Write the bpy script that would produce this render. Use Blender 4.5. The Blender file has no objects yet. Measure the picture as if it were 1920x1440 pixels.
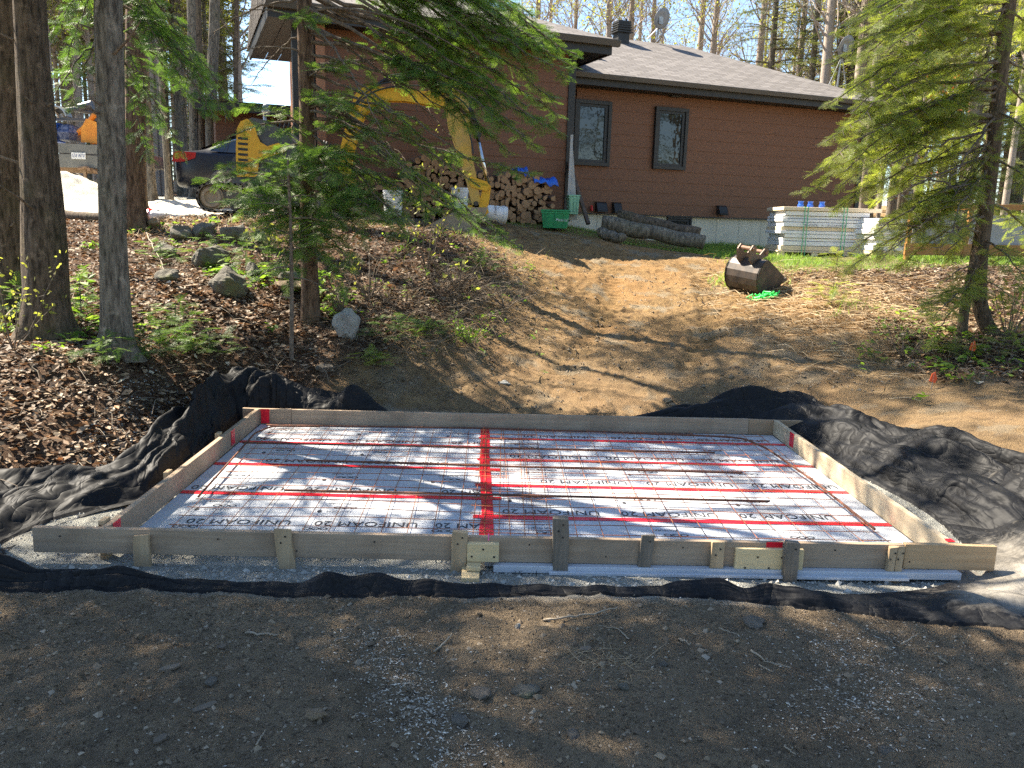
import bpy, math, random
import numpy as np
from mathutils import Vector, Matrix
# ------------------------------------------------------------------ camera, world, sun
sc = bpy.context.scene
COL = sc.collection
YAW, PITCH, ROLL, EYE, FPX = 0.02553532, 0.18914377, 0.02760216, 1.85442373, 1557.0
def _axes():
    cy, sy, cp, sp = math.cos(YAW), math.sin(YAW), math.cos(PITCH), math.sin(PITCH)
    fw = np.array([sy*cp, cy*cp, -sp]); rt = np.array([cy, -sy, 0.0]); up = np.cross(rt, fw)
    cr, sr = math.cos(ROLL), math.sin(ROLL)
    return cr*rt + sr*up, -sr*rt + cr*up, fw
RT, UP, FW = _axes()
CAM = np.array([0.0, 0.0, EYE])
cd = bpy.data.cameras.new('camera'); cam = bpy.data.objects.new('camera', cd); COL.objects.link(cam)
cd.sensor_width = 36.0; cd.lens = 36.0*FPX/1920.0; cd.clip_start = 0.05; cd.clip_end = 2000
m = Matrix.Identity(4)
for i in range(3):
    m[i][0] = RT[i]; m[i][1] = UP[i]; m[i][2] = -FW[i]; m[i][3] = CAM[i]
cam.matrix_world = m
sc.camera = cam
SUN_AZ = math.atan2(-0.85, 0.53)        # clockwise from +Y
SUN_EL = math.radians(50)
sd = np.array([math.sin(SUN_AZ)*math.cos(SUN_EL), math.cos(SUN_AZ)*math.cos(SUN_EL), math.sin(SUN_EL)])
w = bpy.data.worlds.new('World'); sc.world = w; w.use_nodes = True
nt = w.node_tree; bg = nt.nodes['Background']
sky = nt.nodes.new('ShaderNodeTexSky'); sky.sky_type = 'NISHITA'; sky.sun_disc = False
sky.sun_elevation = SUN_EL; sky.sun_rotation = SUN_AZ; sky.air_density = 1.0; sky.dust_density = 0.3; sky.ozone_density = 3.0
nt.links.new(sky.outputs[0], bg.inputs[0]); bg.inputs[1].default_value = 0.08
sl = bpy.data.lights.new('sun', 'SUN'); so = bpy.data.objects.new('sun', sl); COL.objects.link(so)
sl.energy = 5.0; sl.angle = math.radians(0.5); sl.color = (1.0, 0.9, 0.74)
so.rotation_euler = Vector(tuple(-sd)).to_track_quat('-Z', 'Y').to_euler()
sc.view_settings.view_transform = 'Standard'; sc.view_settings.look = 'None'
sc.view_settings.exposure = 2.0; sc.view_settings.gamma = 1.0
try:
    sc.cycles.max_bounces = 6; sc.cycles.diffuse_bounces = 3; sc.cycles.transparent_max_bounces = 8
    sc.cycles.use_denoising = False
except Exception: pass
random.seed(7); RNG = np.random.default_rng(7)
PI = math.pi
# ------------------------------------------------------------------ measuring helpers
def ray(px, py): return FW + RT*(px-960)/FPX - UP*(py-720)/FPX
def atY(px, py, Y):                         # the world point seen at a pixel, Y metres ahead
    d = ray(px, py); return CAM + d*(Y/d[1])
def atZ(px, py, z):
    d = ray(px, py); return CAM + d*((z-EYE)/d[2])
# ------------------------------------------------------------------ mesh helpers
class MB:
    """collects geometry and links it as one mesh object"""
    def __init__(s): s.V = []; s.F = []; s.n = 0; s.var = []; s.mi = []
    def add(s, V, faces, var=0.5, mi=0):
        V = np.asarray(V, float).reshape(-1, 3); faces = np.asarray(faces, int)
        s.V.append(V); s.F.append(faces + s.n); s.n += len(V)
        s.var.append(np.full(len(V), var) if np.isscalar(var) else np.asarray(var, float)); s.mi.append(mi)
    def poly(s, V, faces, var=0.5, mi=0):   # faces of mixed length
        by = {}
        for f in faces: by.setdefault(len(f), []).append(f)
        V = np.asarray(V, float); base = s.n
        s.V.append(V); s.n += len(V); s.var.append(np.full(len(V), var) if np.isscalar(var) else np.asarray(var, float))
        for i, (k, fl) in enumerate(by.items()):
            s.F.append(np.asarray(fl, int) + base); s.mi.append(mi)
    def box(s, lo, hi, var=0.5, mi=0, M=None):
        x0, y0, z0 = lo; x1, y1, z1 = hi
        V = np.array([(x, y, z) for z in (z0, z1) for y in (y0, y1) for x in (x0, x1)], float)
        if M is not None: V = xf(V, M)
        s.add(V, [(0,2,3,1),(4,5,7,6),(0,1,5,4),(2,6,7,3),(0,4,6,2),(1,3,7,5)], var, mi)
    def bar(s, a, b, w, h, var=0.5, mi=0, upv=(0,0,1)):   # a box along a-b
        a = np.array(a, float); b = np.array(b, float); d = b-a; L = np.linalg.norm(d); d /= L
        upv = np.array(upv, float)
        if abs(d@upv) > .98: upv = np.array([0., 1., 0.])
        r = np.cross(d, upv); r /= np.linalg.norm(r); u = np.cross(r, d)
        V = np.array([a + d*t*L + r*i*w/2 + u*j*h/2 for j in (-1, 1) for i in (-1, 1) for t in (0, 1)])
        s.add(V, [(0,1,3,2),(4,6,7,5),(0,4,5,1),(2,3,7,6),(0,2,6,4),(1,5,7,3)], var, mi)
    def prism(s, prof, y0, y1, var=0.5, mi=0, M=None, ax='xz'):
        n = len(prof)
        if ax == 'xz': A = [(p[0], y0, p[1]) for p in prof]; B = [(p[0], y1, p[1]) for p in prof]
        elif ax == 'yz': A = [(y0, p[0], p[1]) for p in prof]; B = [(y1, p[0], p[1]) for p in prof]
        else: A = [(p[0], p[1], y0) for p in prof]; B = [(p[0], p[1], y1) for p in prof]
        V = np.array(A+B, float)
        if M is not None: V = xf(V, M)
        s.poly(V, [tuple(range(n)), tuple(range(2*n-1, n-1, -1))] + [(i, (i+1) % n, n+(i+1) % n, n+i) for i in range(n)], var, mi)
    def tube(s, P, R, k=8, var=0.5, mi=0, cap=True):
        P = np.asarray(P, float); n = len(P); R = np.full(n, R) if np.isscalar(R) else np.asarray(R, float)
        T = np.gradient(P, axis=0); T /= np.linalg.norm(T, axis=1)[:, None] + 1e-12
        ref = np.array([0, 0, 1.]) if abs(T[0][2]) < .9 else np.array([1., 0, 0])
        a = np.cross(T[0], ref); a /= np.linalg.norm(a); ang = np.arange(k)*2*PI/k
        ca, sa = np.cos(ang)[:, None], np.sin(ang)[:, None]; V = []
        for i in range(n):
            a = a - T[i]*(a@T[i]); a /= np.linalg.norm(a) + 1e-12; b = np.cross(T[i], a)
            V.append(P[i] + R[i]*(ca*a + sa*b))
        V = np.concatenate(V); i = np.arange(n-1)[:, None]*k; j = np.arange(k)[None]; j2 = (j+1) % k
        Q = np.stack([i+j, i+j2, i+k+j2, i+k+j], -1).reshape(-1, 4)
        s.add(V, Q, var, mi)
        if cap:
            base = s.n - len(V)
            s.F.append(np.array([list(range(base+k-1, base-1, -1))])); s.mi.append(mi)
            s.F.append(np.array([list(range(base+(n-1)*k, base+n*k))])); s.mi.append(mi)
    def lathe(s, prof, k=24, c=(0, 0, 0), var=0.5, mi=0, M=None):   # prof (r, z)
        V = []; n = len(prof)
        for r, z in prof:
            for a in range(k): V.append((r*math.cos(a*2*PI/k), r*math.sin(a*2*PI/k), z))
        V = np.array(V, float)
        if M is not None: V = xf(V, M)
        V = V + np.array(c)
        s.add(V, [(i*k+j, i*k+(j+1) % k, (i+1)*k+(j+1) % k, (i+1)*k+j) for i in range(n-1) for j in range(k)], var, mi)
    def build(s, name, mats, parent=None, smooth=False, bevel=0, loc=None):
        me = bpy.data.meshes.new(name)
        if s.V:
            V = np.concatenate(s.V).astype(np.float32)
            me.vertices.add(len(V)); me.vertices.foreach_set('co', V.ravel())
            cnt = np.concatenate([np.full(len(f), f.shape[1]) for f in s.F])
            idx = np.concatenate([f.ravel() for f in s.F]).astype(np.int32)
            me.loops.add(len(idx)); me.loops.foreach_set('vertex_index', idx)
            st = np.concatenate([[0], np.cumsum(cnt)[:-1]]).astype(np.int32)
            me.polygons.add(len(cnt)); me.polygons.foreach_set('loop_start', st)
            mi = np.concatenate([np.full(len(f), q) for f, q in zip(s.F, s.mi)]).astype(np.int32)
            me.polygons.foreach_set('material_index', mi)
            me.polygons.foreach_set('use_smooth', np.full(len(cnt), smooth))
            at = me.attributes.new('var', 'FLOAT', 'POINT'); at.data.foreach_set('value', np.concatenate(s.var).astype(np.float32))
            me.update(calc_edges=True); me.validate()
        for mt in (mats if isinstance(mats, (list, tuple)) else [mats]): me.materials.append(mt)
        o = bpy.data.objects.new(name, me); COL.objects.link(o)
        if parent is not None: o.parent = parent
        if loc is not None: o.location = loc
        if bevel:
            b = o.modifiers.new('bevel', 'BEVEL'); b.width = bevel; b.segments = 2; b.limit_method = 'ANGLE'
        return o
def xf(V, M):
    M = np.array(M); V = np.asarray(V, float); return V@M[:3, :3].T + M[:3, 3]
def TR(loc=(0, 0, 0), rx=0, ry=0, rz=0, s=1):
    M = Matrix.Translation(loc) @ Matrix.Rotation(rz, 4, 'Z') @ Matrix.Rotation(ry, 4, 'Y') @ Matrix.Rotation(rx, 4, 'X')
    return np.array(M @ Matrix.Scale(s, 4))
def tag(o, label, cat, group=None, kind=None):
    if label: o['label'] = label
    if cat: o['category'] = cat
    if group: o['group'] = group
    if kind: o['kind'] = kind
    return o
def thing(name, label, cat, loc=(0, 0, 0), rz=0, group=None):
    o = bpy.data.objects.new(name, None); COL.objects.link(o); o.location = loc; o.rotation_euler = (0, 0, rz); o.empty_display_size = .2
    return tag(o, label, cat, group)
def copy_tree(o, parent=None):
    c = o.copy(); COL.objects.link(c)
    if parent is not None: c.parent = parent
    for ch in list(o.children): copy_tree(ch, c)
    return c
# value noise
_TAB = RNG.random((257, 257)); _TAB[256] = _TAB[0]; _TAB[:, 256] = _TAB[:, 0]
def vnoise(x, y, seed=0):
    x = np.asarray(x, float) + seed*17.31; y = np.asarray(y, float) + seed*9.77
    xi = np.floor(x).astype(int); yi = np.floor(y).astype(int); fx = x-xi; fy = y-yi
    fx = fx*fx*(3-2*fx); fy = fy*fy*(3-2*fy); xi &= 255; yi &= 255
    return (_TAB[xi, yi]*(1-fx)*(1-fy) + _TAB[xi+1, yi]*fx*(1-fy) + _TAB[xi, yi+1]*(1-fx)*fy + _TAB[xi+1, yi+1]*fx*fy)*2-1
def fbm(x, y, sc_=1, o=4, seed=0):
    r = 0; a = 1; t = 0
    for k in range(o): r = r + a*vnoise(np.asarray(x)*sc_*2**k, np.asarray(y)*sc_*2**k, seed+k*3); t += a; a *= .5
    return r/t
def sstep(a, b, x): t = np.clip((x-a)/(b-a), 0, 1); return t*t*(3-2*t)
# ------------------------------------------------------------------ materials
def newmat(name):
    mt = bpy.data.materials.new(name); mt.use_nodes = True; n = mt.node_tree
    return mt, n, n.nodes['Principled BSDF']
def nd(n, typ, **kw):
    x = n.nodes.new(typ)
    for k, v in kw.items():
        if k in x.inputs: x.inputs[k].default_value = v
        else: setattr(x, k, v)
    return x
def mixc(n, f, a, b):
    x = n.nodes.new('ShaderNodeMix'); x.data_type = 'RGBA'
    for s_, v in ((0, f), (6, a), (7, b)):
        if isinstance(v, (int, float)): x.inputs[s_].default_value = v
        elif isinstance(v, tuple): x.inputs[s_].default_value = (*v[:3], 1)
        else: n.links.new(v, x.inputs[s_])
    return x.outputs[2]
def ramp(n, src, stops, interp='LINEAR'):
    r = n.nodes.new('ShaderNodeValToRGB'); r.color_ramp.interpolation = interp
    el = r.color_ramp.elements
    while len(el) < len(stops): el.new(0.5)
    for e, (p, c) in zip(el, stops): e.position = p; e.color = (*c[:3], 1) if isinstance(c, tuple) else (c, c, c, 1)
    n.links.new(src, r.inputs[0]); return r.outputs[0]
def coord(n, scale=(1, 1, 1), kind='Object'):
    tc = n.nodes.new('ShaderNodeTexCoord'); mp = n.nodes.new('ShaderNodeMapping'); mp.inputs['Scale'].default_value = scale
    n.links.new(tc.outputs[kind], mp.inputs[0]); return mp.outputs[0]
def noise(n, vec, scale=5, detail=4, rough=.55):
    x = nd(n, 'ShaderNodeTexNoise'); x.inputs['Scale'].default_value = scale; x.inputs['Detail'].default_value = detail
    x.inputs['Roughness'].default_value = rough; n.links.new(vec, x.inputs['Vector']); return x.outputs[0]
def attr(n, nm):
    x = n.nodes.new('ShaderNodeAttribute'); x.attribute_name = nm; return x.outputs['Fac']
def bump(n, b, src, strength=.3, dist=.01):
    x = n.nodes.new('ShaderNodeBump'); x.inputs['Strength'].default_value = strength; x.inputs['Distance'].default_value = dist
    n.links.new(src, x.inputs['Height']); n.links.new(x.outputs[0], b.inputs['Normal'])
def simple(name, c1, c2=None, scale=8, rough=.7, bs=.15, bd=.005, metal=0, stretch=(1, 1, 1), spec=.4, stops=(.35, .65)):
    mt, n, b = newmat(name); c2 = c2 or tuple(x*.75 for x in c1)
    v = coord(n, stretch); f = noise(n, v, scale, 5)
    n.links.new(ramp(n, f, [(stops[0], c1), (stops[1], c2)]), b.inputs['Base Color'])
    b.inputs['Roughness'].default_value = rough; b.inputs['Metallic'].default_value = metal; b.inputs['Specular IOR Level'].default_value = spec
    if bs: bump(n, b, noise(n, v, scale*4, 3), bs, bd)
    return mt
def leafmat(name, stops, rough=.5, trans=.35, tcol=None, spec=.3):
    mt, n, b = newmat(name); a = attr(n, 'var'); c = ramp(n, a, stops)
    oi = n.nodes.new('ShaderNodeObjectInfo')
    hs = n.nodes.new('ShaderNodeHueSaturation'); n.links.new(c, hs.inputs['Color'])
    mr = nd(n, 'ShaderNodeMapRange'); mr.inputs[3].default_value = .8; mr.inputs[4].default_value = 1.25
    n.links.new(oi.outputs['Random'], mr.inputs[0]); n.links.new(mr.outputs[0], hs.inputs['Value'])
    n.links.new(hs.outputs[0], b.inputs['Base Color']); b.inputs['Roughness'].default_value = rough; b.inputs['Specular IOR Level'].default_value = spec
    if trans:
        t = n.nodes.new('ShaderNodeBsdfTranslucent')
        mu = n.nodes.new('ShaderNodeMix'); mu.data_type = 'RGBA'; mu.blend_type = 'MULTIPLY'; mu.inputs[0].default_value = 1
        n.links.new(hs.outputs[0], mu.inputs[6]); mu.inputs[7].default_value = (*(tcol or (1.6, 1.7, .8)), 1)
        n.links.new(mu.outputs[2], t.inputs[0])
        ms = n.nodes.new('ShaderNodeMixShader'); ms.inputs[0].default_value = trans
        n.links.new(b.outputs[0], ms.inputs[1]); n.links.new(t.outputs[0], ms.inputs[2])
        n.links.new(ms.outputs[0], n.nodes['Material Output'].inputs[0])
    return mt
M_NEEDLE = leafmat('fir_needles', [(0, (.03, .06, .018)), (.5, (.075, .14, .033)), (.8, (.12, .2, .045)), (1, (.2, .28, .065))], .45, .45)
M_NEEDLE2 = leafmat('spruce_needles', [(0, (.09, .13, .03)), (.5, (.19, .245, .055)), (1, (.34, .36, .09))], .45, .5)
M_FARNEEDLE = leafmat('far_needles', [(0, (.05, .07, .03)), (.5, (.09, .115, .045)), (1, (.17, .18, .07))], .6, .35)
M_BUD = leafmat('spring_leaves', [(0, (.2, .2, .05)), (.6, (.28, .29, .07)), (1, (.36, .33, .13))], .6, .5)
M_GREEN = leafmat('ground_leaves', [(0, (.08, .15, .02)), (.6, (.16, .26, .04)), (1, (.26, .36, .07))], .5, .45)
M_LITTER = leafmat('dead_leaves', [(0, (.04, .028, .018)), (.3, (.1, .066, .04)), (.55, (.19, .125, .075)), (.75, (.31, .225, .145)), (.88, (.42, .33, .23)), (.95, (.34, .17, .07)), (1, (.56, .5, .4))], .65, .15, (1.2, .9, .7))
M_RUST = leafmat('rusty_leaves', [(0, (.35, .09, .03)), (1, (.5, .2, .06))], .6, .4, (1.3, .8, .5))
M_GRASS = leafmat('green_grass', [(0, (.1, .17, .03)), (.6, (.17, .28, .05)), (1, (.3, .36, .1))], .55, .4)
M_STRAW = leafmat('dry_grass', [(0, (.3, .2, .1)), (.5, (.48, .35, .2)), (1, (.62, .5, .33))], .7, .25, (1.2, 1, .8))
M_TWIG = leafmat('dead_twigs', [(0, (.06, .045, .035)), (.5, (.14, .11, .08)), (1, (.3, .25, .19))], .85, 0)
M_CHIP = leafmat('wood_chips', [(0, (.2, .165, .12)), (.5, (.38, .33, .26)), (1, (.62, .57, .48))], .7, 0)
def barkmat(name, dark, light, moss=(.09, .1, .035), mf=.3, sc_=1.0):
    mt, n, b = newmat(name); v = coord(n, (1, 1, .22))
    v2 = coord(n, (1, 1, 1)); f1 = noise(n, v, 28*sc_, 6, .7); f2 = noise(n, v2, 2.6, 4); f3 = noise(n, v2, 9, 4)
    c = ramp(n, f1, [(.36, dark), (.62, light)])
    c = mixc(n, ramp(n, f2, [(.5, 0.0), (.72, mf)]), c, moss)
    c = mixc(n, ramp(n, f3, [(.6, 0.0), (.7, .45)]), c, tuple(min(1, x*1.8) for x in light))
    n.links.new(c, b.inputs['Base Color']); b.inputs['Roughness'].default_value = .9; b.inputs['Specular IOR Level'].default_value = .2
    bump(n, b, f1, 1.0, .02); return mt
M_BARK = barkmat('maple_bark', (.04, .03, .021), (.17, .128, .09))
M_BARKG = barkmat('grey_bark', (.055, .048, .038), (.23, .2, .155), mf=.25)
M_BARKR = barkmat('reddish_bark', (.045, .027, .018), (.2, .13, .085), mf=.2)
M_BRANCH = simple('branch_bark', (.09, .065, .045), (.2, .16, .12), 30, .9, .3)
M_BRANCHL = simple('pale_branch_bark', (.25, .2, .16), (.4, .34, .28), 20, .9, .2)
# ------------------------------------------------------------------ terrain
CP = np.array([
 (-3,0,.15),(0,0,.15),(3,0,.15),(0,-4,.2),(-4,2.5,.16),(0,3,.12),(3,2.8,.14),(-2,3.7,.05),(0,3.7,.045),(2,3.5,.05),
 (-2.6,4.2,0),(-1.3,4.2,0),(0,4.2,0),(1.3,4.2,0),(2.7,4.3,0),(-2.5,5,0),(-2.5,6,0),(2.8,5.1,0),(2.75,6,0),(0,5.5,-.01),(-1.5,5.5,-.01),(1.5,5.5,-.01),(0,7.35,0),(1.3,7.35,0),(-1.2,7.35,0),(-2.3,7.25,0),(2.6,7.3,0),
 (3.7,5,.3),(4.5,4,.3),(3.6,6.4,.28),(5,6,.45),(3.2,7.9,.24),(5,8.5,.69),(6.5,8,.8),(4.2,7.8,.45),(3.4,3.4,.12),
 (3.2,9.2,.55),(4.6,9.8,.85),(5,12,1.2),(3.3,11.8,.98),(5.5,14,1.3),(7,12,1.35),(8,16,1.5),(10,9,1.1),
 (0,8.1,.18),(1.5,8.1,.16),(1,9.5,.47),(.25,10,.72),(.3,11.5,1.14),(.2,9.1,.45),(2,10.3,.62),(1,11,.8),(1.5,13,1.25),(1,14.5,1.63),(3.5,14,1.38),(3,16.5,1.5),(6,17.5,1.42),(8.5,19,1.35),
 (-.8,9.2,.76),(-1.3,8.5,.62),(-.8,8.1,.32),(-.5,10,1.0),(-1,12,1.7),(.2,12.6,1.5),(-1.8,11,1.4),(-.3,8.8,.48),(-1.2,13.4,1.74),
 (-2,9,.8),(-1.8,8.2,.48),(-2.5,7.9,.45),(-3.2,7,.64),(-4,7.5,.72),(-3.2,5.9,.36),(-3.9,5,.33),(-4.2,4,.28),(-5,6,.6),(-6,8,.95),(-3.5,9,1.0),(-4,11,1.35),(-3.5,13,1.84),(-6,12,1.5),(-7,14.5,1.85),(-5,14.5,1.87),
 (-3.5,14.2,1.93),(-1.5,14.4,1.88),(0,15,1.83),(1.5,16.3,1.83),(-6,18,2.15),(-7,21,2.3),(-10,16,2.0),(-4,21,2.3),(-12,25,2.4),(0,30,2.2),(8,30,1.9),(15,20,1.8),(20,40,2.5),(-20,40,3),(0,60,4),(-30,10,1.8),(30,10,1.5),(-15,-5,.5),(15,-5,.5)], float)
def _phi(r2): return np.sqrt(r2 + .15)
_A = _phi(((CP[:, None, :2]-CP[None, :, :2])**2).sum(-1)) + 1e-4*np.eye(len(CP))
_n = len(CP); _P = np.c_[np.ones(_n), CP[:, :2]]
_K = np.block([[_A, _P], [_P.T, np.zeros((3, 3))]]); _W = np.linalg.solve(_K, np.r_[CP[:, 2], 0, 0, 0])
def tz(x, y):
    x = np.atleast_1d(np.asarray(x, float)); y = np.atleast_1d(np.asarray(y, float)); sh = x.shape
    X = np.clip(x.ravel(), -40, 40); Y = np.clip(y.ravel(), -12, 75)
    out = np.empty(len(X))
    for i in range(0, len(X), 40000):
        q = np.c_[X[i:i+40000], Y[i:i+40000]]
        r2 = ((q[:, None]-CP[None, :, :2])**2).sum(-1)
        out[i:i+40000] = _phi(r2)@_W[:_n] + _W[_n] + q@_W[_n+1:]
    return out.reshape(sh)
def masks(x, y):
    """where each kind of ground lies"""
    wob = fbm(x, y, .8, 4, 3)*.45
    pit = np.where(y > 5.0, sstep(-2.5, -2.3, x+np.clip((5.6-y)*.6, 0, .4)), sstep(-2.95, -2.6, x))*sstep(3.35, 3.05, x)*sstep(3.78, 3.95, y)*sstep(7.75, 7.5, y)
    leaf = sstep(-1.2, -1.9, x + wob - .12*(y-8)*0 + np.where(y > 7.9, (7.9-y)*.4, 0)*np.where(y < 11, 1, 0) - np.where(y >= 11, 1.2, 0))
    leaf = np.where(y < 3.9, sstep(-2.6, -3.4, x+wob)*sstep(3.0, 4.0, y), leaf)
    bank = sstep(.25, -.15, x + wob*.6 - np.clip(-1.0 + .42*(y-8.5), -1.1, .05))*sstep(8.1, 8.5, y + wob*.5)*sstep(12.6, 11.6, y)
    rleaf = sstep(4.05, 4.75, x + wob - np.clip((8-y)*.9, 0, 3))*sstep(6.8, 7.6, y)*sstep(13.8, 12.6, y)
    grass = sstep(3.4, 4.3, x + wob)*sstep(12.3, 13.3, y+wob)*sstep(22, 18, y)
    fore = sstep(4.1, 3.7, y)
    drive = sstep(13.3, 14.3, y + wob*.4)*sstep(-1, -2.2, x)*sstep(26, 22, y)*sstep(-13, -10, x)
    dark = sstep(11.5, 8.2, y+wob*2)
    return pit, np.clip(np.maximum(leaf, np.maximum(bank, rleaf)), 0, 1), grass, fore, drive, dark
def tdetail(x, y):
    pit, leaf, grass, fore, drive, dark = masks(x, y)
    near = sstep(20, 14, np.abs(y-6))
    amp = .045*(1-pit)*(1-.5*fore)
    r = amp*fbm(x, y, 1.3, 4, 5) + (.016*(1-pit)+.006)*fbm(x, y, 7, 4, 9) + .013*fore*fbm(x, y, 24, 3, 15)
    clod = np.maximum(0, fbm(x, y, 11, 3, 21)-.05)
    dirt = (1-leaf)*(1-pit)*(1-grass)*(1-drive)
    r = r + (clod*.05 + .03*np.maximum(0, fbm(x, y, 23, 2, 27)-.1))*(.4+.6*sstep(-.3, .3, fbm(x, y, .9, 2, 29)))*dirt*sstep(7.6, 8.4, y)*sstep(16, 14, y) + clod*.03*fore
    # machine tracks pressed into the ramp
    for x0, k in ((1.35, .16), (2.75, .16)):
        c = x0 + k*(y-9.5)*.9 - .6*np.exp(-((y-8)/2)**2)
        tr = np.exp(-((x-c)/.17)**4)*sstep(8.3, 9, y)*sstep(13.5, 12.5, y)
        r = r - tr*.05 + tr*.022*np.sign(np.sin(y*2*PI/.13))
    return r*near
def ground(x, y): return tz(x, y) + tdetail(np.atleast_1d(np.asarray(x, float)), np.atleast_1d(np.asarray(y, float)))
def gz(x, y): return float(ground(x, y)[0])
def lines(a, b, step, lo, hi, g=1.12):
    c = list(np.arange(a, b, step)); s_ = step; v = b
    while v < hi: c.append(v); s_ *= g; v += s_
    c.append(hi); s_ = step; v = a
    while v > lo: s_ *= g; v -= s_; c.insert(0, v)
    return np.array(c)
gx = lines(-4.6, 5.4, .024, -160, 160); gy = np.concatenate([lines(1.6, 4.0, .016, -60, 4.0)[:-1], lines(4.0, 13.5, .034, 4.0, 260)[0:]])
gy = np.unique(gy)
GX, GY = np.meshgrid(gx, gy); nx, ny = len(gx), len(gy)
GZ = tz(GX, GY) + tdetail(GX, GY)
tb = MB(); ii = np.arange(ny-1)[:, None]*nx + np.arange(nx-1)[None]
tb.add(np.c_[GX.ravel(), GY.ravel(), GZ.ravel()], np.stack([ii, ii+1, ii+nx+1, ii+nx], -1).reshape(-1, 4))
def terrain_mat():
    mt, n, b = newmat('ground_soil'); v = coord(n)
    nl = noise(n, v, 1.3, 6, .65); nm = noise(n, v, 9, 6, .7); nf = noise(n, v, 55, 6, .8); nw = noise(n, v, 130, 2, .6)
    dirt = mixc(n, ramp(n, nl, [(.35, 0.0), (.65, 1.0)]), (.42, .27, .125), (.3, .19, .085))
    dirt = mixc(n, ramp(n, nm, [(.36, .9), (.52, 0.0)]), dirt, (.14, .085, .045))
    dirt = mixc(n, ramp(n, noise(n, v, .7, 5, .6), [(.5, 0.0), (.62, .7)]), dirt, (.42, .24, .1))
    dirt = mixc(n, ramp(n, noise(n, v, 2.3, 5, .6), [(.54, 0.0), (.62, .6)]), dirt, (.34, .3, .22))
    dirt = mixc(n, ramp(n, nf, [(.58, 0.0), (.72, .5)]), dirt, (.42, .3, .17))
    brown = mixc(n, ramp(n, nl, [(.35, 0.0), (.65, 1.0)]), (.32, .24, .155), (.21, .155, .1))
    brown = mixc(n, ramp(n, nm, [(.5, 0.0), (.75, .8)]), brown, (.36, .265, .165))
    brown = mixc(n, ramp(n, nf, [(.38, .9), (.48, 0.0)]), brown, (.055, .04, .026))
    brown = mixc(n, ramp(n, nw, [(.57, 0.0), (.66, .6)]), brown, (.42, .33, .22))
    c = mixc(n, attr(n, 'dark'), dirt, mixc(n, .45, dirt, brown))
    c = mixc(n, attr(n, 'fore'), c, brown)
    leaf = mixc(n, ramp(n, nf, [(.35, 0.0), (.65, 1.0)]), (.07, .042, .026), (.2, .12, .075))
    c = mixc(n, attr(n, 'leaf'), c, leaf)
    gr = mixc(n, ramp(n, nm, [(.4, 0.0), (.6, 1.0)]), (.12, .15, .04), (.28, .21, .11))
    c = mixc(n, attr(n, 'grass'), c, gr)
    grav = mixc(n, ramp(n, nf, [(.35, 0.0), (.65, 1.0)]), (.34, .335, .3), (.58, .57, .5))
    grav = mixc(n, ramp(n, nm, [(.35, .5), (.5, 0.0)]), grav, (.2, .19, .16))
    c = mixc(n, attr(n, 'pit'), c, grav)
    c = mixc(n, attr(n, 'drive'), c, mixc(n, ramp(n, nf, [(.35, 0.0), (.65, 1.0)]), (.5, .47, .38), (.7, .67, .56)))
    n.links.new(c, b.inputs['Base Color']); b.inputs['Roughness'].default_value = .95; b.inputs['Specular IOR Level'].default_value = .15
    ad = nd(n, 'ShaderNodeMath', operation='ADD'); n.links.new(nf, ad.inputs[0]); n.links.new(nw, ad.inputs[1])
    bump(n, b, ad.outputs[0], 1.0, .035); return mt
ter = tb.build('ground', terrain_mat(), smooth=True)
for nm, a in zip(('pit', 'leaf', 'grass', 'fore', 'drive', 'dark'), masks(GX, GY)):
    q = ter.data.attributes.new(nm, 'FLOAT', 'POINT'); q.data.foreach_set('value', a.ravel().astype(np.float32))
ter['kind'] = 'structure'
# ------------------------------------------------------------------ house (local axes: x along the wall, y away from us, z up)
HA = math.radians(20); H0 = atY(1078, 300, 17.9); HU = np.array([math.cos(HA), math.sin(HA), 0]); HN = np.array([-math.sin(HA), math.cos(HA), 0])
def hl(px, py, v):
    d = ray(px, py); t = (v - (CAM-H0)@HN)/(d@HN); P = CAM + d*t; return float((P-H0)@HU), float(P[2])
def hw(u, v, z=0): P = H0*[1, 1, 0] + HU*u + HN*v; return np.array([P[0], P[1], z])
M_SID = simple('brown_siding', (.18, .076, .034), (.158, .066, .03), 3, .6, .12, .003, stretch=(1, 1, 6), stops=(.3, .7))
M_TRIM = simple('dark_trim', (.028, .025, .022), (.02, .018, .016), 5, .45, 0)
M_SOFF = simple('dark_soffit', (.03, .024, .02), (.02, .016, .014), 5, .6, 0)
def roofmat():
    mt, n, b = newmat('asphalt_shingle'); v = coord(n)
    br = nd(n, 'ShaderNodeTexBrick'); n.links.new(v, br.inputs['Vector']); br.inputs['Scale'].default_value = 1
    br.inputs['Brick Width'].default_value = .3; br.inputs['Row Height'].default_value = .135; br.inputs['Mortar Size'].default_value = .012
    br.inputs['Color1'].default_value = (.12, .108, .1, 1); br.inputs['Color2'].default_value = (.215, .196, .183, 1); br.inputs['Mortar'].default_value = (.06, .05, .045, 1)
    f = noise(n, v, 40, 4); c = mixc(n, ramp(n, f, [(.35, .55), (.6, 0.0)]), br.outputs[0], (.09, .078, .07))
    n.links.new(c, b.inputs['Base Color']); b.inputs['Roughness'].default_value = .9
    bump(n, b, br.outputs['Fac'], -.6, .01); return mt
M_ROOF = roofmat()
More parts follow.
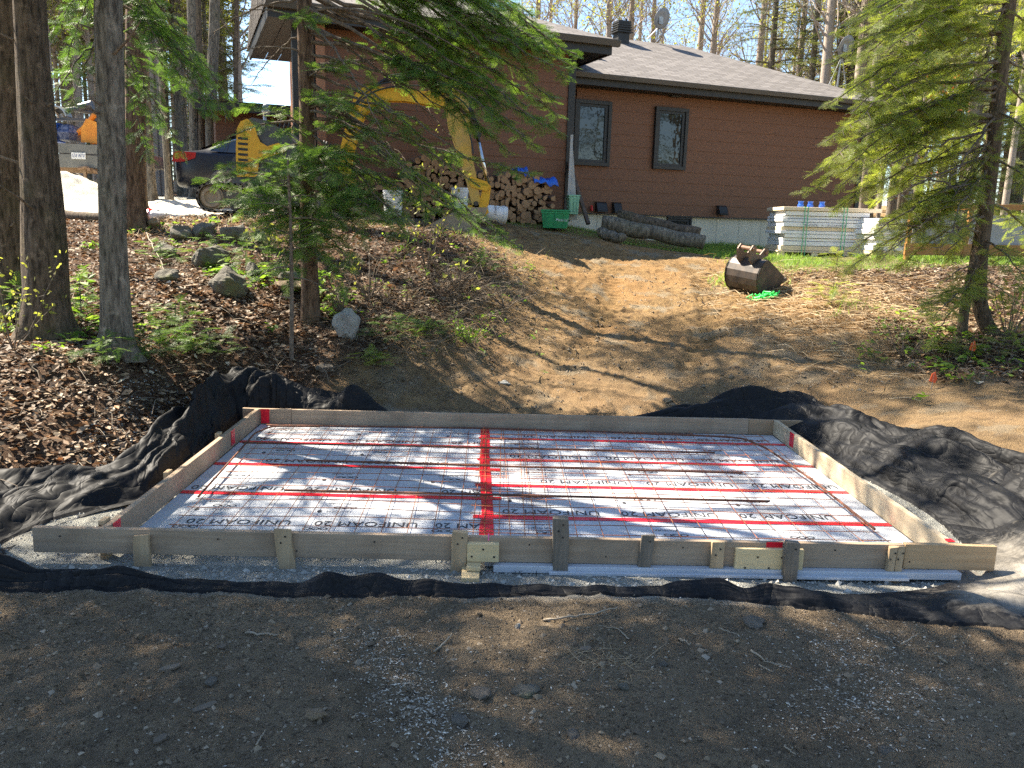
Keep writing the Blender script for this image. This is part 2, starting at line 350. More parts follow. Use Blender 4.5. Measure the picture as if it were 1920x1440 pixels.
def concmat():
    mt, n, b = newmat('foundation_concrete'); v = coord(n)
    f = noise(n, v, 3, 6); c = ramp(n, f, [(.3, (.58, .52, .39)), (.7, (.68, .62, .48))])
    br = nd(n, 'ShaderNodeTexBrick'); mp = n.nodes.new('ShaderNodeMapping'); mp.inputs['Rotation'].default_value = (PI/2, 0, 0); n.links.new(v, mp.inputs[0])
    n.links.new(mp.outputs[0], br.inputs['Vector']); br.offset = 0; br.inputs['Scale'].default_value = 1; br.inputs['Brick Width'].default_value = .61; br.inputs['Row Height'].default_value = 5; br.inputs['Mortar Size'].default_value = .006
    c = mixc(n, br.outputs['Fac'], c, (.27, .25, .2)); n.links.new(c, b.inputs['Base Color']); b.inputs['Roughness'].default_value = .85
    bump(n, b, f, .2, .01); return mt
M_CONC = concmat()
M_GLASS, gn_, _b = newmat('window_glass'); _b.inputs['Base Color'].default_value = (.02, .022, .02, 1); _b.inputs['Roughness'].default_value = .02; _b.inputs['Specular IOR Level'].default_value = .6
bump(gn_, _b, noise(gn_, coord(gn_), 3.5, 2), .15, .02)
M_BLACK = simple('black_plastic', (.02, .02, .02), (.03, .03, .03), 6, .5, 0)
house = thing('brown_house', 'brown sided bungalow with dark trim and hip roofs at the top of the slope', 'house', (H0[0], H0[1], 0), HA)
zb, zt_ = 2.16, 4.78; UR = 7.62
def siding(mb, u0, u1, v, z0, z1, pitch=.235):
    n = int(math.ceil((z1-z0)/pitch)); 
    for i in range(n):
        a = z0 + i*pitch; b = min(z1, a+pitch+.012)
        mb.prism([(v-.022, a), (v-.010, b), (v+.05, b), (v+.05, a)], u0, u1, ax='yz')
mb = MB(); siding(mb, -.02, UR, 0, zb, zt_); mb.build('wall', M_SID, house)
mb = MB(); mb.box((UR-.02, .05, zb), (UR, 7.5, zt_)); mb.build('wall', M_SID, house)
lzt = 5.16; lv = -1.0; LU = hl(1071, 300, lv)[0]; LL = hl(598, 300, lv)[0]
mb = MB(); siding(mb, LL, LU, lv, 1.95, lzt); mb.build('wall', M_SID, house)
mb = MB(); mb.box((LU-.04, lv+.05, 1.95), (LU-.02, 2, lzt)); mb.box((LL, lv+.05, 1.95), (LL+.02, 3, lzt)); mb.build('wall', M_SID, house)
mb = MB(); mb.box((LU-.13, lv-.045, 1.95), (LU+.012, lv-.005, lzt)); mb.box((LU-.015, lv, 1.95), (LU+.02, lv+.12, lzt)); mb.build('corner_trim', M_TRIM, house)
mb = MB(); mb.box((UR-.11, -.045, zb-.02), (UR+.015, -.005, zt_)); mb.build('corner_trim', M_TRIM, house)
mb = MB(); mb.box((-.6, .06, .9), (UR-.03, .3, zb)); mb.box((UR-.33, .3, .9), (UR-.031, 7.4, zb)); mb.build('foundation', M_CONC, house)
mb = MB(); mb.box((-.6, -.03, zb-.03), (UR, .055, zb-.003)); mb.build('sill_flashing', M_TRIM, house)
def hip(name, ul, ur, vf, vb, ze, slope, gl=False):
    """front and rear slopes with hip ends; slab with thickness"""
    s = (vb-vf)/2; zr = ze + slope*s; mb = MB()
    T = [(ul, vf, ze), (ur, vf, ze), (ur, vb, ze), (ul, vb, ze), (ul + (0 if gl else s), vf+s, zr), (ur-s, vf+s, zr)]
    B = [(a, b, c-.06) for a, b, c in T]
    F = [(0,1,5,4), (1,2,5), (2,3,4,5), (3,0,4)]
    mb.poly(T, F); mb.poly(B, [tuple(reversed(f)) for f in F]); mb.poly(T+B, [(0,6,7,1), (1,7,8,2), (2,8,9,3), (3,9,6,0)])
    return mb.build(name, M_ROOF, house)
ge = 4.88; ue = hl(1687, 196, -.5)[0]
hip('roof', -3.0, ue, -.55, 6.7, ge+.0, .43)
mb = MB(); mb.box((-.75, -.5, ge-.1), (ue-.05, -.47, ge-.065)); mb.box((-.75, -.47, ge-.22), (ue-.05, -.435, ge-.065)); mb.box((ue-.08, -.434, ge-.22), (ue-.05, 6.6, ge-.065)); mb.build('fascia', M_TRIM, house)
mb = MB(); mb.box((-.75, -.434, ge-.215), (ue-.081, 6.5, ge-.19)); mb.build('soffit', M_SOFF, house)
mb = MB(); mb.prism([(-.50, ge-.1), (-.585, ge-.1), (-.6, ge-.02), (-.6, ge-.005), (-.585, ge-.005), (-.58, ge-.085), (-.50, ge-.085)], -.7, ue, ax='yz'); mb.build('gutter', simple('brown_gutter', (.085, .07, .055), (.07, .058, .045), 4, .4, 0), house)
lu = hl(1159, 78, -1.5)[0]; lul = hl(497, 0, -1.5)[0]
hip('roof', lul, lu, -1.55, 2.7, 5.31, .42, True)
mb = MB(); mb.box((lul+.03, -1.5, 5.05), (lu-.12, -1.46, 5.245)); mb.box((lu-.16, -1.459, 5.05), (lu-.12, 2.6, 5.245)); mb.box((lul+.03, -1.459, 5.05), (lul+.07, 2.6, 5.245)); mb.build('fascia', M_TRIM, house)
mb = MB()
for i in range(24):
    u = lul+.08 + i*(lu-.17-lul-.08)/24; mb.box((u, -1.455, 5.07), (u+(lu-.17-lul-.08)/24-.012, 2.5, 5.085))
mb.build('soffit', M_SOFF, house)
mb = MB(); mb.prism([(-1.5, 5.19), (-1.6, 5.19), (-1.62, 5.29), (-1.62, 5.305), (-1.605, 5.305), (-1.59, 5.205), (-1.5, 5.205)], lul, lu, ax='yz'); mb.build('gutter', bpy.data.materials['brown_gutter'], house)
def window(a, b, v, lab=None, fr=.075):
    u0, z1 = a; u1, z0 = b
    mb = MB(); f = fr
    mb.box((u0, v-.1, z1-f), (u1, v-.02, z1)); mb.box((u0, v-.1, z0), (u1, v-.02, z0+f)); mb.box((u0, v-.1, z0+f), (u0+f, v-.02, z1-f)); mb.box((u1-f, v-.1, z0+f), (u1, v-.02, z1-f))
    g = f+.002
    wn = mb.build('window', M_TRIM, house, bevel=.004)
    mb = MB(); i = f+.05
    mb.box((u0+g, v-.07, z1-i), (u1-g, v-.03, z1-g)); mb.box((u0+g, v-.07, z0+g), (u1-g, v-.03, z0+i)); mb.box((u0+g, v-.07, z0+i), (u0+i, v-.03, z1-i)); mb.box((u1-i-.02, v-.07, z0+i), (u1-g, v-.03, z1-i))
    mb.build('sash', M_BLACK, wn)
    mb = MB(); mb.box((u0+i, v-.045, z0+i), (u1-i-.02, v-.035, z1-i)); mb.build('pane', M_GLASS, wn)
    if lab: wn['label'] = lab
window(hl(1076, 186, 0), hl(1139, 313, 0), 0)
window(hl(1227, 200, 0), hl(1281, 320, 0), 0)
window((hl(1250, 405, .06)[0], zb-.035), (hl(1295, 405, .06)[0], 1.68), .09, 'low basement window with torn white covering', .04)
def vent(px0, py0, px1, py1):
    (u0, z1), (u1, z0) = hl(px0, py0, 0), hl(px1, py1, 0); mb = MB()
    mb.prism([(-.022, z1), (-.1, z1-.03), (-.17, z0+.02), (-.17, z0), (-.022, z0)], u0, u1, ax='yz')
    mb.box((u0+.02, -.176, z0+.02), (u1-.02, -.165, z0+.035)); mb.build('vent_hood', M_BLACK, house, bevel=.006)
vent(1115, 378, 1133, 398); vent(1147, 379, 1160, 400); vent(1343, 385, 1357, 403)
mb = MB(); u, z = hl(1262, 177, 0); mb.box((u-.12, -.15, z-.07), (u+.12, -.021, z+.06)); mb.build('soffit_vent', M_BLACK, house, bevel=.01)
# roof furniture
def rz(v): return ge + .43*(v+.55)
cv = 2.7; cu = hl(1165, 60, cv)[0]; z0 = rz(cv)
mb = MB(); mb.box((cu-.15, cv-.15, z0-.1), (cu+.15, cv+.15, z0+.18))
mb.build('chimney_vent', M_BLACK, house, bevel=.01)
vh = house.children[-1]
mb = MB()
for i in range(5): mb.box((cu-.21+.01*i, cv-.21+.01*i, z0+.19+i*.055), (cu+.21-.01*i, cv+.21-.01*i, z0+.215+i*.055))
mb.box((cu-.16, cv-.16, z0+.18), (cu+.16, cv+.16, z0+.46)); mb.box((cu+.1, cv-.02, z0+.46), (cu+.14, cv+.02, z0+.54)); mb.build('louvre_cap', M_BLACK, vh)
pv = .75; pu = hl(1118, 100, pv)[0]; mb = MB(); mb.tube([(pu, pv, rz(pv)-.03), (pu, pv, rz(pv)+.16)], .06, 12); mb.lathe([(.16, 0), (.06, .09)], 12, (pu, pv, rz(pv)-.05)); mb.build('vent_pipe', M_TRIM, house)
M_DISH = simple('dish_grey', (.3, .31, .32), (.24, .25, .26), 3, .4, 0)
M_METAL = simple('grey_metal', (.42, .42, .41), (.3, .3, .3), 8, .4, .05, metal=.7)
def dish(px, py, v, r, base, name_lab):
    u, z = hl(px, py, v); P = hw(u, v, z); t = thing('satellite_dish', name_lab, 'satellite dish', tuple(P), HA+.25, 'grey satellite dishes on the roof')
    mb = MB(); K = 28; V = [(0, .0, 0)]; n = 5
    prof = [(r*i/n, .10*r*(1-(i/n)**2)*1.6) for i in range(n+1)]
    mb.lathe(prof + [(r, -.006), (r*.5, .1*r*1.1)], K, M=TR(rx=-PI/2+.35)); mb.build('reflector', M_DISH, t, smooth=True)
    mb = MB(); mb.tube([(0, .05, 0), (.02, .12, -r*.8), (.02, .16, -base)], .025, 8); mb.tube([(.02, .1, -r*.7), (-.12, .35, -base+.02)], .015, 6); mb.tube([(.02, .1, -r*.7), (.18, .0, -base-.02)], .015, 6); mb.build('mast', M_METAL, t)
    mb = MB(); mb.box((-.07, .02, -.12), (.07, .09, .08)); mb.build('bracket', M_METAL, t)
    return t
dish(1241, 35, 2.9, .25, .46, 'round grey satellite dish on a white mast above the roof ridge')
dish(1586, 88, 2.4, .3, 1.0, 'grey satellite dish half hidden by the evergreen at the right roof end')
# porch and garage behind
mb = MB(); px_ = hl(603, 300, -1.2)[0]; mb.box((px_-.07, -1.3, 1.9), (px_+.07, -1.16, 5.06)); mb.build('porch_post', simple('cedar_post', (.36, .17, .09), (.28, .13, .07), 10, .7, .1, stretch=(1, 1, .1)), house, bevel=.005)
mb = MB(); mb.box((LL-.42, -1.02, 1.95), (LL-.005, -.9, 5.05)); mb.build('door_trim', M_TRIM, house)
GV = 7.2; gu0 = hl(405, 250, GV)[0]; gu1 = LL+1.5; gz1 = hl(440, 200, GV)[1]
mb = MB(); siding(mb, gu0, gu1, GV, 1.9, gz1-.1); mb.box((gu0, GV+.05, 1.9), (gu0+.02, GV+3, gz1-.1)); mb.build('wall', M_SID, house)
mb = MB(); mb.box((gu0-.5, GV-.6, gz1-.1), (gu1+.0, GV+3.5, gz1+.02)); mb.box((gu0-.5, GV-.64, gz1-.2), (gu1, GV-.601, gz1+.04)); mb.build('garage_fascia', M_TRIM, house)
mb = MB(); T = [(gu0-.55, GV-.7, gz1+.04), (gu1, GV-.7, gz1+.04), (gu1, GV+1.5, gz1+.12), (gu0+.8, GV+1.5, gz1+.12), (gu0-.55, GV+3.6, gz1+.04), (gu1, GV+3.6, gz1+.04)]
mb.poly(T, [(0,1,2,3), (3,2,5,4), (0,3,4)]); mb.build('roof', M_ROOF, house)
mb = MB(); u_ = hl(437, 208, GV)[0]; mb.box((u_, GV-.06, 1.9), (u_+1.0, GV-.025, 4.0)); mb.build('garage_door', M_SOFF, house)
# ------------------------------------------------------------------ materials for objects
def woodmat(name, c1, c2, knots=True, ax=0, dirt=.4):
    mt, n, b = newmat(name); st = [14, 14, 14]; st[ax] = .8
    v = coord(n, tuple(st)); v2 = coord(n); f = noise(n, v, 3, 6, .6); g = noise(n, v2, 2.2, 5, .6)
    c = ramp(n, f, [(.3, c1), (.7, c2)])
    c = mixc(n, ramp(n, g, [(.45, 0.0), (.75, dirt)]), c, tuple(x*.42 for x in c1))
    if knots:
        vo = nd(n, 'ShaderNodeTexVoronoi'); vo.inputs['Scale'].default_value = 3.2; n.links.new(v2, vo.inputs['Vector'])
        c = mixc(n, ramp(n, vo.outputs['Distance'], [(.035, .85), (.06, 0.0)]), c, (.1, .05, .03))
    n.links.new(c, b.inputs['Base Color']); b.inputs['Roughness'].default_value = .8; b.inputs['Specular IOR Level'].default_value = .2
    bump(n, b, f, .35, .004); return mt
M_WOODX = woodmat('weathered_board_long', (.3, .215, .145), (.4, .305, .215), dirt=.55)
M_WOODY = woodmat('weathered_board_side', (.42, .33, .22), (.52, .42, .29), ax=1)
M_STAKE = woodmat('stake_wood', (.34, .24, .14), (.46, .34, .21), ax=2, dirt=.3)
M_STAKEG = woodmat('grey_stake_wood', (.13, .11, .085), (.22, .18, .14), ax=2)
M_FRESH = woodmat('fresh_pine', (.6, .44, .23), (.68, .53, .3), dirt=.12)
M_RED = simple('red_tape', (.75, .012, .03), (.65, .01, .025), 14, .3, .25, .002, spec=.5)
def foammat():
    mt, n, b = newmat('white_foam_board'); v = coord(n); f = noise(n, v, 2.5, 6)
    c = ramp(n, f, [(.35, (.53, .55, .58)), (.62, (.48, .5, .53)), (.75, (.4, .39, .38))]); n.links.new(c, b.inputs['Base Color'])
    b.inputs['Roughness'].default_value = .35; bump(n, b, noise(n, v, 5, 3), .15, .01); return mt
M_FOAM = foammat()
M_INK = simple('black_ink', (.03, .03, .035), (.05, .05, .055), 40, .5, 0)
M_INKG = simple('grey_ink', (.3, .3, .31), (.22, .22, .23), 40, .5, 0)
M_REBAR = simple('rusty_steel', (.2, .07, .035), (.09, .045, .03), 30, .7, .3, metal=.2)
M_WIRE = simple('rusty_wire', (.42, .15, .06), (.22, .085, .04), 6, .65, .2, metal=.2)
def fabmat():
    mt, n, b = newmat('black_geotextile'); v = coord(n)
    f = noise(n, v, 3.2, 8, .75); g = noise(n, v, 70, 3, .7); h = noise(n, coord(n, (1, 2.2, 1)), 16, 6, .7)
    base = ramp(n, g, [(.4, (.006, .006, .007)), (.7, (.016, .016, .017))])
    base = mixc(n, ramp(n, h, [(.56, 0.0), (.74, .35)]), base, (.04, .037, .034))
    ad = nd(n, 'ShaderNodeMath', operation='ADD'); n.links.new(attr(n, 'var'), ad.inputs[0]); n.links.new(f, ad.inputs[1])
    a2 = nd(n, 'ShaderNodeMath', operation='MULTIPLY_ADD'); n.links.new(h, a2.inputs[0]); a2.inputs[1].default_value = .5; n.links.new(ad.outputs[0], a2.inputs[2])
    c = mixc(n, ramp(n, a2.outputs[0], [(.98, 0.0), (1.0, .0)]), base, (.36, .32, .27))
    sb = nd(n, 'ShaderNodeMapRange'); sb.inputs[1].default_value = 1.08; sb.inputs[2].default_value = 1.8; n.links.new(a2.outputs[0], sb.inputs[0])
    c = mixc(n, sb.outputs[0], base, (.4, .36, .3)); n.links.new(c, b.inputs['Base Color'])
    b.inputs['Roughness'].default_value = .6; b.inputs['Specular IOR Level'].default_value = .2
    def crease(scl, st, k):
        x = nd(n, 'ShaderNodeTexNoise'); x.inputs['Scale'].default_value = scl; x.inputs['Detail'].default_value = 2; x.inputs['Distortion'].default_value = 1.2; n.links.new(coord(n, st), x.inputs['Vector'])
        m1 = nd(n, 'ShaderNodeMath', operation='SUBTRACT'); n.links.new(x.outputs[0], m1.inputs[0]); m1.inputs[1].default_value = .5
        m2 = nd(n, 'ShaderNodeMath', operation='ABSOLUTE'); n.links.new(m1.outputs[0], m2.inputs[0]); m3 = nd(n, 'ShaderNodeMath', operation='POWER'); n.links.new(m2.outputs[0], m3.inputs[0]); m3.inputs[1].default_value = .6
        m4 = nd(n, 'ShaderNodeMath', operation='MULTIPLY'); n.links.new(m3.outputs[0], m4.inputs[0]); m4.inputs[1].default_value = k; return m4.outputs[0]
    s1 = nd(n, 'ShaderNodeMath', operation='ADD'); n.links.new(crease(2.2, (1, .6, .6), 1.0), s1.inputs[0]); n.links.new(crease(6, (1, .45, 1), .35), s1.inputs[1])
    bump(n, b, s1.outputs[0], .6, .08); return mt
M_FAB = fabmat()
# ------------------------------------------------------------------ writing
_fc = {}
def text_geo(s, size):
    if s not in _fc:
        c = bpy.data.curves.new('lettering', 'FONT'); c.body = s; c.size = 1; c.resolution_u = 2; c.align_x = 'CENTER'; c.align_y = 'CENTER'
        o = bpy.data.objects.new('lettering', c); COL.objects.link(o)
        dg = bpy.context.evaluated_depsgraph_get(); me = o.evaluated_get(dg).to_mesh()
        V = np.array([v.co[:] for v in me.vertices]); F = [tuple(p.vertices) for p in me.polygons]
        _fc[s] = (V, F); o.evaluated_get(dg).to_mesh_clear(); bpy.data.objects.remove(o); bpy.data.curves.remove(c)
    V, F = _fc[s]; return V*size, F
def put_text(mb, s, size, M, width=None, mi=0, shear=0):
    V, F = text_geo(s, size); V = V.copy()
    if width: V[:, 0] *= width/(V[:, 0].max()-V[:, 0].min())
    V[:, 0] += shear*V[:, 1]
    mb.poly(xf(V, M), F, .5, mi)
# ------------------------------------------------------------------ form, foam, tape, steel
X0, X1, Y0, Y1, ZF, ZT = -2.0516, 2.5593, 4.3074, 7.2482, .05, .19
BT = .038
def board(name, label, lo, hi, mat, group='lumber boards of the slab form'):
    mb = MB(); L = 0 if hi[0]-lo[0] > hi[1]-lo[1] else 1; n = 14; c = [(lo[i]+hi[i])/2 for i in range(3)]
    loc = np.array(c); hx, hy, hz = [(hi[i]-lo[i])/2 for i in range(3)]
    S = np.linspace(-1, 1, n); h = (hx, hy)[L]; o_ = (hx, hy)[1-L]; V = []; rnd = RNG.random(8)*6
    for s in S:
        warp = .004*math.sin(s*2.3+rnd[0]); wz = .004*math.sin(s*1.7+rnd[1])
        for a, b in ((-1, -1), (1, -1), (1, 1), (-1, 1)):
            p = [0, 0, b*hz+wz]; p[L] = s*h; p[1-L] = a*o_+warp; V.append(p)
    F = [(0, 1, 2, 3), tuple(4*(n-1)+i for i in (3, 2, 1, 0))] + [(4*i+j, 4*(i+1)+j, 4*(i+1)+(j+1) % 4, 4*i+(j+1) % 4) for i in range(n-1) for j in range(4)]
    mb.poly(V, F); o = mb.build(name, mat, bevel=.003); o.location = tuple(loc); return tag(o, label, 'board', group)
fx0 = float(atZ(66, 986, ZT)[0]); fx1 = float(atZ(1862, 1018, ZT)[0]); jx = float(atZ(1697, 1020, ZT)[0])
yf = Y0-BT
nails = MB()
def nail(x, y, z): nails.tube([(x, y, z), (x, y-.003, z)], .004, 6)
o = board('form_board', 'long grey weathered board closing the front of the form, longest piece nearest us', (fx0, yf, ZF), (jx-.004, Y0-.001, ZT), M_WOODX)
mb = MB()
for k in range(12):
    x = fx0+.15+k*.42; mb.tube([(x-o.location[0], -BT/2-.0005, .03*(-1)**k), (x-o.location[0], -BT/2-.004, .03*(-1)**k)], .005, 6)
mb.build('nail', M_BLACK, o)
for k_ in range(3): pass
board('form_board', 'short orange-brown end board at the front right corner of the form', (jx, yf+.001, ZF-.004), (fx1, Y0-.002, ZT-.002), woodmat('warm_board', (.4, .26, .14), (.5, .35, .2), dirt=.2))
lx = float(atZ(462, 760, ZT)[0]); rx_ = float(atZ(1527, 791, ZT)[0])
s1 = float(atZ(548, 766, ZT)[0]); s2 = float(atZ(1405, 787, ZT)[0])
board('form_board', 'long grey board at the back of the form', (s1, Y1+.001, ZF), (s2, Y1+BT, ZT), M_WOODX)
board('form_board', 'short board piece at the back left corner of the form', (lx, Y1+.002, ZF+.001), (s1-.003, Y1+BT-.001, ZT+.002), M_WOODX)
board('form_board', 'darker board end overhanging the back right corner of the form', (s2+.003, Y1+.002, ZF+.001), (rx_, Y1+BT-.001, ZT-.001), woodmat('dark_board', (.3, .2, .12), (.38, .27, .17)))
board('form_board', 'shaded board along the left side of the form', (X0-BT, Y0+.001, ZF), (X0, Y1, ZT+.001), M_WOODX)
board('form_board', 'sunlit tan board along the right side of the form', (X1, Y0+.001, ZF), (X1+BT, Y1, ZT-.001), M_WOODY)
# stakes
def stake(px, w, pyt, pyb, mat, lean=0, lab='', holes=2, d=.03, h0=None):
    top = atZ(px, pyt, ZT); x = float(top[0]); zt2 = ZT + (1003 + (px-250)*.0185 - pyt)*.0034
    t = thing('wooden_stake', lab, 'stake', (x, yf-d/2-.003, 0), 0, 'wooden stakes nailed to the front form board')
    mb = MB(); n = 5; rr = RNG.normal(0, .002, 50)
    hw_ = w/2; V = []
    for i in range(n):
        z = -.05 + (zt2+.05)*i/(n-1)
        for j, (a, b) in enumerate(((-1, -1), (1, -1), (1, 1), (-1, 1))): V.append((a*hw_+lean*(zt2-z)+rr[i*4+j], b*d/2*.97, z + (rr[i+j]*2 if i == n-1 else 0)))
    F = [(3, 2, 1, 0), tuple(4*(n-1)+i for i in range(4))] + [(4*i+j, 4*i+(j+1) % 4, 4*(i+1)+(j+1) % 4, 4*(i+1)+j) for i in range(n-1) for j in range(4)]
    mb.poly(V, F); mb.build('shaft', mat, t, bevel=.003)
    if holes:
        mb = MB()
        for k in range(holes): mb.tube([(.012*(-1)**k+lean*.05, -d/2-.0005, zt2-.035-.035*k), (.012*(-1)**k+lean*.05, -d/2-.004, zt2-.035-.035*k)], .0055, 6)
        mb.build('nail_head', M_BLACK, t)
    return t
stake(252, .085, 1008, 1052, M_STAKE, 0, 'light brown stake at the left end of the front board', 0)
stake(531, .088, 1000, 1062, M_STAKE, .1, 'light brown stake leaning slightly, second from the left end of the front board')
stake(864, .085, 1003, 1070, M_STAKE, -.04, 'light stake beside the short nailed block at mid front')
stake(1043, .085, 980, 1080, M_STAKEG, .03, 'tall dark grey stake standing above the front board', 3, .045)
stake(1213, .07, 1010, 1080, M_STAKEG, -.07, 'grey brown stake between the tall dark stake and the pale small one', 1)
stake(1351, .07, 1023, 1080, M_STAKE, -.01, 'short tan stake left of the yellow pine plate', 2)
stake(1478, .075, 1017, 1085, M_STAKEG, -.01, 'grey stake in front of the yellow pine plate', 1, .05).location[1] -= .034
stake(1685, .04, 1031, 1087, M_STAKE, -.04, 'narrow tan stake left of the board joint, one of a touching pair', 2)
stake(1699, .04, 1031, 1088, M_STAKE, -.02, 'narrow tan stake right of the board joint, one of a touching pair', 2)
for px, py, n_ in ((402, 812, 'short stake top behind the left side board near the red tape'), (318, 884, 'short stake top behind the middle of the left side board'), (196, 974, 'short stake top behind the left side board at the front corner')):
    P = atZ(px, py, ZT+.015); mb = MB(); mb.box((X0-BT-.035, P[1]-.04, -.02), (X0-BT-.002, P[1]+.04, ZT+.02)); tag(mb.build('wooden_stake', M_STAKE, bevel=.004), n_, 'stake', 'stakes behind the left form board')
def plate(x0, x1, z0, z1, y, d, mat, name, lab, ny_=3):
    t = thing(name, lab, 'wood block', ((x0+x1)/2, y, z0)); hw_ = (x1-x0)/2; mb = MB(); mb.box((-hw_, -d, 0), (hw_, 0, z1-z0)); mb.build('block', mat, t, bevel=.004)
    if ny_:
        mb = MB()
        for k in range(ny_):
            x = (-.7+1.4*k/(max(1, ny_-1)))*hw_; z = (z1-z0)*(.3+.4*(k % 2)); mb.tube([(x, -d-.0005, z), (x, -d-.003, z)], .006, 6)
        mb.build('nail_head', M_BLACK, t)
a = float(atZ(876, 1020, .16)[0]); b = float(atZ(936, 1020, .16)[0])
plate(a, b, .06, .165, yf-.002, .038, M_FRESH, 'wood_block', 'short pine block nailed to the front board beside a stake', 3)
plate(a+.0, a+.075, .032, .058, yf-.01, .09, M_FRESH, 'wood_shim', 'thin pine shim lying between the two stacked blocks', 0)
plate(a-.025, a+.07, -.02, .03, yf-.02, .16, M_FRESH, 'wood_block', 'small pine block end lying on the gravel under the shim', 0)
a = float(atZ(1378, 1022, .17)[0]); b = float(atZ(1507, 1026, .17)[0])
plate(a, b, .005, .16, yf-.002, .03, M_FRESH, 'splice_plate', 'wide yellow pine plate nailed over the right front board', 5)
# foam boards
EL = [Y0+.003, 4.685, 5.33, 6.005, 6.635, Y1-.003]; ER = [Y0+.003, 4.96, 5.61, 6.26, 6.91, Y1-.003]; XM = -.015
def foam_board(x0, x1, y0, y1, lab, wob):
    t = thing('foam_board', lab, 'foam board', ((x0+x1)/2, (y0+y1)/2, 0), 0, 'white printed foam boards inside the form')
    hx, hy = (x1-x0)/2-.0015, (y1-y0)/2-.0015; mb = MB(); mb.box((-hx, -hy+(.2 if (x1 < .1 and y0 < 4.4) else 0), .002), (hx, hy, .05)); mb.build('slab', M_FOAM, t, bevel=.002)
    big = MB(); sm = MB(); per = .765; yb = -hy+.115
    if hy*2 > .3:
        x = -hx - .4 + wob
        while x < hx+.4:
            for (xx) in (x,):
                if -hx+.31 < xx < hx-.31: put_text(big, 'UNIFOAM 20', .115, TR((xx, yb, .0525), rz=PI), .62)
                elif xx <= -hx+.31 and xx > -hx-.05: put_text(big, 'UNIFOA', .115, TR((max(-hx+.19, xx), yb, .0525), rz=PI), .3)
                elif xx >= hx-.31 and xx < hx+.1: put_text(big, 'AM 20', .115, TR((min(hx-.17, xx), yb, .0525), rz=PI), .27)
            x += per
        x = -hx+.25+wob*.5
        while x < hx-.2:
            put_text(sm, 'UNIFOAM', .05, TR((x, yb+.21, .0525), rz=PI), .15); put_text(big, '●', .06, TR((x-.12, yb+.21, .0525), rz=PI), .028)
            if hy*2 > .5:
                put_text(big, 'POLYFORM', .042, TR((x-.02, yb+.36, .0525), rz=PI), .14)
                put_text(sm, 'R-20 TYPE 1', .02, TR((x+.33, yb+.34, .0525), rz=PI), .1)
            for k in range(3):
                V = np.array([(math.cos(q)*r*1.3, math.sin(q)*r, 0) for r in (.014, .02) for q in np.linspace(0, 2*PI, 13)[:-1]]) + [x-.02+.05*k, yb+.28, .0525]
                big.add(V, [(i, (i+1) % 12, 12+(i+1) % 12, 12+i) for i in range(12)])
            put_text(sm, 'R-20 TYPE 1 ISOLANT', .03, TR((x+.1, yb+.13, .0525), rz=PI), .2)
            x += .765
    else: 
        for x in np.arange(-hx+.3, hx-.2, .62): put_text(big, 'POLYFORM', .042, TR((x, 0, .0525), rz=PI), .14)
    if big.V: big.build('printed_lettering', M_INK, t)
    if sm.V: sm.build('small_print', M_INKG, t)
nm_ = ['nearest us', 'second from the front', 'in the middle', 'second from the back', 'farthest back']
wl = [-.05, .18, -.02, .3, .05]; wr = [.2, .05, .33, .12, .25]
for i in range(5):
    foam_board(X0+.003, XM, EL[i], EL[i+1], 'white printed foam board left of the wide red tape, '+nm_[i], wl[i])
    foam_board(XM, X1-.003, ER[i], ER[i+1], 'white printed foam board right of the wide red tape, '+nm_[i], wr[i])
mb = MB(); ex0 = float(atZ(925, 1050, .02)[0]); ex1 = float(atZ(1785, 1070, .02)[0]); mb.box((ex0, yf-.045, .004), (ex1, Y0-.002, .044)); mb.box((ex0+.3, yf-.07, .004), (ex1-.3, yf-.046, .022)); o = mb.build('foam_strip', M_FOAM, bevel=.003)
tag(o, 'long white foam edge strip under the right half of the front board', 'foam board')
mb = MB(); put_text(mb, '15    1', .04, TR((float(atZ(985, 1063, .02)[0]), yf-.0715, .012), rx=PI/2), .12); mb.build('printed_lettering', M_INK, o)
TAPES = 'red tape over the foam board joints'
def tape(pts, wd, z, lab, name='red_tape'):
    mb = MB(); P = np.array(pts, float); n = 40; t = np.linspace(0, 1, n); L = np.r_[0, np.cumsum(np.linalg.norm(np.diff(P, axis=0), axis=1))]; L /= L[-1]
    x = np.interp(t, L, P[:, 0]); y = np.interp(t, L, P[:, 1]); d = np.array(P[-1]-P[0]); d /= np.linalg.norm(d); nn = np.array([-d[1], d[0]])
    wob = fbm(t*6, t*0+pts[0][1], 1, 2)*.008; V = []
    for i in range(n):
        ww = wd/2*(1+.12*vnoise(t[i]*30, 0.0)); 
        for s_ in (-1, 0, 1): V.append((x[i]+nn[0]*(s_*ww+wob[i]), y[i]+nn[1]*(s_*ww+wob[i]), z+.0015*abs(vnoise(t[i]*25, s_*3.0)) + (.001 if s_ == 0 else 0)))
    mb.add(V, [(3*i+j, 3*i+j+1, 3*(i+1)+j+1, 3*(i+1)+j) for i in range(n-1) for j in range(2)])
    o = mb.build(name, M_RED); so_ = o.modifiers.new('s', 'SOLIDIFY'); so_.thickness = .0008; so_.offset = 1
    return tag(o, lab, 'tape', TAPES)
for i, e in enumerate(EL[2:5] ):
    tape([(X0+.01, e), (XM+.1, e-.012)], .058, .0533, 'narrow red tape along a left foam joint, '+['nearest the front board', 'middle of the three', 'farthest from us'][i])
for i, e in enumerate(ER[1:5]):
    tape([(XM-.08, e), (1.2, e-.004), (X1-.01, e-.006)], .06, .0533, 'narrow red tape along a right foam joint, '+['nearest us', 'second from the front', 'third from the front', 'farthest back'][i])
tape([(XM+.002, Y0+.003), (XM+.01, 5.0), (XM-.02, 6.0), (XM-.03, Y1-.003)], .08, .0555, 'wide red tape running front to back over the centre joint')
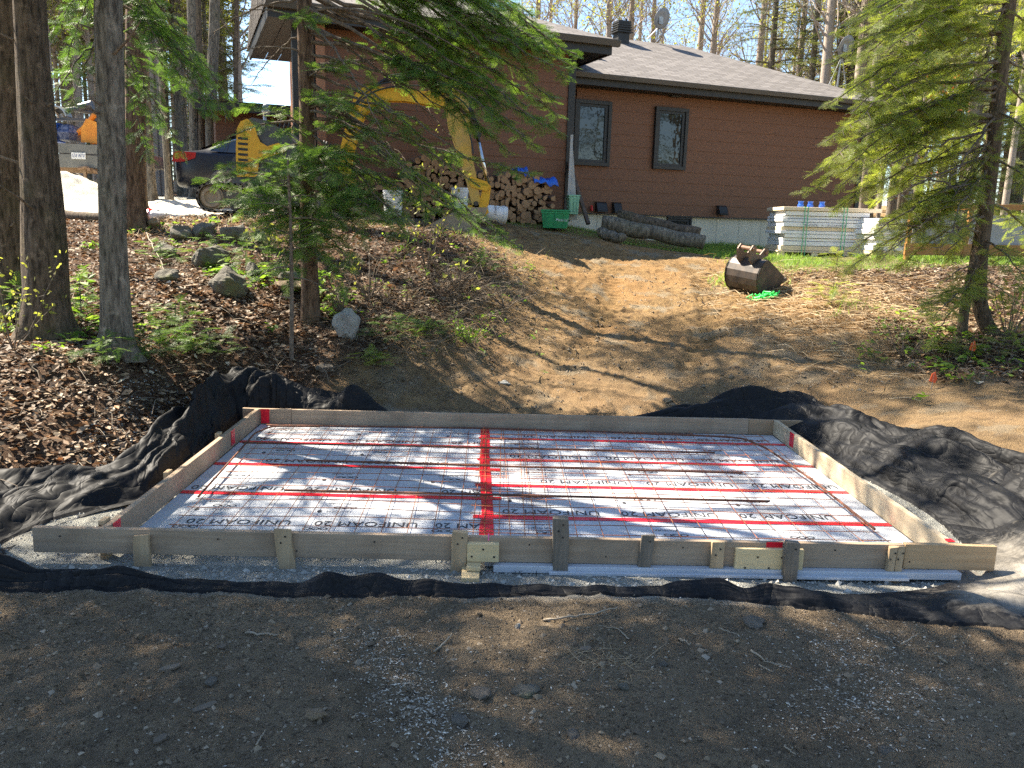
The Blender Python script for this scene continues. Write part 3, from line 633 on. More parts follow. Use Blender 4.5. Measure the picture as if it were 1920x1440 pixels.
def patch(V, lab):
    mb = MB(); mb.add(V, [(0, 1, 2, 3)]); o = mb.build('red_tape', M_RED); s_ = o.modifiers.new('s', 'SOLIDIFY'); s_.thickness = .002; s_.offset = 0; tag(o, lab, 'tape', 'red tape patches on the form boards')
def side_patch(xw, ya, yb, lab, s_=1):
    e = .003*s_; patch([(xw+e, ya, ZF+.02), (xw+e, yb, ZF+.02), (xw+e, yb, ZT+.001), (xw+e, ya, ZT+.001)], lab)
yy = float(atZ(436, 806, ZT)[1]); side_patch(X0, yy-.05, yy+.04, 'red tape patch on the inside of the left side board')
yy = float(atZ(1490, 812, ZT)[1]); side_patch(X1, yy-.05, yy+.05, 'red tape strip on the inner face of the right side board', -1)
patch([(X0+.012, Y1-.003, ZF+.01), (X0+.085, Y1-.003, ZF+.01), (X0+.085, Y1-.003, ZT+.001), (X0+.012, Y1-.003, ZT+.001)], 'bright red tape patch in the back left corner of the form')
side_patch(X0, Y0+.05, Y0+.14, 'faded red tape patch at the front end of the left board')
x_ = float(atZ(1452, 1016, ZT)[0]); patch([(x_-.045, yf-.003, ZT-.045), (x_+.045, yf-.003, ZT-.045), (x_+.045, yf-.003, ZT+.001), (x_-.045, yf-.003, ZT+.001)], 'faded red tape patch at the top of the front board above the pine plate')
x_ = X1+.02; patch([(x_-.02, Y0+.01, ZT+.002), (x_+.02, Y0+.01, ZT+.002), (x_+.02, Y0+.055, ZT+.002), (x_-.02, Y0+.055, ZT+.002)], 'tiny red tape square on top of the front right corner')
def mesh_sheet(x0, x1, y0, y1, z, rot, lab):
    t = thing('wire_mesh', lab, 'wire mesh', ((x0+x1)/2, (y0+y1)/2, 0), rot, 'rusty welded wire mesh sheets on the foam')
    mb = MB(); hx, hy = (x1-x0)/2, (y1-y0)/2
    def bend(x, y): return z + .012*vnoise(x*1.3+5, y*1.3, 4)
    k = 0
    for x in np.arange(-hx+.03, hx, .152):
        Y = np.linspace(-hy, hy, 14); mb.tube([(x+.004*vnoise(x*9, q*2), q, bend(x, q)) for q in Y], .0026, 4, cap=False)
    for y in np.arange(-hy+.03, hy, .152):
        X = np.linspace(-hx, hx, 16); mb.tube([(q, y+.004*vnoise(q*2, y*9), bend(q, y)+.005) for q in X], .0026, 4, cap=False)
    mb.build('wire_grid', M_WIRE, t, smooth=True)
mesh_sheet(-1.88, .42, 4.5, 7.1, .073, .008, 'rusty wire mesh sheet over the left foam boards')
mesh_sheet(-.1, 2.38, 4.55, 7.15, .09, -.012, 'rusty wire mesh sheet over the right foam boards, overlapping at the centre')
def rebar(pts, r, lab, z=.088):
    P = [atZ(px, py, z)*[1, 1, 0] + [0, 0, z] for px, py in pts]
    P = np.array(P); n = 40; L = np.r_[0, np.cumsum(np.linalg.norm(np.diff(P, axis=0), axis=1))]; t = np.linspace(0, L[-1], n*2)
    Q = np.stack([np.interp(t, L, P[:, i]) for i in range(3)], 1)
    for _ in range(3): Q[1:-1] = (Q[:-2]+2*Q[1:-1]+Q[2:])/4
    mb = MB(); mb.tube(Q, r, 7); tag(mb.build('steel_rebar', M_REBAR, smooth=True), lab, 'rebar', 'loose reinforcing bars on the foam')
rebar([(533, 919), (900, 927), (1443, 940)], .0085, 'long dark rebar across the front third of the foam', .1)
rebar([(574, 863), (900, 873), (1392, 887)], .008, 'long brown rebar across the middle of the foam', .1)
rebar([(455, 830), (900, 839), (1340, 849)], .008, 'thin dark rebar across the back third of the foam', .1)
rebar([(500, 797), (900, 803), (1300, 815)], .008, 'rebar lying along the foot of the back board', .075)
rebar([(372, 931), (440, 855), (478, 812), (510, 799), (600, 800)], .0075, 'bent rebar hooking round the back left corner of the foam', .1)
rebar([(1180, 812), (1340, 818), (1395, 822), (1440, 842), (1530, 905), (1640, 992)], .0085, 'bent rebar curving down the right side of the foam', .1)
mb = MB(); mb.tube([(XM+.02, yf-.004, ZT+.002), (XM+.02, yf-.005, .17)], .003, 5); mb.tube([(XM+.02, Y0+.04, .06), (XM+.02, Y0-.002, ZT+.003), (XM+.02, yf-.004, ZT+.003)], .003, 5); tag(mb.build('marker_string', simple('pink_string', (.9, .15, .4), None, 5, .6, 0)), 'short pink string hanging over the front board at the centre tape', 'string')
# ------------------------------------------------------------------ fabric ring round the form
#  inner x,y | outer x,y | crest height | crest position 0..1 | fold strength | dust
ST = [(-2.55,4.08,-2.7,3.82,.12,.5,.6,0),(-1.9,4.02,-1.95,3.86,.09,.5,.6,0),(-1.2,4.0,-1.2,3.87,.05,.5,.5,0),(-.5,3.99,-.5,3.84,.095,.5,.6,0),(.2,4.0,.2,3.89,.05,.5,.4,0),(.9,4.02,.9,3.9,.065,.5,.4,0),(1.5,4.0,1.5,3.84,.08,.5,.7,.05),(2.0,4.0,2.0,3.7,.07,.6,.6,.3),
(2.45,4.08,2.6,3.55,.08,.55,.6,.65),(2.8,4.3,3.4,3.5,.12,.5,.7,.75),(2.9,4.7,3.7,4.3,.2,.5,.9,.5),(2.95,5.2,3.8,5.1,.27,.45,1.,.3),(2.9,5.8,3.75,5.9,.29,.45,1.,.2),(2.84,6.3,3.6,6.6,.28,.45,1.,.18),(2.78,6.9,3.4,7.25,.28,.5,1.,.15),(2.5,7.38,2.95,7.85,.28,.5,1.,.15),
 (2.0,7.42,2.2,7.95,.26,.5,1.,.35),(1.45,7.42,1.5,7.72,.14,.5,.6,.1),(.9,7.4,.9,7.55,.05,.5,.3,0),(0,7.38,0,7.5,.04,.5,.2,0),(-.7,7.38,-.7,7.52,.05,.5,.2,0),(-1.0,7.38,-1.0,7.6,.16,.5,.3,0),
 (-1.28,7.38,-1.2,7.78,.33,.4,.3,.05),(-1.55,7.38,-1.5,7.8,.2,.5,.5,.05),(-1.85,7.4,-1.85,7.85,.36,.5,.6,.08),(-2.08,7.4,-2.2,7.85,.46,.45,.6,.05),(-2.2,7.3,-2.5,7.7,.38,.6,.7,.05),(-2.22,6.95,-2.6,7.25,.44,.5,.7,.05),(-2.2,6.5,-2.55,6.75,.34,.6,.8,.05),
 (-2.2,6.0,-2.6,6.15,.28,.6,.8,.05),(-2.25,5.6,-2.65,5.7,.2,.6,.8,.05),(-2.35,5.3,-2.95,5.45,.15,.55,.8,.05),(-2.55,5.05,-3.2,5.2,.13,.55,.8,.05),(-2.7,4.75,-3.4,4.85,.15,.5,.8,.05),(-2.75,4.45,-3.5,4.4,.15,.5,.8,.05),(-2.7,4.2,-3.4,4.0,.14,.5,.6,.1),(-2.62,4.12,-3.0,3.82,.12,.5,.5,.05)]
def fabric():
    S = np.array(ST); n = len(S); m_ = 2200; u = np.arange(m_)/m_*n; i = np.floor(u).astype(int); f = (u-i)[:, None]
    p = [S[(i+k-1) % n] for k in range(4)]
    C = .5*((2*p[1]) + (-p[0]+p[2])*f + (2*p[0]-5*p[1]+4*p[2]-p[3])*f*f + (-p[0]+3*p[1]-3*p[2]+p[3])*f**3)
    K = 80; v = np.linspace(-.12, 1.06, K)[None]; U = u[:, None]
    jit = .12*fbm(U*1.7+0*v, v*0+2., 1, 3, 8)
    vv = v + jit*np.clip(v*2, 0, 1)
    x = C[:, 0:1]*(1-vv) + C[:, 2:3]*vv; y = C[:, 1:2]*(1-vv) + C[:, 3:4]*vv
    cp_ = np.clip(C[:, 5:6], .2, .8); a = np.where(v < cp_, v/cp_, (1-v)/(1-cp_)); a = np.clip(a, 0, 1)
    prof = np.sin(a*PI/2)**.8
    g = tz(x, y); gi = g[:, :1]*0; front = (y.mean(1, keepdims=True) < 4.05)*1.0; crest = C[:, 4:5]*(1+.15*fbm(U*1.1, U*0, 1, 2, 11)+front*(.55*vnoise(U*2.3, U*0, 12)+.35*vnoise(U*5.1, U*0, 13)))
    go = g[:, -8:].mean(1, keepdims=True)
    base = np.where(v < cp_, 0, go*np.clip((v-cp_)/(1-cp_), 0, 1))
    z = np.where(v < cp_, prof*crest, go*np.clip((v-cp_)/(1-cp_), 0, 1)*1 + (crest-0*go)*prof*(1-np.clip((v-cp_)/(1-cp_), 0, 1)*0) - go*0*prof)
    z = np.where(v >= cp_, np.maximum(go*1, 0) + (crest-go)*prof, z)
    fs = C[:, 6:7]*np.clip(crest/.35, .25, 1.3)*sstep(-.05, .15, v)*sstep(1.1, .9, v)
    warp = 1.1*fbm(x, y, 1.3, 3, 31)
    rg = lambda q, p: np.sqrt(np.abs(q)**2+.004)
    f1 = rg(vnoise(U*.55 + warp*.5, v*4.6 + warp*.7 + U*.5, 41)*1.3, 1); f2 = rg(vnoise(U*1.6 - warp*.9 + v*2.0, v*2.0, 43)*1.2, 1); f3 = rg(vnoise(U*1.3 + warp, v*11 + U*1.2, 47), 1)
    z = z + fs*(.17*(f1-.35) + .075*(f2-.3) + .05*(f3-.3) + .003*fbm(x, y, 11, 2, 44))
    hi = ground(x, y)
    z = np.maximum(z, hi + .012 + .01*fbm(x, y, 6, 2, 45)+.004)
    zo = np.where((v < -.02), .006+0*z, z); zo = np.where(v > 1.03, hi-.03, zo)
    edge = x*0
    # curled free edge pushed sideways a little
    dx = .03*fs*fbm(U*6, v*3, 1, 2, 50); x = x+dx; y = y+dx
    dust = np.clip(np.maximum(0, C[:, 7:8]-.06)*(.5+.9*fbm(x, y, 2.2, 4, 60)+.35*(1-np.abs(v-.6))), 0, 1)
    mb = MB(); I = np.arange(m_)[:, None]*K; I2 = ((np.arange(m_)+1) % m_)[:, None]*K; J = np.arange(K-1)[None]
    mb.add(np.stack([x, y, zo], -1).reshape(-1, 3), np.stack([I+J, I+J+1, I2+J+1, I2+J], -1).reshape(-1, 4), dust.ravel())
    o = mb.build('landscape_fabric', M_FAB, smooth=True)
    tag(o, 'black geotextile fabric heaped in folds all round the slab form', 'fabric')
fabric()
# ------------------------------------------------------------------ machine and vehicles
M_YEL = simple('yellow_paint', (.75, .42, .02), (.68, .36, .02), 6, .4, .05)
M_YELD = simple('dusty_yellow_paint', (.62, .38, .06), (.5, .33, .1), 7, .55, .1)
M_RUB = simple('dusty_rubber', (.1, .09, .075), (.2, .175, .14), 9, .85, .3)
M_STEEL = simple('dark_steel', (.05, .045, .04), (.12, .095, .07), 9, .55, .15, metal=.3)
M_CHROME = simple('chrome_rod', (.7, .7, .7), (.6, .6, .6), 9, .15, 0, metal=1)
M_GREYP = simple('grey_hood', (.05, .052, .055), (.09, .09, .092), 6, .4, .05)
M_TAN = simple('dusty_bucket_steel', (.36, .29, .2), (.28, .22, .15), 7, .75, .2)
EY = 14.25; EB = atY(540, 398, EY); EZ = gz(EB[0], EY)
exc = thing('mini_excavator', 'yellow mini excavator with louvred counterweight and arched boom before the house', 'excavator', (EB[0], EY, EB[2]))
def ex(px, py): P = atY(px, py, EY); return (P[0]-EB[0], P[2]-EB[2])
def exl(*pts): return [ex(*p) for p in pts]
for yy, far in ((-.62, 0), (.42, 1)):
    a = ex(418, 372); b = ex(668, 374); r = .235; cz = a[1]; P = []
    for t in np.linspace(PI/2, 3*PI/2, 9): P.append((a[0]+r*math.cos(t), cz+r*math.sin(t)))
    for t in np.linspace(-PI/2, PI/2, 9): P.append((b[0]+(r-.03)*math.cos(t), cz-.02+(r-.03)*math.sin(t)))
    mb = MB(); n = len(P); inn = [(a[0]+(p[0]-a[0])*(1-.035/r) if p[0] < a[0] else b[0]+(p[0]-b[0])*(1-.035/r) if p[0] > b[0] else p[0], cz+(p[1]-cz)*(1-.035/r)) for p in P]
    V = [(p[0], y, p[1]) for y in (yy, yy+.36) for p in P] + [(p[0], y, p[1]) for y in (yy, yy+.36) for p in inn]
    F = []
    for i in range(n):
        j = (i+1) % n; F += [(i, j, n+j, n+i), (2*n+i, 3*n+i, 3*n+j, 2*n+j), (i, 2*n+i, 2*n+j, j), (n+i, n+j, 3*n+j, 3*n+i)]
    mb.poly(V, F)
    Pc = np.array(P+[P[0]]); L = np.r_[0, np.cumsum(np.linalg.norm(np.diff(Pc, axis=0), axis=1))]
    for s_ in np.arange(0, L[-1], .1):
        x = np.interp(s_, L, Pc[:, 0]); z = np.interp(s_, L, Pc[:, 1]); x2 = np.interp(s_+.02, L, Pc[:, 0]); z2 = np.interp(s_+.02, L, Pc[:, 1])
        d = np.array([x2-x, 0, z2-z]); d /= np.linalg.norm(d)+1e-9; nn = np.array([-d[2], 0, d[0]])*-1
        c = np.array([x, yy+.18, z]) + nn*-.012; mb.bar(c-[0, .18, 0], c+[0, .18, 0], .045, .03, upv=tuple(nn))
    tr = mb.build('track', M_RUB, exc)
    mb = MB(); M = TR((a[0], yy+.02, cz), rx=PI/2); mb.lathe([(0, -.03), (.1, -.03), (.11, 0), (.155, 0), (.17, -.04), (.19, -.04), (.19, -.3), (0, -.3)], 22, M=M); mb.build('sprocket', M_TAN, exc)
    mb = MB(); M = TR((b[0], yy+.04, cz-.02), rx=PI/2); mb.lathe([(0, -.02), (.08, -.02), (.1, 0), (.16, 0), (.165, -.28), (0, -.28)], 22, M=M)
    for k in range(4): mb.lathe([(0, 0), (.06, 0), (.06, -.28), (0, -.28)], 14, M=TR((a[0]+.35+k*.42, yy+.05, cz-.14), rx=PI/2))
    mb.build('roller', M_STEEL, exc)
    mb = MB(); mb.box((a[0]+.15, yy+.07, cz-.1), (b[0]-.12, yy+.3, cz+.09)); mb.build('track_frame', M_RUB, exc, bevel=.02)
mb = MB(); x0, z0 = ex(455, 350); mb.box((x0+.6, -.45, .25), (x0+1.6, .6, .4)); mb.lathe([(0, .38), (.42, .38), (.42, .5), (0, .5)], 28, (x0+1.0, .05, 0)); mb.build('undercarriage', M_STEEL, exc)
mb = MB(); mb.prism(exl((462, 348), (650, 346), (650, 334), (466, 334)), -.55, .75); mb.build('platform', M_STEEL, exc, bevel=.01)
cw = MB(); cw.prism(exl((467, 333), (466, 285), (468, 250), (474, 238), (484, 234), (496, 246), (500, 262), (506, 275), (520, 283), (540, 277), (549, 288), (541, 292), (515, 299), (503, 307), (500, 333)), -.62, .8); o = cw.build('counterweight', M_YEL, exc, bevel=.02)
mb = MB()
for k in range(6):
    x, z = ex(468, 264+k*9.6); mb.prism([(x, z), (x+.15, z-.008), (x+.15, z-.045), (x, z-.037)], -.628, -.60)
mb.build('louvre_slots', M_BLACK, o)
mb = MB(); mb.prism(exl((457, 343), (458, 305), (466, 296), (467, 334), (500, 334), (500, 345), (460, 347)), -.6, .78); mb.build('bumper', M_GREYP, exc, bevel=.015)
mb = MB(); mb.prism(exl((483, 235), (492, 231), (515, 236), (540, 249), (560, 270), (575, 300), (575, 333), (503, 333), (503, 308), (541, 293), (551, 288), (541, 275), (520, 281), (508, 274), (500, 258), (496, 244)), -.58, .76); mb.build('hood', M_GREYP, exc, bevel=.02)
mb = MB(); x, z = ex(500, 225); mb.tube([(x, -.1, z-.1), (x, -.1, z+.06)], .03, 8); mb.lathe([(0, -.05), (.045, -.05), (.07, .02), (.05, .12), (0, .14)], 16, (x+.02, -.1, z+.1)); mb.build('exhaust', M_METAL, exc, smooth=True)
mb = MB(); P = exl((572, 300), (620, 298), (622, 290), (575, 288)); mb.prism(P, -.1, .4); P = exl((572, 298), (566, 252), (574, 250), (584, 296)); mb.prism(P, -.1, .4); mb.build('seat', M_BLACK, exc, bevel=.02)
mb = MB(); mb.prism(exl((612, 334), (614, 300), (628, 296), (640, 334)), -.3, .5)
for yq in (-.25, -.05, .3): x, z = ex(620, 298); mb.tube([(x, yq, z), (x-.05, yq, z+.22)], .012, 6); mb.lathe([(0, -.03), (.03, 0), (0, .04)], 10, (x-.05, yq, z+.24))
for k in range(5): x, z = ex(520+8*k, 232); mb.tube([(x, -.2, z-.12), (x+.05, -.2, z+.02+.03*(k % 2)), (x+.12, -.15, z-.05)], .016, 6)
mb.build('control_console', M_BLACK, exc)
mb = MB()
for k, (p, q_, r_) in enumerate([((664, 205), (700, 150), (760, 158)), ((672, 200), (705, 158), (800, 165)), ((840, 195), (880, 215), (888, 290)), ((846, 180), (892, 200), (900, 270))]):
    A0, A1, A2 = [np.array([ex(*w__)[0], -.17-.03*k, ex(*w__)[1]]) for w__ in (p, q_, r_)]; t_ = np.linspace(0, 1, 12)[:, None]; mb.tube((1-t_)**2*A0+2*t_*(1-t_)*A1+t_**2*A2, .014, 6)
mb.build('hydraulic_hose', M_BLACK, exc)
BY0, BY1 = -.13, .09
mb = MB(); mb.prism(exl((632, 345), (640, 292), (650, 250), (655, 228), (664, 204), (668, 184), (676, 173), (690, 166), (705, 166), (740, 170), (800, 176), (832, 168), (846, 176), (848, 198), (836, 201), (760, 189), (718, 188), (702, 195), (683, 215), (671, 246), (658, 300), (652, 345)), BY0, BY1); mb.build('boom', M_YEL, exc, bevel=.02)
mb = MB(); mb.prism(exl((634, 372), (632, 330), (645, 322), (664, 335), (662, 372)), -.2, .16); mb.build('boom_bracket', M_YELD, exc, bevel=.015)
mb = MB()
x, z = ex(722, 150); x1_, z1 = ex(786, 143); x2, z2 = ex(838, 141); x3, z3 = ex(697, 168)
mb.tube([(x, -.02, z), (x1_, -.02, z1)], .055, 12); mb.tube([(x3, -.02, z3), (x, -.02, z)], .03, 8)
mb.tube([(x, -.1, z+.04), (x1_, -.1, z1+.06), (x2, -.1, z2-.0)], .016, 6); mb.build('arm_cylinder', M_BLACK, exc, smooth=False)
mb = MB(); mb.tube([(x1_, -.02, z1), (x2, -.02, z2)], .027, 10); mb.build('cylinder_rod', M_CHROME, exc, smooth=True)
mb = MB(); mb.prism(exl((838, 137), (850, 138), (862, 146), (872, 162), (876, 180), (878, 210), (879, 245), (882, 290), (890, 325), (898, 372), (896, 388), (888, 386), (878, 345), (867, 310), (855, 275), (843, 240), (838, 200), (836, 158)), BY0-.01, BY1+.01); sti = mb.build('stick', M_YELD, exc, bevel=.02)
mb = MB(); 
for p in ((843, 146), (842, 192), (893, 382)): x, z = ex(*p); mb.tube([(x, BY0-.03, z), (x, BY1+.03, z)], .04, 12)
mb.build('pin', M_STEEL, sti)
mb = MB(); x, z = ex(874, 200); x1_, z1 = ex(896, 258); mb.tube([(x, -.02, z), (x1_, -.02, z1)], .06, 12)
mb.tube([(x+.05, -.1, z+.1), (x+.16, -.1, z-.2), (x1_+.06, -.1, z1+.1), (x1_+.03, -.1, z1)], .018, 6); mb.build('bucket_cylinder', M_BLACK, exc)
x2, z2 = ex(915, 348); mb = MB(); mb.tube([(x1_, -.02, z1), (x2, -.02, z2)], .032, 10); mb.build('cylinder_rod', M_CHROME, exc, smooth=True)
mb = MB(); mb.prism(exl((880, 339), (884, 333), (912, 342), (919, 350), (912, 358), (904, 356), (884, 350)), BY0-.03, BY0+.01); mb.prism(exl((880, 339), (884, 333), (912, 342), (919, 350), (912, 358), (904, 356), (884, 350)), BY1-.01, BY1+.03)
mb.prism(exl((908, 348), (920, 350), (915, 385), (903, 392), (898, 384)), BY0+.02, BY1-.02); mb.build('linkage', M_YEL, exc, bevel=.008)
BP = exl((858, 398), (875, 392), (912, 392), (908, 402), (892, 410), (884, 428), (872, 440), (850, 447), (826, 443), (806, 430), (812, 422), (835, 410))
mb = MB(); mb.prism(BP, -.42, .42); mb.build('bucket', M_TAN, exc, bevel=.02)
mb = MB(); mb.prism(exl((878, 386), (912, 384), (916, 398), (905, 408), (884, 404)), -.14, -.1); mb.prism(exl((878, 386), (912, 384), (916, 398), (905, 408), (884, 404)), .08, .12); mb.build('bucket_ear', M_YEL, exc, bevel=.006)
mb = MB(); mb.prism(exl((636, 391), (740, 393), (742, 399), (738, 412), (640, 409), (634, 400)), -.75, -.6); mb.prism(exl((640, 396), (738, 398), (738, 406), (640, 404)), -.6, .8); a = ex(640, 380); mb.bar((a[0]-.5, -.3, a[1]+.02), (a[0]+.1, -.65, a[1]-.12), .08, .07); mb.build('dozer_blade', M_TAN, exc, bevel=.01)
# sedan
M_CAR = simple('black_car_paint', (.008, .01, .018), (.01, .012, .022), 3, .28, 0, spec=.5)
M_CARG = simple('car_glass', (.02, .025, .03), None, 3, .04, 0, spec=1)
M_TAIL, n_, b_ = newmat('red_tail_lamp'); b_.inputs['Base Color'].default_value = (.3, .008, .012, 1); b_.inputs['Roughness'].default_value = .15
CY = 19.5; C0 = atY(330, 374, CY); CR = math.radians(16)
car = thing('black_sedan', 'black sedan with red tail lamp parked behind the yellow excavator', 'car', (C0[0], C0[1], C0[2]), CR); car.scale = (1.08, 1.08, 1.1)
def loft(st, wtop=.72):
    # st: (x, zbot, zbelt, ztop, halfwidth, halfwidth top)
    V = []; K = 14
    for x, z0, zb_, zt2, hw_, ht in st:
        R = [(-hw_*.8, z0), (-hw_*.97, z0+.08), (-hw_, z0+.25), (-hw_*1.0, (z0+zb_)/2+.08), (-hw_*.96, zb_-.03), (-hw_*.93, zb_), (-ht, zt2-.04), (-ht*.82, zt2)]
        R = R + [(-a, b) for a, b in reversed(R)]
        R = R[:8] + R[8:]
        V.append([(x, a+.9, b) for a, b in R])
    K = 16; V = np.array(V); n = len(V); F = [(i*K+j, i*K+(j+1) % K, (i+1)*K+(j+1) % K, (i+1)*K+j) for i in range(n-1) for j in range(K)]
    F += [tuple(range(K-1, -1, -1)), tuple((n-1)*K+j for j in range(K))]
    return V.reshape(-1, 3), F
st = [(0.0, .36, .74, .8, .7, .6), (.01, .3, .84, .88, .76, .64), (.04, .27, .93, .96, .82, .66), (.12, .26, .99, 1.0, .86, .66), (.3, .25, 1.0, 1.03, .89, .66), (.55, .25, .98, 1.05, .9, .64), (.8, .25, .97, 1.17, .9, .62), (1.15, .23, .96, 1.32, .9, .6), (1.5, .2, .95, 1.4, .91, .58), (2.0, .19, .94, 1.43, .91, .58), (2.6, .19, .93, 1.42, .91, .58), (3.0, .2, .92, 1.3, .91, .6), (3.45, .22, .91, 1.0, .9, .63), (3.9, .24, .88, .93, .88, .64), (4.3, .28, .8, .84, .82, .6), (4.6, .34, .66, .7, .68, .5), (4.68, .42, .58, .6, .55, .4)]
V, F = loft(st); mb = MB(); mb.poly(V, F); o = mb.build('body', M_CAR, car, smooth=True); o.modifiers.new('sub', 'SUBSURF').levels = 1; o.modifiers[-1].render_levels = 2
def sideglass(p, y0=-.004): 
    return p
mb = MB(); G_ = [(.72, 1.02), (1.02, 1.2), (1.42, 1.33), (1.55, 1.35), (1.55, 1.0), (.9, 1.0)]
G2 = [(1.6, 1.355), (2.35, 1.37), (2.38, 1.0), (1.6, 1.0)]; G3 = [(2.44, 1.37), (2.72, 1.35), (3.1, 1.2), (3.32, 1.0), (2.46, 1.0)]
def yside(x, z): return .9-.91*.945 + (z-.95)*.74-.014
for g in (G_, G2, G3):
    for off in (0,):
        A = [(x, yside(x, z), z) for x, z in g]; B = [(x, yside(x, z)+.03, z) for x, z in g]; n = len(g)
        mb.poly(A+B, [tuple(range(n)), tuple(range(2*n-1, n-1, -1))] + [(i, n+i, n+(i+1) % n, (i+1) % n) for i in range(n)])
mb.build('side_window', M_CARG, car)
mb = MB(); mb.poly([(.52, .35, 1.075), (.52, 1.45, 1.075), (1.22, 1.4, 1.375), (1.22, .4, 1.375), (.5, .35, 1.05), (.5, 1.45, 1.05)], [(0, 3, 2, 1)]); mb.build('rear_window', M_CARG, car)
mb = MB(); mb.tube([(x, yside(x, z)-.006, z) for x, z in ((.72, 1.03), (1.02, 1.215), (1.42, 1.345), (1.9, 1.375), (2.7, 1.36))], .01, 5); mb.build('window_trim', M_CHROME, car)
mb = MB(); mb.prism([(-.01, .78), (.02, .93), (.1, .965), (.42, .95), (.4, .86), (.22, .79), (.05, .77)], .0, .05); mb.prism([(-.03, .78), (.0, .93), (.05, .955), (.05, .78)], .05, .42); mb.build('tail_lamp', M_TAIL, car, bevel=.012)
for wx in (.98, 3.75):
    for wy in (-.045, 1.6):
        mb = MB(); M = TR((wx, wy+.22, .325), rx=PI/2); mb.lathe([(.2, .215), (.23, .22), (.3, .215), (.325, .19), (.33, .1), (.325, 0), (.2, 0)], 30, M=M); wh = mb.build('wheel', M_RUB, car, smooth=True)
        mb = MB()
        mb.lathe([(.0, .17), (.05, .18), (.06, .16), (.07, .15)], 20, M=M); mb.lathe([(.18, .16), (.2, .2), (.23, .215)], 26, M=M)
        for k in range(8):
            q = k*PI/4; c = np.array([wx, wy+.22-.165, .325]); mb.bar(c+.05*np.array([math.cos(q), 0, math.sin(q)]), c+.2*np.array([math.cos(q), 0, math.sin(q)]), .035, .03, upv=(0, 1, 0))
        mb.build('rim', M_METAL, wh)
mb = MB(); mb.box((2.2, .0, .78), (2.38, .02, .8)); mb.build('door_handle', M_CAR, car)
# trailer full of odds and ends
TY = 17.2; T0 = atY(90, 300, TY); M_ALU = simple('dull_trailer_grey', (.2, .19, .165), (.15, .145, .125), 6, .5, .1, metal=.3)
tg = gz(T0[0]+.6, TY)
tra = thing('utility_trailer', 'grey utility trailer with licence plate behind the white gravel pile', 'trailer', (T0[0], TY, 0), .05)
def tp(px, py): P = atY(px, py, TY); return (P[0]-T0[0], P[2])
def tpl(*p): return [tp(*q) for q in p]
mb = MB(); mb.prism(tpl((88, 268), (192, 274), (192, 288), (88, 285)), -.03, .02); mb.prism(tpl((90, 288), (192, 294), (190, 314), (92, 312)), -.05, .05); mb.box((tp(88, 0)[0], .05, tp(90, 300)[1]), (tp(192, 0)[0], 2.6, tp(90, 296)[1])); mb.box((tp(88, 0)[0], .02, tp(90, 300)[1]), (tp(88, 0)[0]+.04, 2.6, tp(90, 270)[1])); mb.box((tp(200, 0)[0], .02, tp(90, 300)[1]), (tp(200, 0)[0]+.04, 2.6, tp(90, 272)[1])); mb.build('cargo_box', M_ALU, tra, bevel=.01)
a, b = tp(135, 286), tp(162, 299); mb = MB(); mb.box((a[0], -.07, b[1]), (b[0], -.055, a[1])); pl = mb.build('licence_plate', simple('plate_white', (.75, .75, .72), None, 4, .4, 0), tra, bevel=.003)
mb = MB(); put_text(mb, 'G59 WTV', .1, TR(((a[0]+b[0])/2, -.0725, (a[1]+b[1])/2), rx=PI/2), .24); mb.build('plate_lettering', simple('plate_blue', (.02, .04, .2), None, 4, .4, 0), pl)
for px, wy in ((106, .7), (182, .7)):
    x, z = tp(px, 330); zc = tg+.3; mb = MB(); mb.lathe([(0, .0), (.1, .0), (.14, .03), (.28, .02), (.3, .0), (.3, .16), (.0, .16)], 22, M=TR((x, wy, zc), rx=PI/2)); mb.build('wheel', M_RUB, tra, smooth=True)
mb = MB(); x, z = tp(150, 318); mb.bar((x-.5, .2, z), (x+.6, .2, z-.02), .08, .1); mb.bar((x+.25, -.25, z), (x+.25, .6, z), .06, .06); mb.bar((x+.1, -.05, z-.25), (x+.1, -.05, z), .05, .05); mb.tube([(x+.0, -.1, z+.02), (x+.15, -.12, z+.05), (x+.3, -.1, z-.02), (x+.5, -.08, z-.1)], .03, 6); mb.build('hitch_frame', simple('rusty_frame', (.3, .2, .12), (.2, .12, .07), 9, .8, .1), tra)
def item(name, lab, cat, px, py, dy, fn, mat, grp='odds and ends in the trailer', **kw):
    P = atY(px, py, TY+dy); mb = MB(); fn(mb); o = mb.build(name, mat, **kw); o.location = tuple(P); return tag(o, lab, cat, grp)
def fender(mb):
    n = 14; prof = []
    for t in np.linspace(.15, PI*.95, n): prof.append((.24*math.cos(t), .24*math.sin(t)))
    V = [(x, y, z) for y in (-.12, .12) for x, z in prof] + [(x*.9, y, z*.9) for y in (-.12, .12) for x, z in prof]; F = []
    for i in range(n-1): F += [(i, n+i, n+i+1, i+1), (2*n+i, 2*n+i+1, 3*n+i+1, 3*n+i), (i, i+1, 2*n+i+1, 2*n+i), (n+i, 3*n+i, 3*n+i+1, n+i+1)]
    mb.poly(V, F); mb.tube([(-.2, 0, .05), (-.18, 0, -.3)], .02, 6)
M_PALE = simple('pale_plastic', (.6, .5, .35), (.5, .42, .3), 5, .5, 0); M_BLUE = simple('blue_plastic', (.02, .09, .5), (.02, .14, .6), 5, .4, 0); M_ORN = simple('orange_plastic', (.75, .3, .03), (.65, .22, .02), 5, .5, 0)
item('fender', 'curved tan fender standing on the trailer load', 'fender', 93, 225, .5, fender, M_PALE, 'curved fenders on the trailer')
item('fender', 'curved silver fender beside the tan one on the trailer load', 'fender', 108, 222, .4, fender, M_METAL, 'curved fenders on the trailer')
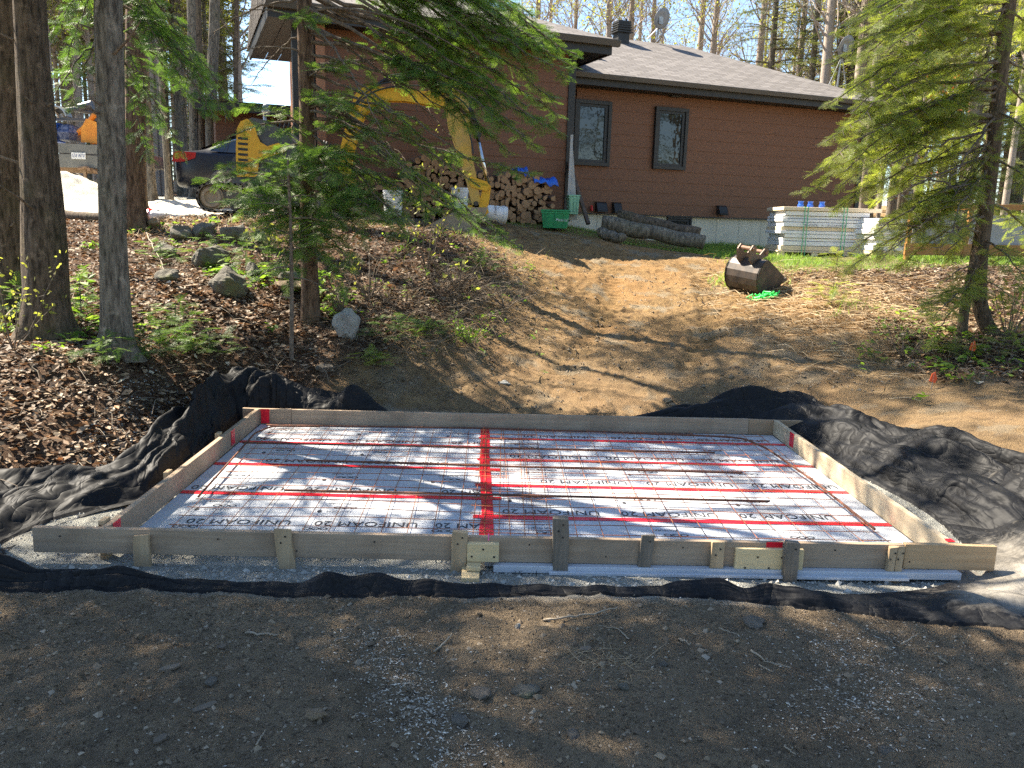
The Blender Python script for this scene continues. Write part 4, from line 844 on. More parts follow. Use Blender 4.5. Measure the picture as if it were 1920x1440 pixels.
def saw(mb): mb.tube([(-.5, 0, .1), (0, 0, .18), (.5, 0, .1)], .05, 8); mb.tube([(.1, 0, .2), (.35, 0, .27)], .09, 10); mb.box((-.5, -.1, -.05), (.6, .1, 0))
item('machine_part', 'dark machine part with white cap on top of the trailer load', 'machine part', 142, 222, .5, saw, M_GREYP)
item('blue_crate', 'blue crate at the left of the trailer load', 'crate', 105, 262, .4, lambda m_: (m_.box((-.14, -.2, -.05), (.1, .2, .3)), m_.box((-.16, -.22, .28), (.12, .22, .32))), M_BLUE, bevel=.015)
item('scrap_bag', 'dark blue bag of scrap in the middle of the trailer load', 'bag', 130, 262, .5, lambda m_: m_.lathe([(0, -.05), (.25, -.02), (.3, .12), (.2, .26), (.05, .3), (0, .28)], 11), simple('dark_bag', (.02, .04, .12), (.2, .22, .3), 16, .5, .5))
item('orange_machine', 'orange yellow machine housing at the right of the trailer load', 'machine', 172, 262, .4, lambda m_: (m_.prism([(-.1, -.05), (.2, -.05), (.3, .12), (.22, .3), (.02, .36), (-.08, .2)], -.2, .2), m_.tube([(-.3, 0, .1), (-.1, 0, .25), (.1, 0, .5)], .06, 8)), M_ORN, bevel=.03)
# heap of pale gravel and the strip of gravel drive
def heap():
    P = [(-5.2, 15.2, .9), (-4.2, 15.3, .45)]; xs = np.linspace(-9.0, -4.2, 90); ys = np.linspace(13.7, 17.0, 70); X, Y = np.meshgrid(xs, ys)
    hp = [(40, 330), (85, 330), (112, 318), (128, 322), (190, 358), (235, 378), (290, 376), (420, 384)]
    hx_ = [atY(p, q, 15.2)[0] for p, q in hp]; hz_ = [max(.0, atY(p, q, 15.2)[2]-gz(x_, 15.2)) for (p, q), x_ in zip(hp, hx_)]
    Z = np.interp(X, hx_, hz_)*np.clip(1.05-np.abs((Y-15.2)/np.where(Y < 15.2, 1.5, 1.9)), 0, 1)
    Z = Z*(1+.12*fbm(X, Y, 3, 4, 71)) + .03*fbm(X, Y, 9, 3, 72)*(Z > .02); mb = MB(); G = tz(X, Y)+tdetail(X, Y)
    Z = np.where(Z > .02, G+Z, G-.06); i = np.arange(69)[:, None]*90+np.arange(89)[None]
    mb.add(np.c_[X.ravel(), Y.ravel(), Z.ravel()], np.stack([i, i+1, i+91, i+90], -1).reshape(-1, 4))
    o = mb.build('gravel_pile', simple('pale_gravel', (.78, .74, .62), (.6, .56, .46), 55, .95, .9, .02), smooth=True); tag(o, 'pale crushed stone pile between the big trunks', 'gravel pile')
heap()
mb = MB(); A = atY(97, 386, 14.0); B = atY(200, 412, 13.3); A[2] = gz(A[0], A[1])+.06; B[2] = gz(B[0], B[1])+.08
mb.tube(np.linspace(A-(B-A)*.2, B+(B-A)*.1, 9)+RNG.normal(0, .012, (9, 3)), .07, 9); tag(mb.build('fallen_log', M_BARK, smooth=True), 'dark log lying along the foot of the gravel pile', 'log')
# ------------------------------------------------------------------ firewood
M_LEND = simple('cut_wood', (.4, .24, .12), (.27, .155, .08), 16, .8, .15, stops=(.3, .7)); M_LBARK = simple('firewood_bark', (.14, .09, .06), (.24, .17, .12), 22, .95, .5, .01)
def log_mesh(kind):
    n = 12; r = .058
    if kind == 'round': P = [(r*math.cos(a)*(1+.06*random.random()), r*math.sin(a)*(1+.06*random.random())) for a in np.linspace(0, 2*PI, n+1)[:-1]]
    elif kind == 'half': P = [(r*1.25*math.cos(a), r*1.25*math.sin(a)-.02) for a in np.linspace(0, PI, 8)]
    elif kind == 'quarter': P = [(-.03, -.05)] + [(r*1.9*math.cos(a)-.045, r*1.9*math.sin(a)-.05) for a in np.linspace(.0, PI/2, 6)]
    else: P = [(-.06, -.04), (.055, -.05), (.03, .055), (-.03, .05)]
    return P
LOGS = []
for k, kd in enumerate(['round', 'half', 'quarter', 'split', 'round', 'quarter', 'half', 'round']):
    P = log_mesh(kd); n = len(P); me = MB(); L = .4
    V = [(x, 0, z) for x, z in P] + [(x*1.02, L, z*1.02) for x, z in P]
    me.poly(V, [tuple(range(n)), tuple(range(2*n-1, n-1, -1))], .5, 0); me.poly(V, [(i, n+i, n+(i+1) % n, (i+1) % n) for i in range(n)], .5, 1)
    o = me.build('firewood_log', [M_LEND, M_LBARK]); LOGS.append(o)
used = set()
names = {'r': 'round firewood log in the stack against the house', 'h': 'split half log of firewood in the stack against the house'}
wv = lv-.12-.42-.1
def put_log(u, z, v=None):
    k = random.randrange(8)
    if k in used: o = LOGS[k].copy(); COL.objects.link(o)
    else: o = LOGS[k]; used.add(k)
    P = hw(u, (wv if v is None else v)+random.uniform(-.05, .04)); o.location = (P[0], P[1], z)
    o.rotation_euler = (random.uniform(-.03, .03), random.uniform(0, 2*PI) if k in (0, 4, 7) else random.choice((0, PI/2, PI, -PI/2))+random.uniform(-.35, .35), HA+random.uniform(-.06, .06))
    s_ = random.uniform(.75, 1.3); o.scale = (s_, 1, s_*random.uniform(.9, 1.05))
    tag(o, ('round firewood log' if k in (0, 4, 7) else 'split firewood log')+' in the stack against the house', 'log', 'round firewood logs' if k in (0, 4, 7) else 'split firewood logs')
def stack(pxa, pxb, prof):
    ua = hl(pxa, 380, wv)[0]; ub = hl(pxb, 380, wv)[0]; u = ua; c = 0
    while u < ub:
        t = (u-ua)/(ub-ua); px = pxa+(pxb-pxa)*t; top = np.interp(px, [p[0] for p in prof], [p[1] for p in prof]); ztop = hl(px, top, wv)[1]
        W = hw(u, wv); z = gz(W[0], W[1]) + .05 + (.055 if c % 2 else 0)
        while z < ztop-.04: put_log(u+random.uniform(-.03, .03), z+random.uniform(-.015, .015)); z += random.choice((.085, .1, .115, .125))
        u += .108; c += 1
stack(655, 1042, [(655, 345), (740, 342), (765, 300), (790, 283), (815, 296), (850, 305), (900, 318), (960, 322), (1000, 328), (1012, 345), (1042, 345)])
# tarp scraps on the stack
for px0, px1, py, lab in ((1000, 1045, 340, 'crumpled blue tarp on the right end of the firewood'), (970, 990, 322, 'small blue tarp corner on top of the firewood')):
    u0, z0 = hl(px0, py, wv); u1, _ = hl(px1, py, wv); mb = MB(); n = 14; V = []
    for i in range(n):
        for j in range(6):
            u = u0+(u1-u0)*i/(n-1); V.append((*hw(u, wv-.06+.08*j)[:2], z0+.05+.035*vnoise(i*.8, j*.9)[()]-(.1 if j == 0 else 0)+.02*math.sin(i*1.3)))
    mb.add(V, [(6*i+j, 6*i+j+1, 6*(i+1)+j+1, 6*(i+1)+j) for i in range(n-1) for j in range(5)]); o = mb.build('blue_tarp', M_BLUE, smooth=True); q = o.modifiers.new('s', 'SOLIDIFY'); q.thickness = .01; tag(o, lab, 'tarp')
# pails, boxes, leaning things
M_WHITE = simple('white_plastic', (.78, .78, .76), (.72, .72, .7), 5, .4, .03)
def pail(px, pyb, Y, lab, lying=False, txt=None):
    P = atY(px, pyb, Y); t = thing('plastic_pail', lab, 'pail', (P[0], Y, gz(P[0], Y)+(.16 if lying else 0)), 0, 'white plastic pails by the firewood')
    if lying: t.rotation_euler = (0, PI/2+.12, .25)
    mb = MB(); mb.lathe([(0, 0), (.125, 0), (.135, .02), (.15, .3), (.158, .3), (.158, .325), (.152, .33), (.158, .345), (.158, .37), (.145, .37), (.138, .33), (.125, .03), (0, .03)], 30); b = mb.build('body', M_WHITE, t, smooth=False)
    mb = MB(); mb.tube([(.16*math.cos(a), .16*math.sin(a)*.25-.15, .3-.14*math.sin(a)) for a in np.linspace(0, PI, 12)], .004, 5); mb.build('handle', M_METAL, t)
    if txt:
        V, F = text_geo(txt, .06); V = V.copy(); V[:, 0] *= .2/(V[:, 0].max()-V[:, 0].min()); mb = MB(); a = V[:, 0]/.147; W = np.stack([.1475*np.sin(a), -.1475*np.cos(a), V[:, 1]+.14], 1); W[:, :2] *= 1+.012*((W[:, 2:3]-.14)/.06)+.02
        if lying: W[:, :] = W@np.array(Matrix.Rotation(-PI*.15, 3, 'Z')).T
        mb.poly(W, F); mb.build('printed_lettering', M_INKG if not lying else M_INK, b)
    return t
pail(737, 403, 14.55, 'upright white pail with grey lettering in front of the firewood', False, 'HOME DEPOT').location.y = 13.2
bp = bpy.data.objects['plastic_pail']; Pq = atY(737, 403, 13.15); bp.location = tuple(Pq)
t = pail(940, 412, 14.7, 'white pail lying on its side between the bucket and green box', True, 'DEPOT'); Pq = atY(910, 398, 14.9); t.location = tuple(Pq)
pail(885, 385, 15.2, 'pale blue grey pail half hidden behind the excavator arm').location = tuple(atY(862, 392, 15.15))
M_GRN = simple('green_plastic', (.01, .28, .1), (.012, .24, .09), 5, .4, .03); M_GRNP = simple('pale_green_plastic', (.25, .5, .33), (.2, .42, .28), 5, .5, .03)
def crate(px, py, Y, lab, w_, d_, h_, mat, rz_, tilt=0, txt=None):
    P = atY(px, py, Y); t = thing('recycling_box', lab, 'recycling box', tuple(P), rz_, 'recycling boxes beside the corner post')
    t.rotation_euler[0] = tilt
    mb = MB(); a, b = w_/2*.86, d_/2*.86; A, B = w_/2, d_/2; k = .02
    V = [(-a,-b,0),(a,-b,0),(a,b,0),(-a,b,0),(-A,-B,h_),(A,-B,h_),(A,B,h_),(-A,B,h_),(-A+k,-B+k,h_),(A-k,-B+k,h_),(A-k,B-k,h_),(-A+k,B-k,h_),(-a+k,-b+k,.02),(a-k,-b+k,.02),(a-k,b-k,.02),(-a+k,b-k,.02)]
    F = [(3,2,1,0)]+[(i,(i+1)%4,4+(i+1)%4,4+i) for i in range(4)]+[(4+i,4+(i+1)%4,8+(i+1)%4,8+i) for i in range(4)]+[(8+i,8+(i+1)%4,12+(i+1)%4,12+i) for i in range(4)]+[(12,13,14,15)]
    mb.poly(V, F); bd = mb.build('body', mat, t, bevel=.008)
    mb = MB()
    for z, e in ((h_-.03, .012), (h_*.8, .006)): mb.box((-A-e, -B-e, z), (A+e, -B+.0, z+.025)); mb.box((-A-e, B, z), (A+e, B+e, z+.025)); mb.box((-A-e, -B, z), (-A, B, z+.025)); mb.box((A, -B, z), (A+e, B, z+.025))
    for x in (-.33, 0, .33): mb.box((x*w_-.008, -B*.99-.012, .04), (x*w_+.008, -B*.93, h_-.03))
    mb.build('rim', mat, t, bevel=.004)
    if txt: mb = MB(); put_text(mb, txt, .07, TR((.12, -B*.97-.008, h_*.45), rx=PI/2-.09), .2); mb.build('printed_lettering', M_WHITE, bd)
crate(1041, 428, 15.4, 'green recycling box with white lettering on the ground', .5, .38, .33, M_GRN, -.12, 0, 'Montréal')
crate(1073, 402, 16.1, 'pale green box stood on end against the corner post', .2, .3, .36, M_GRNP, .1)
P0 = atY(1064, 412, 16.2); P1 = atY(1072, 254, 16.5); mb = MB(); mb.bar(P0, P1, .05, .1, upv=(0, 1, 0)); mb.add([P0+[.0, 0, 0], P0+[.19, -.02, 0], P1+[.01, 0, 0], P0+[0, .03, 0], P0+[.19, .01, 0], P1+[.01, .03, 0]], [(0, 1, 2), (3, 5, 4)]); mb.add([P0, P0+[.19, -.02, 0], P1+[.01, 0, 0], P0+[0, .03, 0], P0+[.19, .01, 0], P1+[.01, .03, 0]], [(0, 3, 4, 1), (1, 4, 5, 2)])
tag(mb.build('white_panel', simple('grey_white_panel', (.45, .43, .38), (.38, .36, .32), 5, .6, 0)), 'tall narrow whitish panel leaning at the house corner', 'panel')
P0 = atY(1103, 420, 15.9); P1 = atY(1067, 305, 16.7); mb = MB(); mb.bar(P0, P1, .07, .05); tag(mb.build('timber', simple('dark_timber', (.06, .04, .03), (.1, .07, .05), 9, .8, .2)), 'dark timber leaning against the house corner trim', 'timber')
mb = MB(); P = atY(1110, 395, 17.2); P = np.array([*hw(hl(1110, 395, -.1)[0], -.08)[:2], hl(1110, 395, -.1)[1]]); mb.lathe([(0, .12), (.02, .1), (.035, 0), (0, 0)], 8, tuple(P)); tag(mb.build('red_marker', simple('red_plastic', (.7, .03, .02), None, 5, .4, 0)), 'tiny red marker on the foundation ledge', 'marker')
def log_(name, a, b, Y0_, Y1_, r, lab, mat, cat='log', grp=None):
    A = atY(*a, Y0_); B = atY(*b, Y1_); n = 16; P = np.linspace(A, B, n) + np.c_[np.zeros(n), np.zeros(n), .015*np.sin(np.arange(n))]; k = 14
    mb = MB(); R = r*(1+.08*np.array([vnoise(i*.9, r)[()] for i in range(n)])); mb.tube(P, R, k); t = tag(mb.build(name, mat, smooth=True), lab, cat, grp); return t
log_('fallen_log', (1158, 406), (1312, 440), 16.4, 16.0, .13, 'dark barked upper log lying before the foundation', M_BARK, 'log', 'logs lying below the house wall')
log_('fallen_log', (1128, 418), (1320, 456), 15.7, 15.5, .14, 'grey barked lower log in front of the dark one', M_BARKG, 'log', 'logs lying below the house wall')
log_('fallen_log', (1125, 436), (1168, 448), 15.4, 15.0, .09, 'short weathered log end in front of the two logs', M_BARKG, 'log', 'logs lying below the house wall')
# red fuel can by the tracks
P = atY(650, 366, 15.1); t = thing('fuel_can', 'red orange fuel can behind the excavator track', 'fuel can', (P[0], P[1], P[2]-.05), .2)
mb = MB(); mb.prism([(-.17, -.05), (.17, -.05), (.17, .16), (.08, .24), (-.12, .2), (-.17, .1)], -.09, .09); mb.build('body', simple('red_can', (.75, .09, .02), (.65, .06, .02), 5, .4, 0), t, bevel=.02); mb = MB(); mb.tube([(.08, 0, .22), (.16, 0, .3)], .025, 8); mb.build('spout', M_BLACK, t)
# detached digging bucket with teeth-less lip
P = atY(1408, 545, 11.8); bk = thing('digging_bucket', 'rusty dark excavator bucket lying on the slope by green netting', 'bucket', (P[0], P[1], gz(P[0], P[1])-.03), .0)
def bb(px, py): Q = atY(px, py, 11.8); return (Q[0]-P[0], Q[2]-P[2])
M_BKT = simple('worn_black_steel', (.035, .032, .03), (.09, .07, .055), 8, .5, .2, metal=.3)
Rb = Matrix.Translation((-.02, 0, .2)) @ Matrix.Rotation(-.5, 4, 'Z') @ Matrix.Rotation(.32, 4, 'Y')
def barc(r, n=12, a0=-.15, a1=PI*1.02): return [(r*math.cos(t), r*math.sin(t)) for t in np.linspace(a0, a1, n)]
A_ = [(.06, .27), (-.02, .265), (-.1, .235), (-.17, .18), (-.215, .1), (-.235, .01), (-.225, -.08), (-.18, -.16), (-.11, -.215), (-.02, -.24), (.08, -.235), (.2, -.2), (.3, -.13)]   # y,z profile: open to +y side
mb = MB(); n = len(A_); w2 = .3
V = [(x, a, b) for x in (-w2, w2) for a, b in A_] + [(x, a*.92, b*.92) for x in (-w2, w2) for a, b in A_]
F = [(i, i+1, n+i+1, n+i) for i in range(n-1)] + [(2*n+i, 3*n+i, 3*n+i+1, 2*n+i+1) for i in range(n-1)] + [(0, n, 3*n, 2*n), (n-1, 3*n-1, 4*n-1, 2*n-1)] + [(i, 2*n+i, 2*n+i+1, i+1) for i in range(n-1)] + [(n+i, n+i+1, 3*n+i+1, 3*n+i) for i in range(n-1)]
mb.poly(xf(V, TR(rx=.0)), F)
for x in (-w2, w2-.02):
    mb.prism(A_, x, x+.02, ax='yz')
Rm = np.array(Matrix.Translation((0, 0, .24)) @ Matrix.Rotation(math.radians(-60), 4, 'Z') @ Matrix.Rotation(math.radians(28), 4, 'X') @ Matrix.Rotation(math.radians(6), 4, 'Y'))
def setM(o, M): o.matrix_local = Matrix(M.tolist()); return o
setM(mb.build('shell', M_BKT, bk, bevel=.006), Rm)
mb = MB()
for x in (-.12, .1): mb.prism([(.02, .26), (-.06, .22), (-.1, .32), (-.06, .46), (.02, .5), (.06, .44), (.02, .36), (.1, .3), (.22, .34), (.27, .3), (.24, .22), (.1, .24)], x, x+.03, ax='yz')
setM(mb.build('mounting_ear', simple('ear_steel', (.14, .11, .085), (.2, .14, .1), 9, .6, .1, metal=.3), bk, bevel=.006), Rm)
mb = MB(); mb.tube([(-.14, 0, .45), (.15, 0, .45)], .028, 10); mb.tube([(-.14, .22, .28), (.15, .22, .28)], .028, 10); setM(mb.build('pin', simple('rusty_pin', (.3, .17, .11), (.2, .11, .07), 9, .7, .1), bk), Rm)
mb = MB(); mb.box((-w2-.004, .24, -.2), (w2+.004, .34, -.15)); setM(mb.build('cutting_edge', M_STEEL, bk, bevel=.004), Rm)
mb = MB(); mb.tube([(-w2-.02, -.05+.05*math.cos(a), .02+.05*math.sin(a)) for a in np.linspace(0, 2*PI, 12)], .014, 6); mb.tube([(-w2-.03, -.05, -.02), (-w2-.05, -.03, -.13)], .014, 6); setM(mb.build('shackle', M_METAL, bk), Rm)
# green netting
P = atY(1432, 560, 11.3); mb = MB(); rr = random.Random(3)
for k in range(16):
    q = np.cumsum(np.array([[rr.uniform(-.09, .09), rr.uniform(-.05, .05), 0] for _ in range(9)]), 0); q -= q.mean(0); q[:, 0] += rr.uniform(-.12, .12); x = P[0]+q[:, 0]; y = P[1]+q[:, 1]*1.2
    z = ground(x, y) + .02 + np.array([abs(rr.gauss(0, .035)) for _ in range(9)]); mb.tube(np.c_[x, y, z], .011, 5)
tag(mb.build('green_netting', simple('bright_green_net', (.06, .8, .16), (.05, .65, .12), 9, .5, .1)), 'tangle of bright green netting at the foot of the loose bucket', 'netting')
# lumber pallets
M_LUM = simple('white_lumber_wrap', (.85, .84, .82), (.76, .74, .72), 3, .55, .1, stretch=(.6, 3, 9)); M_LUM2 = simple('pale_lumber', (.8, .66, .46), (.7, .56, .38), 8, .7, .1, stretch=(.3, 4, 6))
PY = 16.2; P = atY(1462, 482, PY); pg = P[2]; pal = thing('lumber_pallet', 'strapped stack of white wrapped boards on a pallet right of the foundation', 'lumber stack', (P[0], PY, pg), -.05)
random.seed(5); H_ = float(atY(1458, 397, PY)[2]-pg); z = .14; k = 0
while z < H_:
    h_ = random.choice((.06, .075, .09)); dx = random.uniform(-.05, .05); mb = MB(); mb.box((.02+dx, random.uniform(-.03, .03), z), (1.6+random.uniform(-.04, .04), 1.1, z+h_-.008))
    mb.build('board_layer', M_LUM if k % 5 else M_LUM2, pal, bevel=.006); z += h_; k += 1
mb = MB(); mb.box((-.02, -.06, z), (1.85, 1.15, z+.07)); mb.build('top_sheet', M_LUM2, pal, bevel=.01)
mb = MB()
for x in (-.04, .6, 1.2, 1.75): mb.box((x, -.02, 0), (x+.12, 1.1, .1))
mb.box((-.06, -.03, .1), (1.9, 1.12, .132)); mb.box((-.06, -.03, -.03), (1.9, .1, -.002)); mb.build('pallet', M_LUM2, pal, bevel=.006)
mb = MB()
for x in (.38, .44, 1.12, 1.18): mb.box((x, -.066, .0), (x+.015, -.062, z+.075)); mb.box((x, -.062, z+.0715), (x+.015, 1.15, z+.0745))
mb.build('strap', simple('green_strap', (.1, .5, .25), None, 5, .5, 0), pal)
mb = MB(); put_text(mb, 'BOIS  •  SCIERIE', .06, TR((.82, -.04, H_*.72), rx=PI/2), .8); mb.V = mb.V  # faint print
mb.build('faded_print', M_INKG, pal)
for i, px in enumerate((1500, 1518, 1540)):
    Q = atY(px, 399, PY+.3); mb = MB(); mb.lathe([(0, 0), (.055, 0), (.06, .05), (.045, .06), (.045, .1), (.06, .12), (0, .12)], 16); o = mb.build('blue_jug', M_BLUE, smooth=False); o.location = (Q[0], PY+.3, pg+z+.072); o.rotation_euler = (0, 0, i); tag(o, ['leftmost small blue jug on the lumber stack', 'middle small blue jug on the lumber stack', 'rightmost small blue jug by the evergreen tips'][i], 'jug', 'blue jugs on the lumber stack')
P = atY(1690, 500, 15.6); p2 = thing('lumber_pallet', 'lower white board stack half hidden by the right evergreen', 'lumber stack', (P[0], 15.6, gz(P[0], 15.6)), .15)
for k in range(6): mb = MB(); mb.box((-.6+random.uniform(-.04, .04), 0, .1+k*.1), (.9, .9, .19+k*.1)); mb.build('board_layer', M_LUM, p2, bevel=.008)
mb = MB(); mb.box((-.65, -.03, -.05), (.95, .95, .095)); mb.build('pallet', M_LUM2, p2)
# trestle with grey sheets behind the evergreen
P = atY(1790, 520, 14.5); g0 = gz(P[0], 14.5); t = thing('scaffold_frame', 'orange scaffold frame with grey sheets behind the right evergreen', 'scaffold', (P[0], 14.5, g0), .1)
top = float(atY(1790, 388, 14.5)[2]-g0)
mb = MB(); mb.bar((-1.0, 0, top), (1.6, 0, top+.03), .05, .09); mb.bar((.1, 0, 0), (.15, 0, top), .07, .07); mb.bar((1.5, 0, 0), (1.5, 0, top), .07, .07); mb.bar((-.95, 0, 0), (-.95, 0, top), .07, .07); mb.bar((-1, 0, top*.2), (1.6, 0, top*.22), .05, .2); mb.bar((.12, 0, top), (.12, 1.3, top*.9), .06, .06); mb.build('frame', simple('orange_timber', (.4, .2, .06), (.33, .15, .045), 8, .6, .05), t, bevel=.005)
for x0, x1 in ((-.85, .03), (.22, 1.42)): mb = MB(); mb.box((x0, .06, .12), (x1, .1, top-.12)); mb.build('grey_sheet', simple('grey_tarp', (.3, .3, .3), (.38, .38, .39), 3, .6, .2), t)
# sack near the trunk
P = atY(277, 396, 13.4); g0 = gz(P[0], P[1]); mb = MB(); n = 20; V = []
for i in range(n):
    t_ = i/(n-1); r = .13*math.sin(PI*min(1, max(.04, t_)))**.5
    for j in range(12): a = j*PI/6; V.append((-.3+.6*t_, r*1.3*math.cos(a), .09+r*.75*math.sin(a)+.015*vnoise(i*.7, j*.9)[()]))
mb.add(V, [(12*i+j, 12*i+(j+1) % 12, 12*(i+1)+(j+1) % 12, 12*(i+1)+j) for i in range(n-1) for j in range(12)])
o = mb.build('sack', simple('white_sack', (.75, .73, .7), (.55, .52, .5), 14, .5, .5, .02), smooth=True); o.location = (P[0], P[1], g0); o.rotation_euler = (0, -.15, .1); tag(o, 'crumpled white plastic sack with red stripes by the reddish trunk', 'sack')
mb = MB()
for x in (-.22, 0, .05): mb.lathe([(.142*1.05, -.02), (.142*1.08, .02)], 12, M=np.array(Matrix.Translation((x, 0, .095)) @ Matrix.Rotation(PI/2, 4, 'Y') @ Matrix.Scale(.8, 4, (1, 0, 0)) @ Matrix.Scale(1.25, 4, (0, 1, 0))))
mb.build('red_stripe', M_RED, o)
# marker flags
for px, py, Y, lab in ((1822, 655, 8.3, 'small orange flag at the foot of the right evergreen'), (1750, 697, 7.7, 'tiny red orange flag on the leafy edge of the dirt')):
    P = atY(px, py, Y); g0 = gz(P[0], Y); t = thing('marker_flag', lab, 'flag', (P[0], Y, g0)); mb = MB(); mb.tube([(0, 0, -.02), (.01, 0, .16)], .003, 5); mb.build('wire', M_METAL, t)
    mb = MB(); mb.prism([(-.03, .08), (.03, .06), (.045, .1), (.02, .17), (-.01, .15)], -.002, .002); mb.build('cloth', simple('orange_flag', (.85, .12, .03), None, 5, .5, 0), t)
# ------------------------------------------------------------------ vegetation tools
def spray_geo(nt=14, nl=.052, nw=.014, step=.03, seed=0):
    r = random.Random(seed); V = []; F = []; T = []
    def seg(p, d, L, t0):
        k = max(2, int(L/step)); d = np.array(d, float); d /= np.linalg.norm(d); s_ = np.array([d[1], -d[0], 0])
        for i in range(k):
            c = np.array(p)+d*L*(i+.5)/k
            for sg in (-1, 1):
                a = r.uniform(.75, 1.15); q = d*math.cos(a)+s_*sg*math.sin(a)+np.array([0, 0, r.uniform(-.15, .45)]); ln = nl*r.uniform(.75, 1.15)*(1-.35*(i/k))
                o = len(V); V.extend([c-d*nw*.5, c+d*nw*.5, c+q*ln]); F.append((o, o+1, o+2)); T.extend([t0+.0, t0+.0, t0+.12])
        o = len(V); w_ = .004; e = np.array(p)+d*L; V.extend([np.array(p)-s_*w_, np.array(p)+s_*w_, e]); F.append((o, o+1, o+2)); T.extend([t0-.2]*3)
    seg((0, 0, 0), (0, 1, 0), 1, .1)
    for i in range(nt):
        t = .08+.84*i/nt; sg = 1 if i % 2 else -1; L = .52*(1-t)**.8+.06; a = r.uniform(.75, .95); seg((0, t, 0), (sg*math.sin(a), math.cos(a), r.uniform(-.12, .05)), L*r.uniform(.8, 1.1), .15*t)
    V = np.array(V); V[:, 2] -= .06*V[:, 1]**2
    return V, np.array(F), np.array(T)
SPR_HI = [spray_geo(11, .095, .034, .052, i) for i in range(3)]
SPR_MID = [spray_geo(9, .085, .03, .06, i) for i in range(3)]
SPR_LO = [spray_geo(6, .14, .07, .13, i) for i in range(3)]
def place_sprays(mb, S, tmpl):
    """S: list of (pos, fwd, normal, scale, var)"""
    if not S: return
    S_ = [[] for _ in tmpl]
    for i, s_ in enumerate(S): S_[i % len(tmpl)].append(s_)
    for (V, F, T), L in zip(tmpl, S_):
        if not L: continue
        p = np.array([l[0] for l in L]); f = np.array([l[1] for l in L]); n = np.array([l[2] for l in L]); sc_ = np.array([l[3] for l in L]); va = np.array([l[4] for l in L])
        f /= np.linalg.norm(f, axis=1)[:, None]; r = np.cross(f, n); r /= np.linalg.norm(r, axis=1)[:, None]+1e-9; n = np.cross(r, f)
        W = p[:, None] + sc_[:, None, None]*(V[None, :, 0:1]*r[:, None]+V[None, :, 1:2]*f[:, None]+V[None, :, 2:3]*n[:, None])
        off = (np.arange(len(L))*len(V))[:, None, None]
        mb.add(W.reshape(-1, 3), (F[None]+off).reshape(-1, 3), np.clip(va[:, None]+T[None], 0, 1).ravel())
def bez(P0, P1, sag, n=12, rise=0):
    P0 = np.array(P0, float); P1 = np.array(P1, float); t = np.linspace(0, 1, n)[:, None]; Q = P0*(1-t)+P1*t; L = np.linalg.norm(P1-P0)
    Q[:, 2] += (sag*np.sin(t*PI)*L)[:, 0]; return Q
def fir_branch(wood, S, P0, P1, r0=.02, sag=.08, width=.5, start=.25, size=.24, dens=1., bare=False, vb=.35, tilt=.5):
    n = 14; Q = bez(P0, P1, sag, n); L = np.linalg.norm(np.array(P1)-np.array(P0))
    Q[1:-1] += RNG.normal(0, .012*L/2, (n-2, 3)); wood.tube(Q, np.linspace(r0, r0*.2, n), 6, cap=False)
    up = np.array([0, 0, 1.]); step = .13/dens; s_ = L*start; k = 0
    while s_ < L:
        t = s_/L; i = min(n-2, int(t*(n-1))); f = t*(n-1)-i; p = Q[i]*(1-f)+Q[i+1]*f; d = Q[i+1]-Q[i]; d /= np.linalg.norm(d); sd_ = np.cross(d, up); sd_ /= np.linalg.norm(sd_)+1e-9
        side = 1 if k % 2 else -1; k += 1
        ll = width*min(1, (1-t)*1.3+.25)*min(1, .4+2*(t-start))*random.uniform(.7, 1.15)
        ld = d*random.uniform(.5, .9)+sd_*side+up*random.uniform(-.22, .2); ld /= np.linalg.norm(ld)
        if bare:
            if random.random() < .7: e = p+ld*ll*.8; wood.tube([p, (p+e)/2+RNG.normal(0, .02, 3), e+[0, 0, -.04]], [r0*.25, r0*.18, r0*.08], 3, cap=False)
        else:
            m_ = max(1, int(round(ll/(size*.6)))); pts = [p+ld*ll*j/m_ + up*(-.12*ll*(j/m_)**2) for j in range(m_+1)]
            wood.tube(pts, np.linspace(r0*.28, r0*.1, m_+1), 3, cap=False)
            for j in range(m_):
                nn = up+sd_*random.uniform(-tilt, tilt)+d*random.uniform(-tilt, tilt); v = vb+random.uniform(-.25, .3)
                S.append((pts[j]+RNG.normal(0, .01, 3), pts[j+1]-pts[j]+RNG.normal(0, .03, 3), nn, size*random.uniform(.6, 1.25), v))
                if random.random() < .75:
                    q = np.cross(ld, up)*(1 if j % 2 else -1); S.append((pts[j], ld*.7+q*.8+RNG.normal(0, .1, 3), nn, size*random.uniform(.6, .9), v))
        s_ += step*random.uniform(.7, 1.3)
    if not bare: d = Q[-1]-Q[-2]; S.append((Q[-2], d/np.linalg.norm(d), up+sd_*random.uniform(-.3, .3), size*1.1, vb+.2))
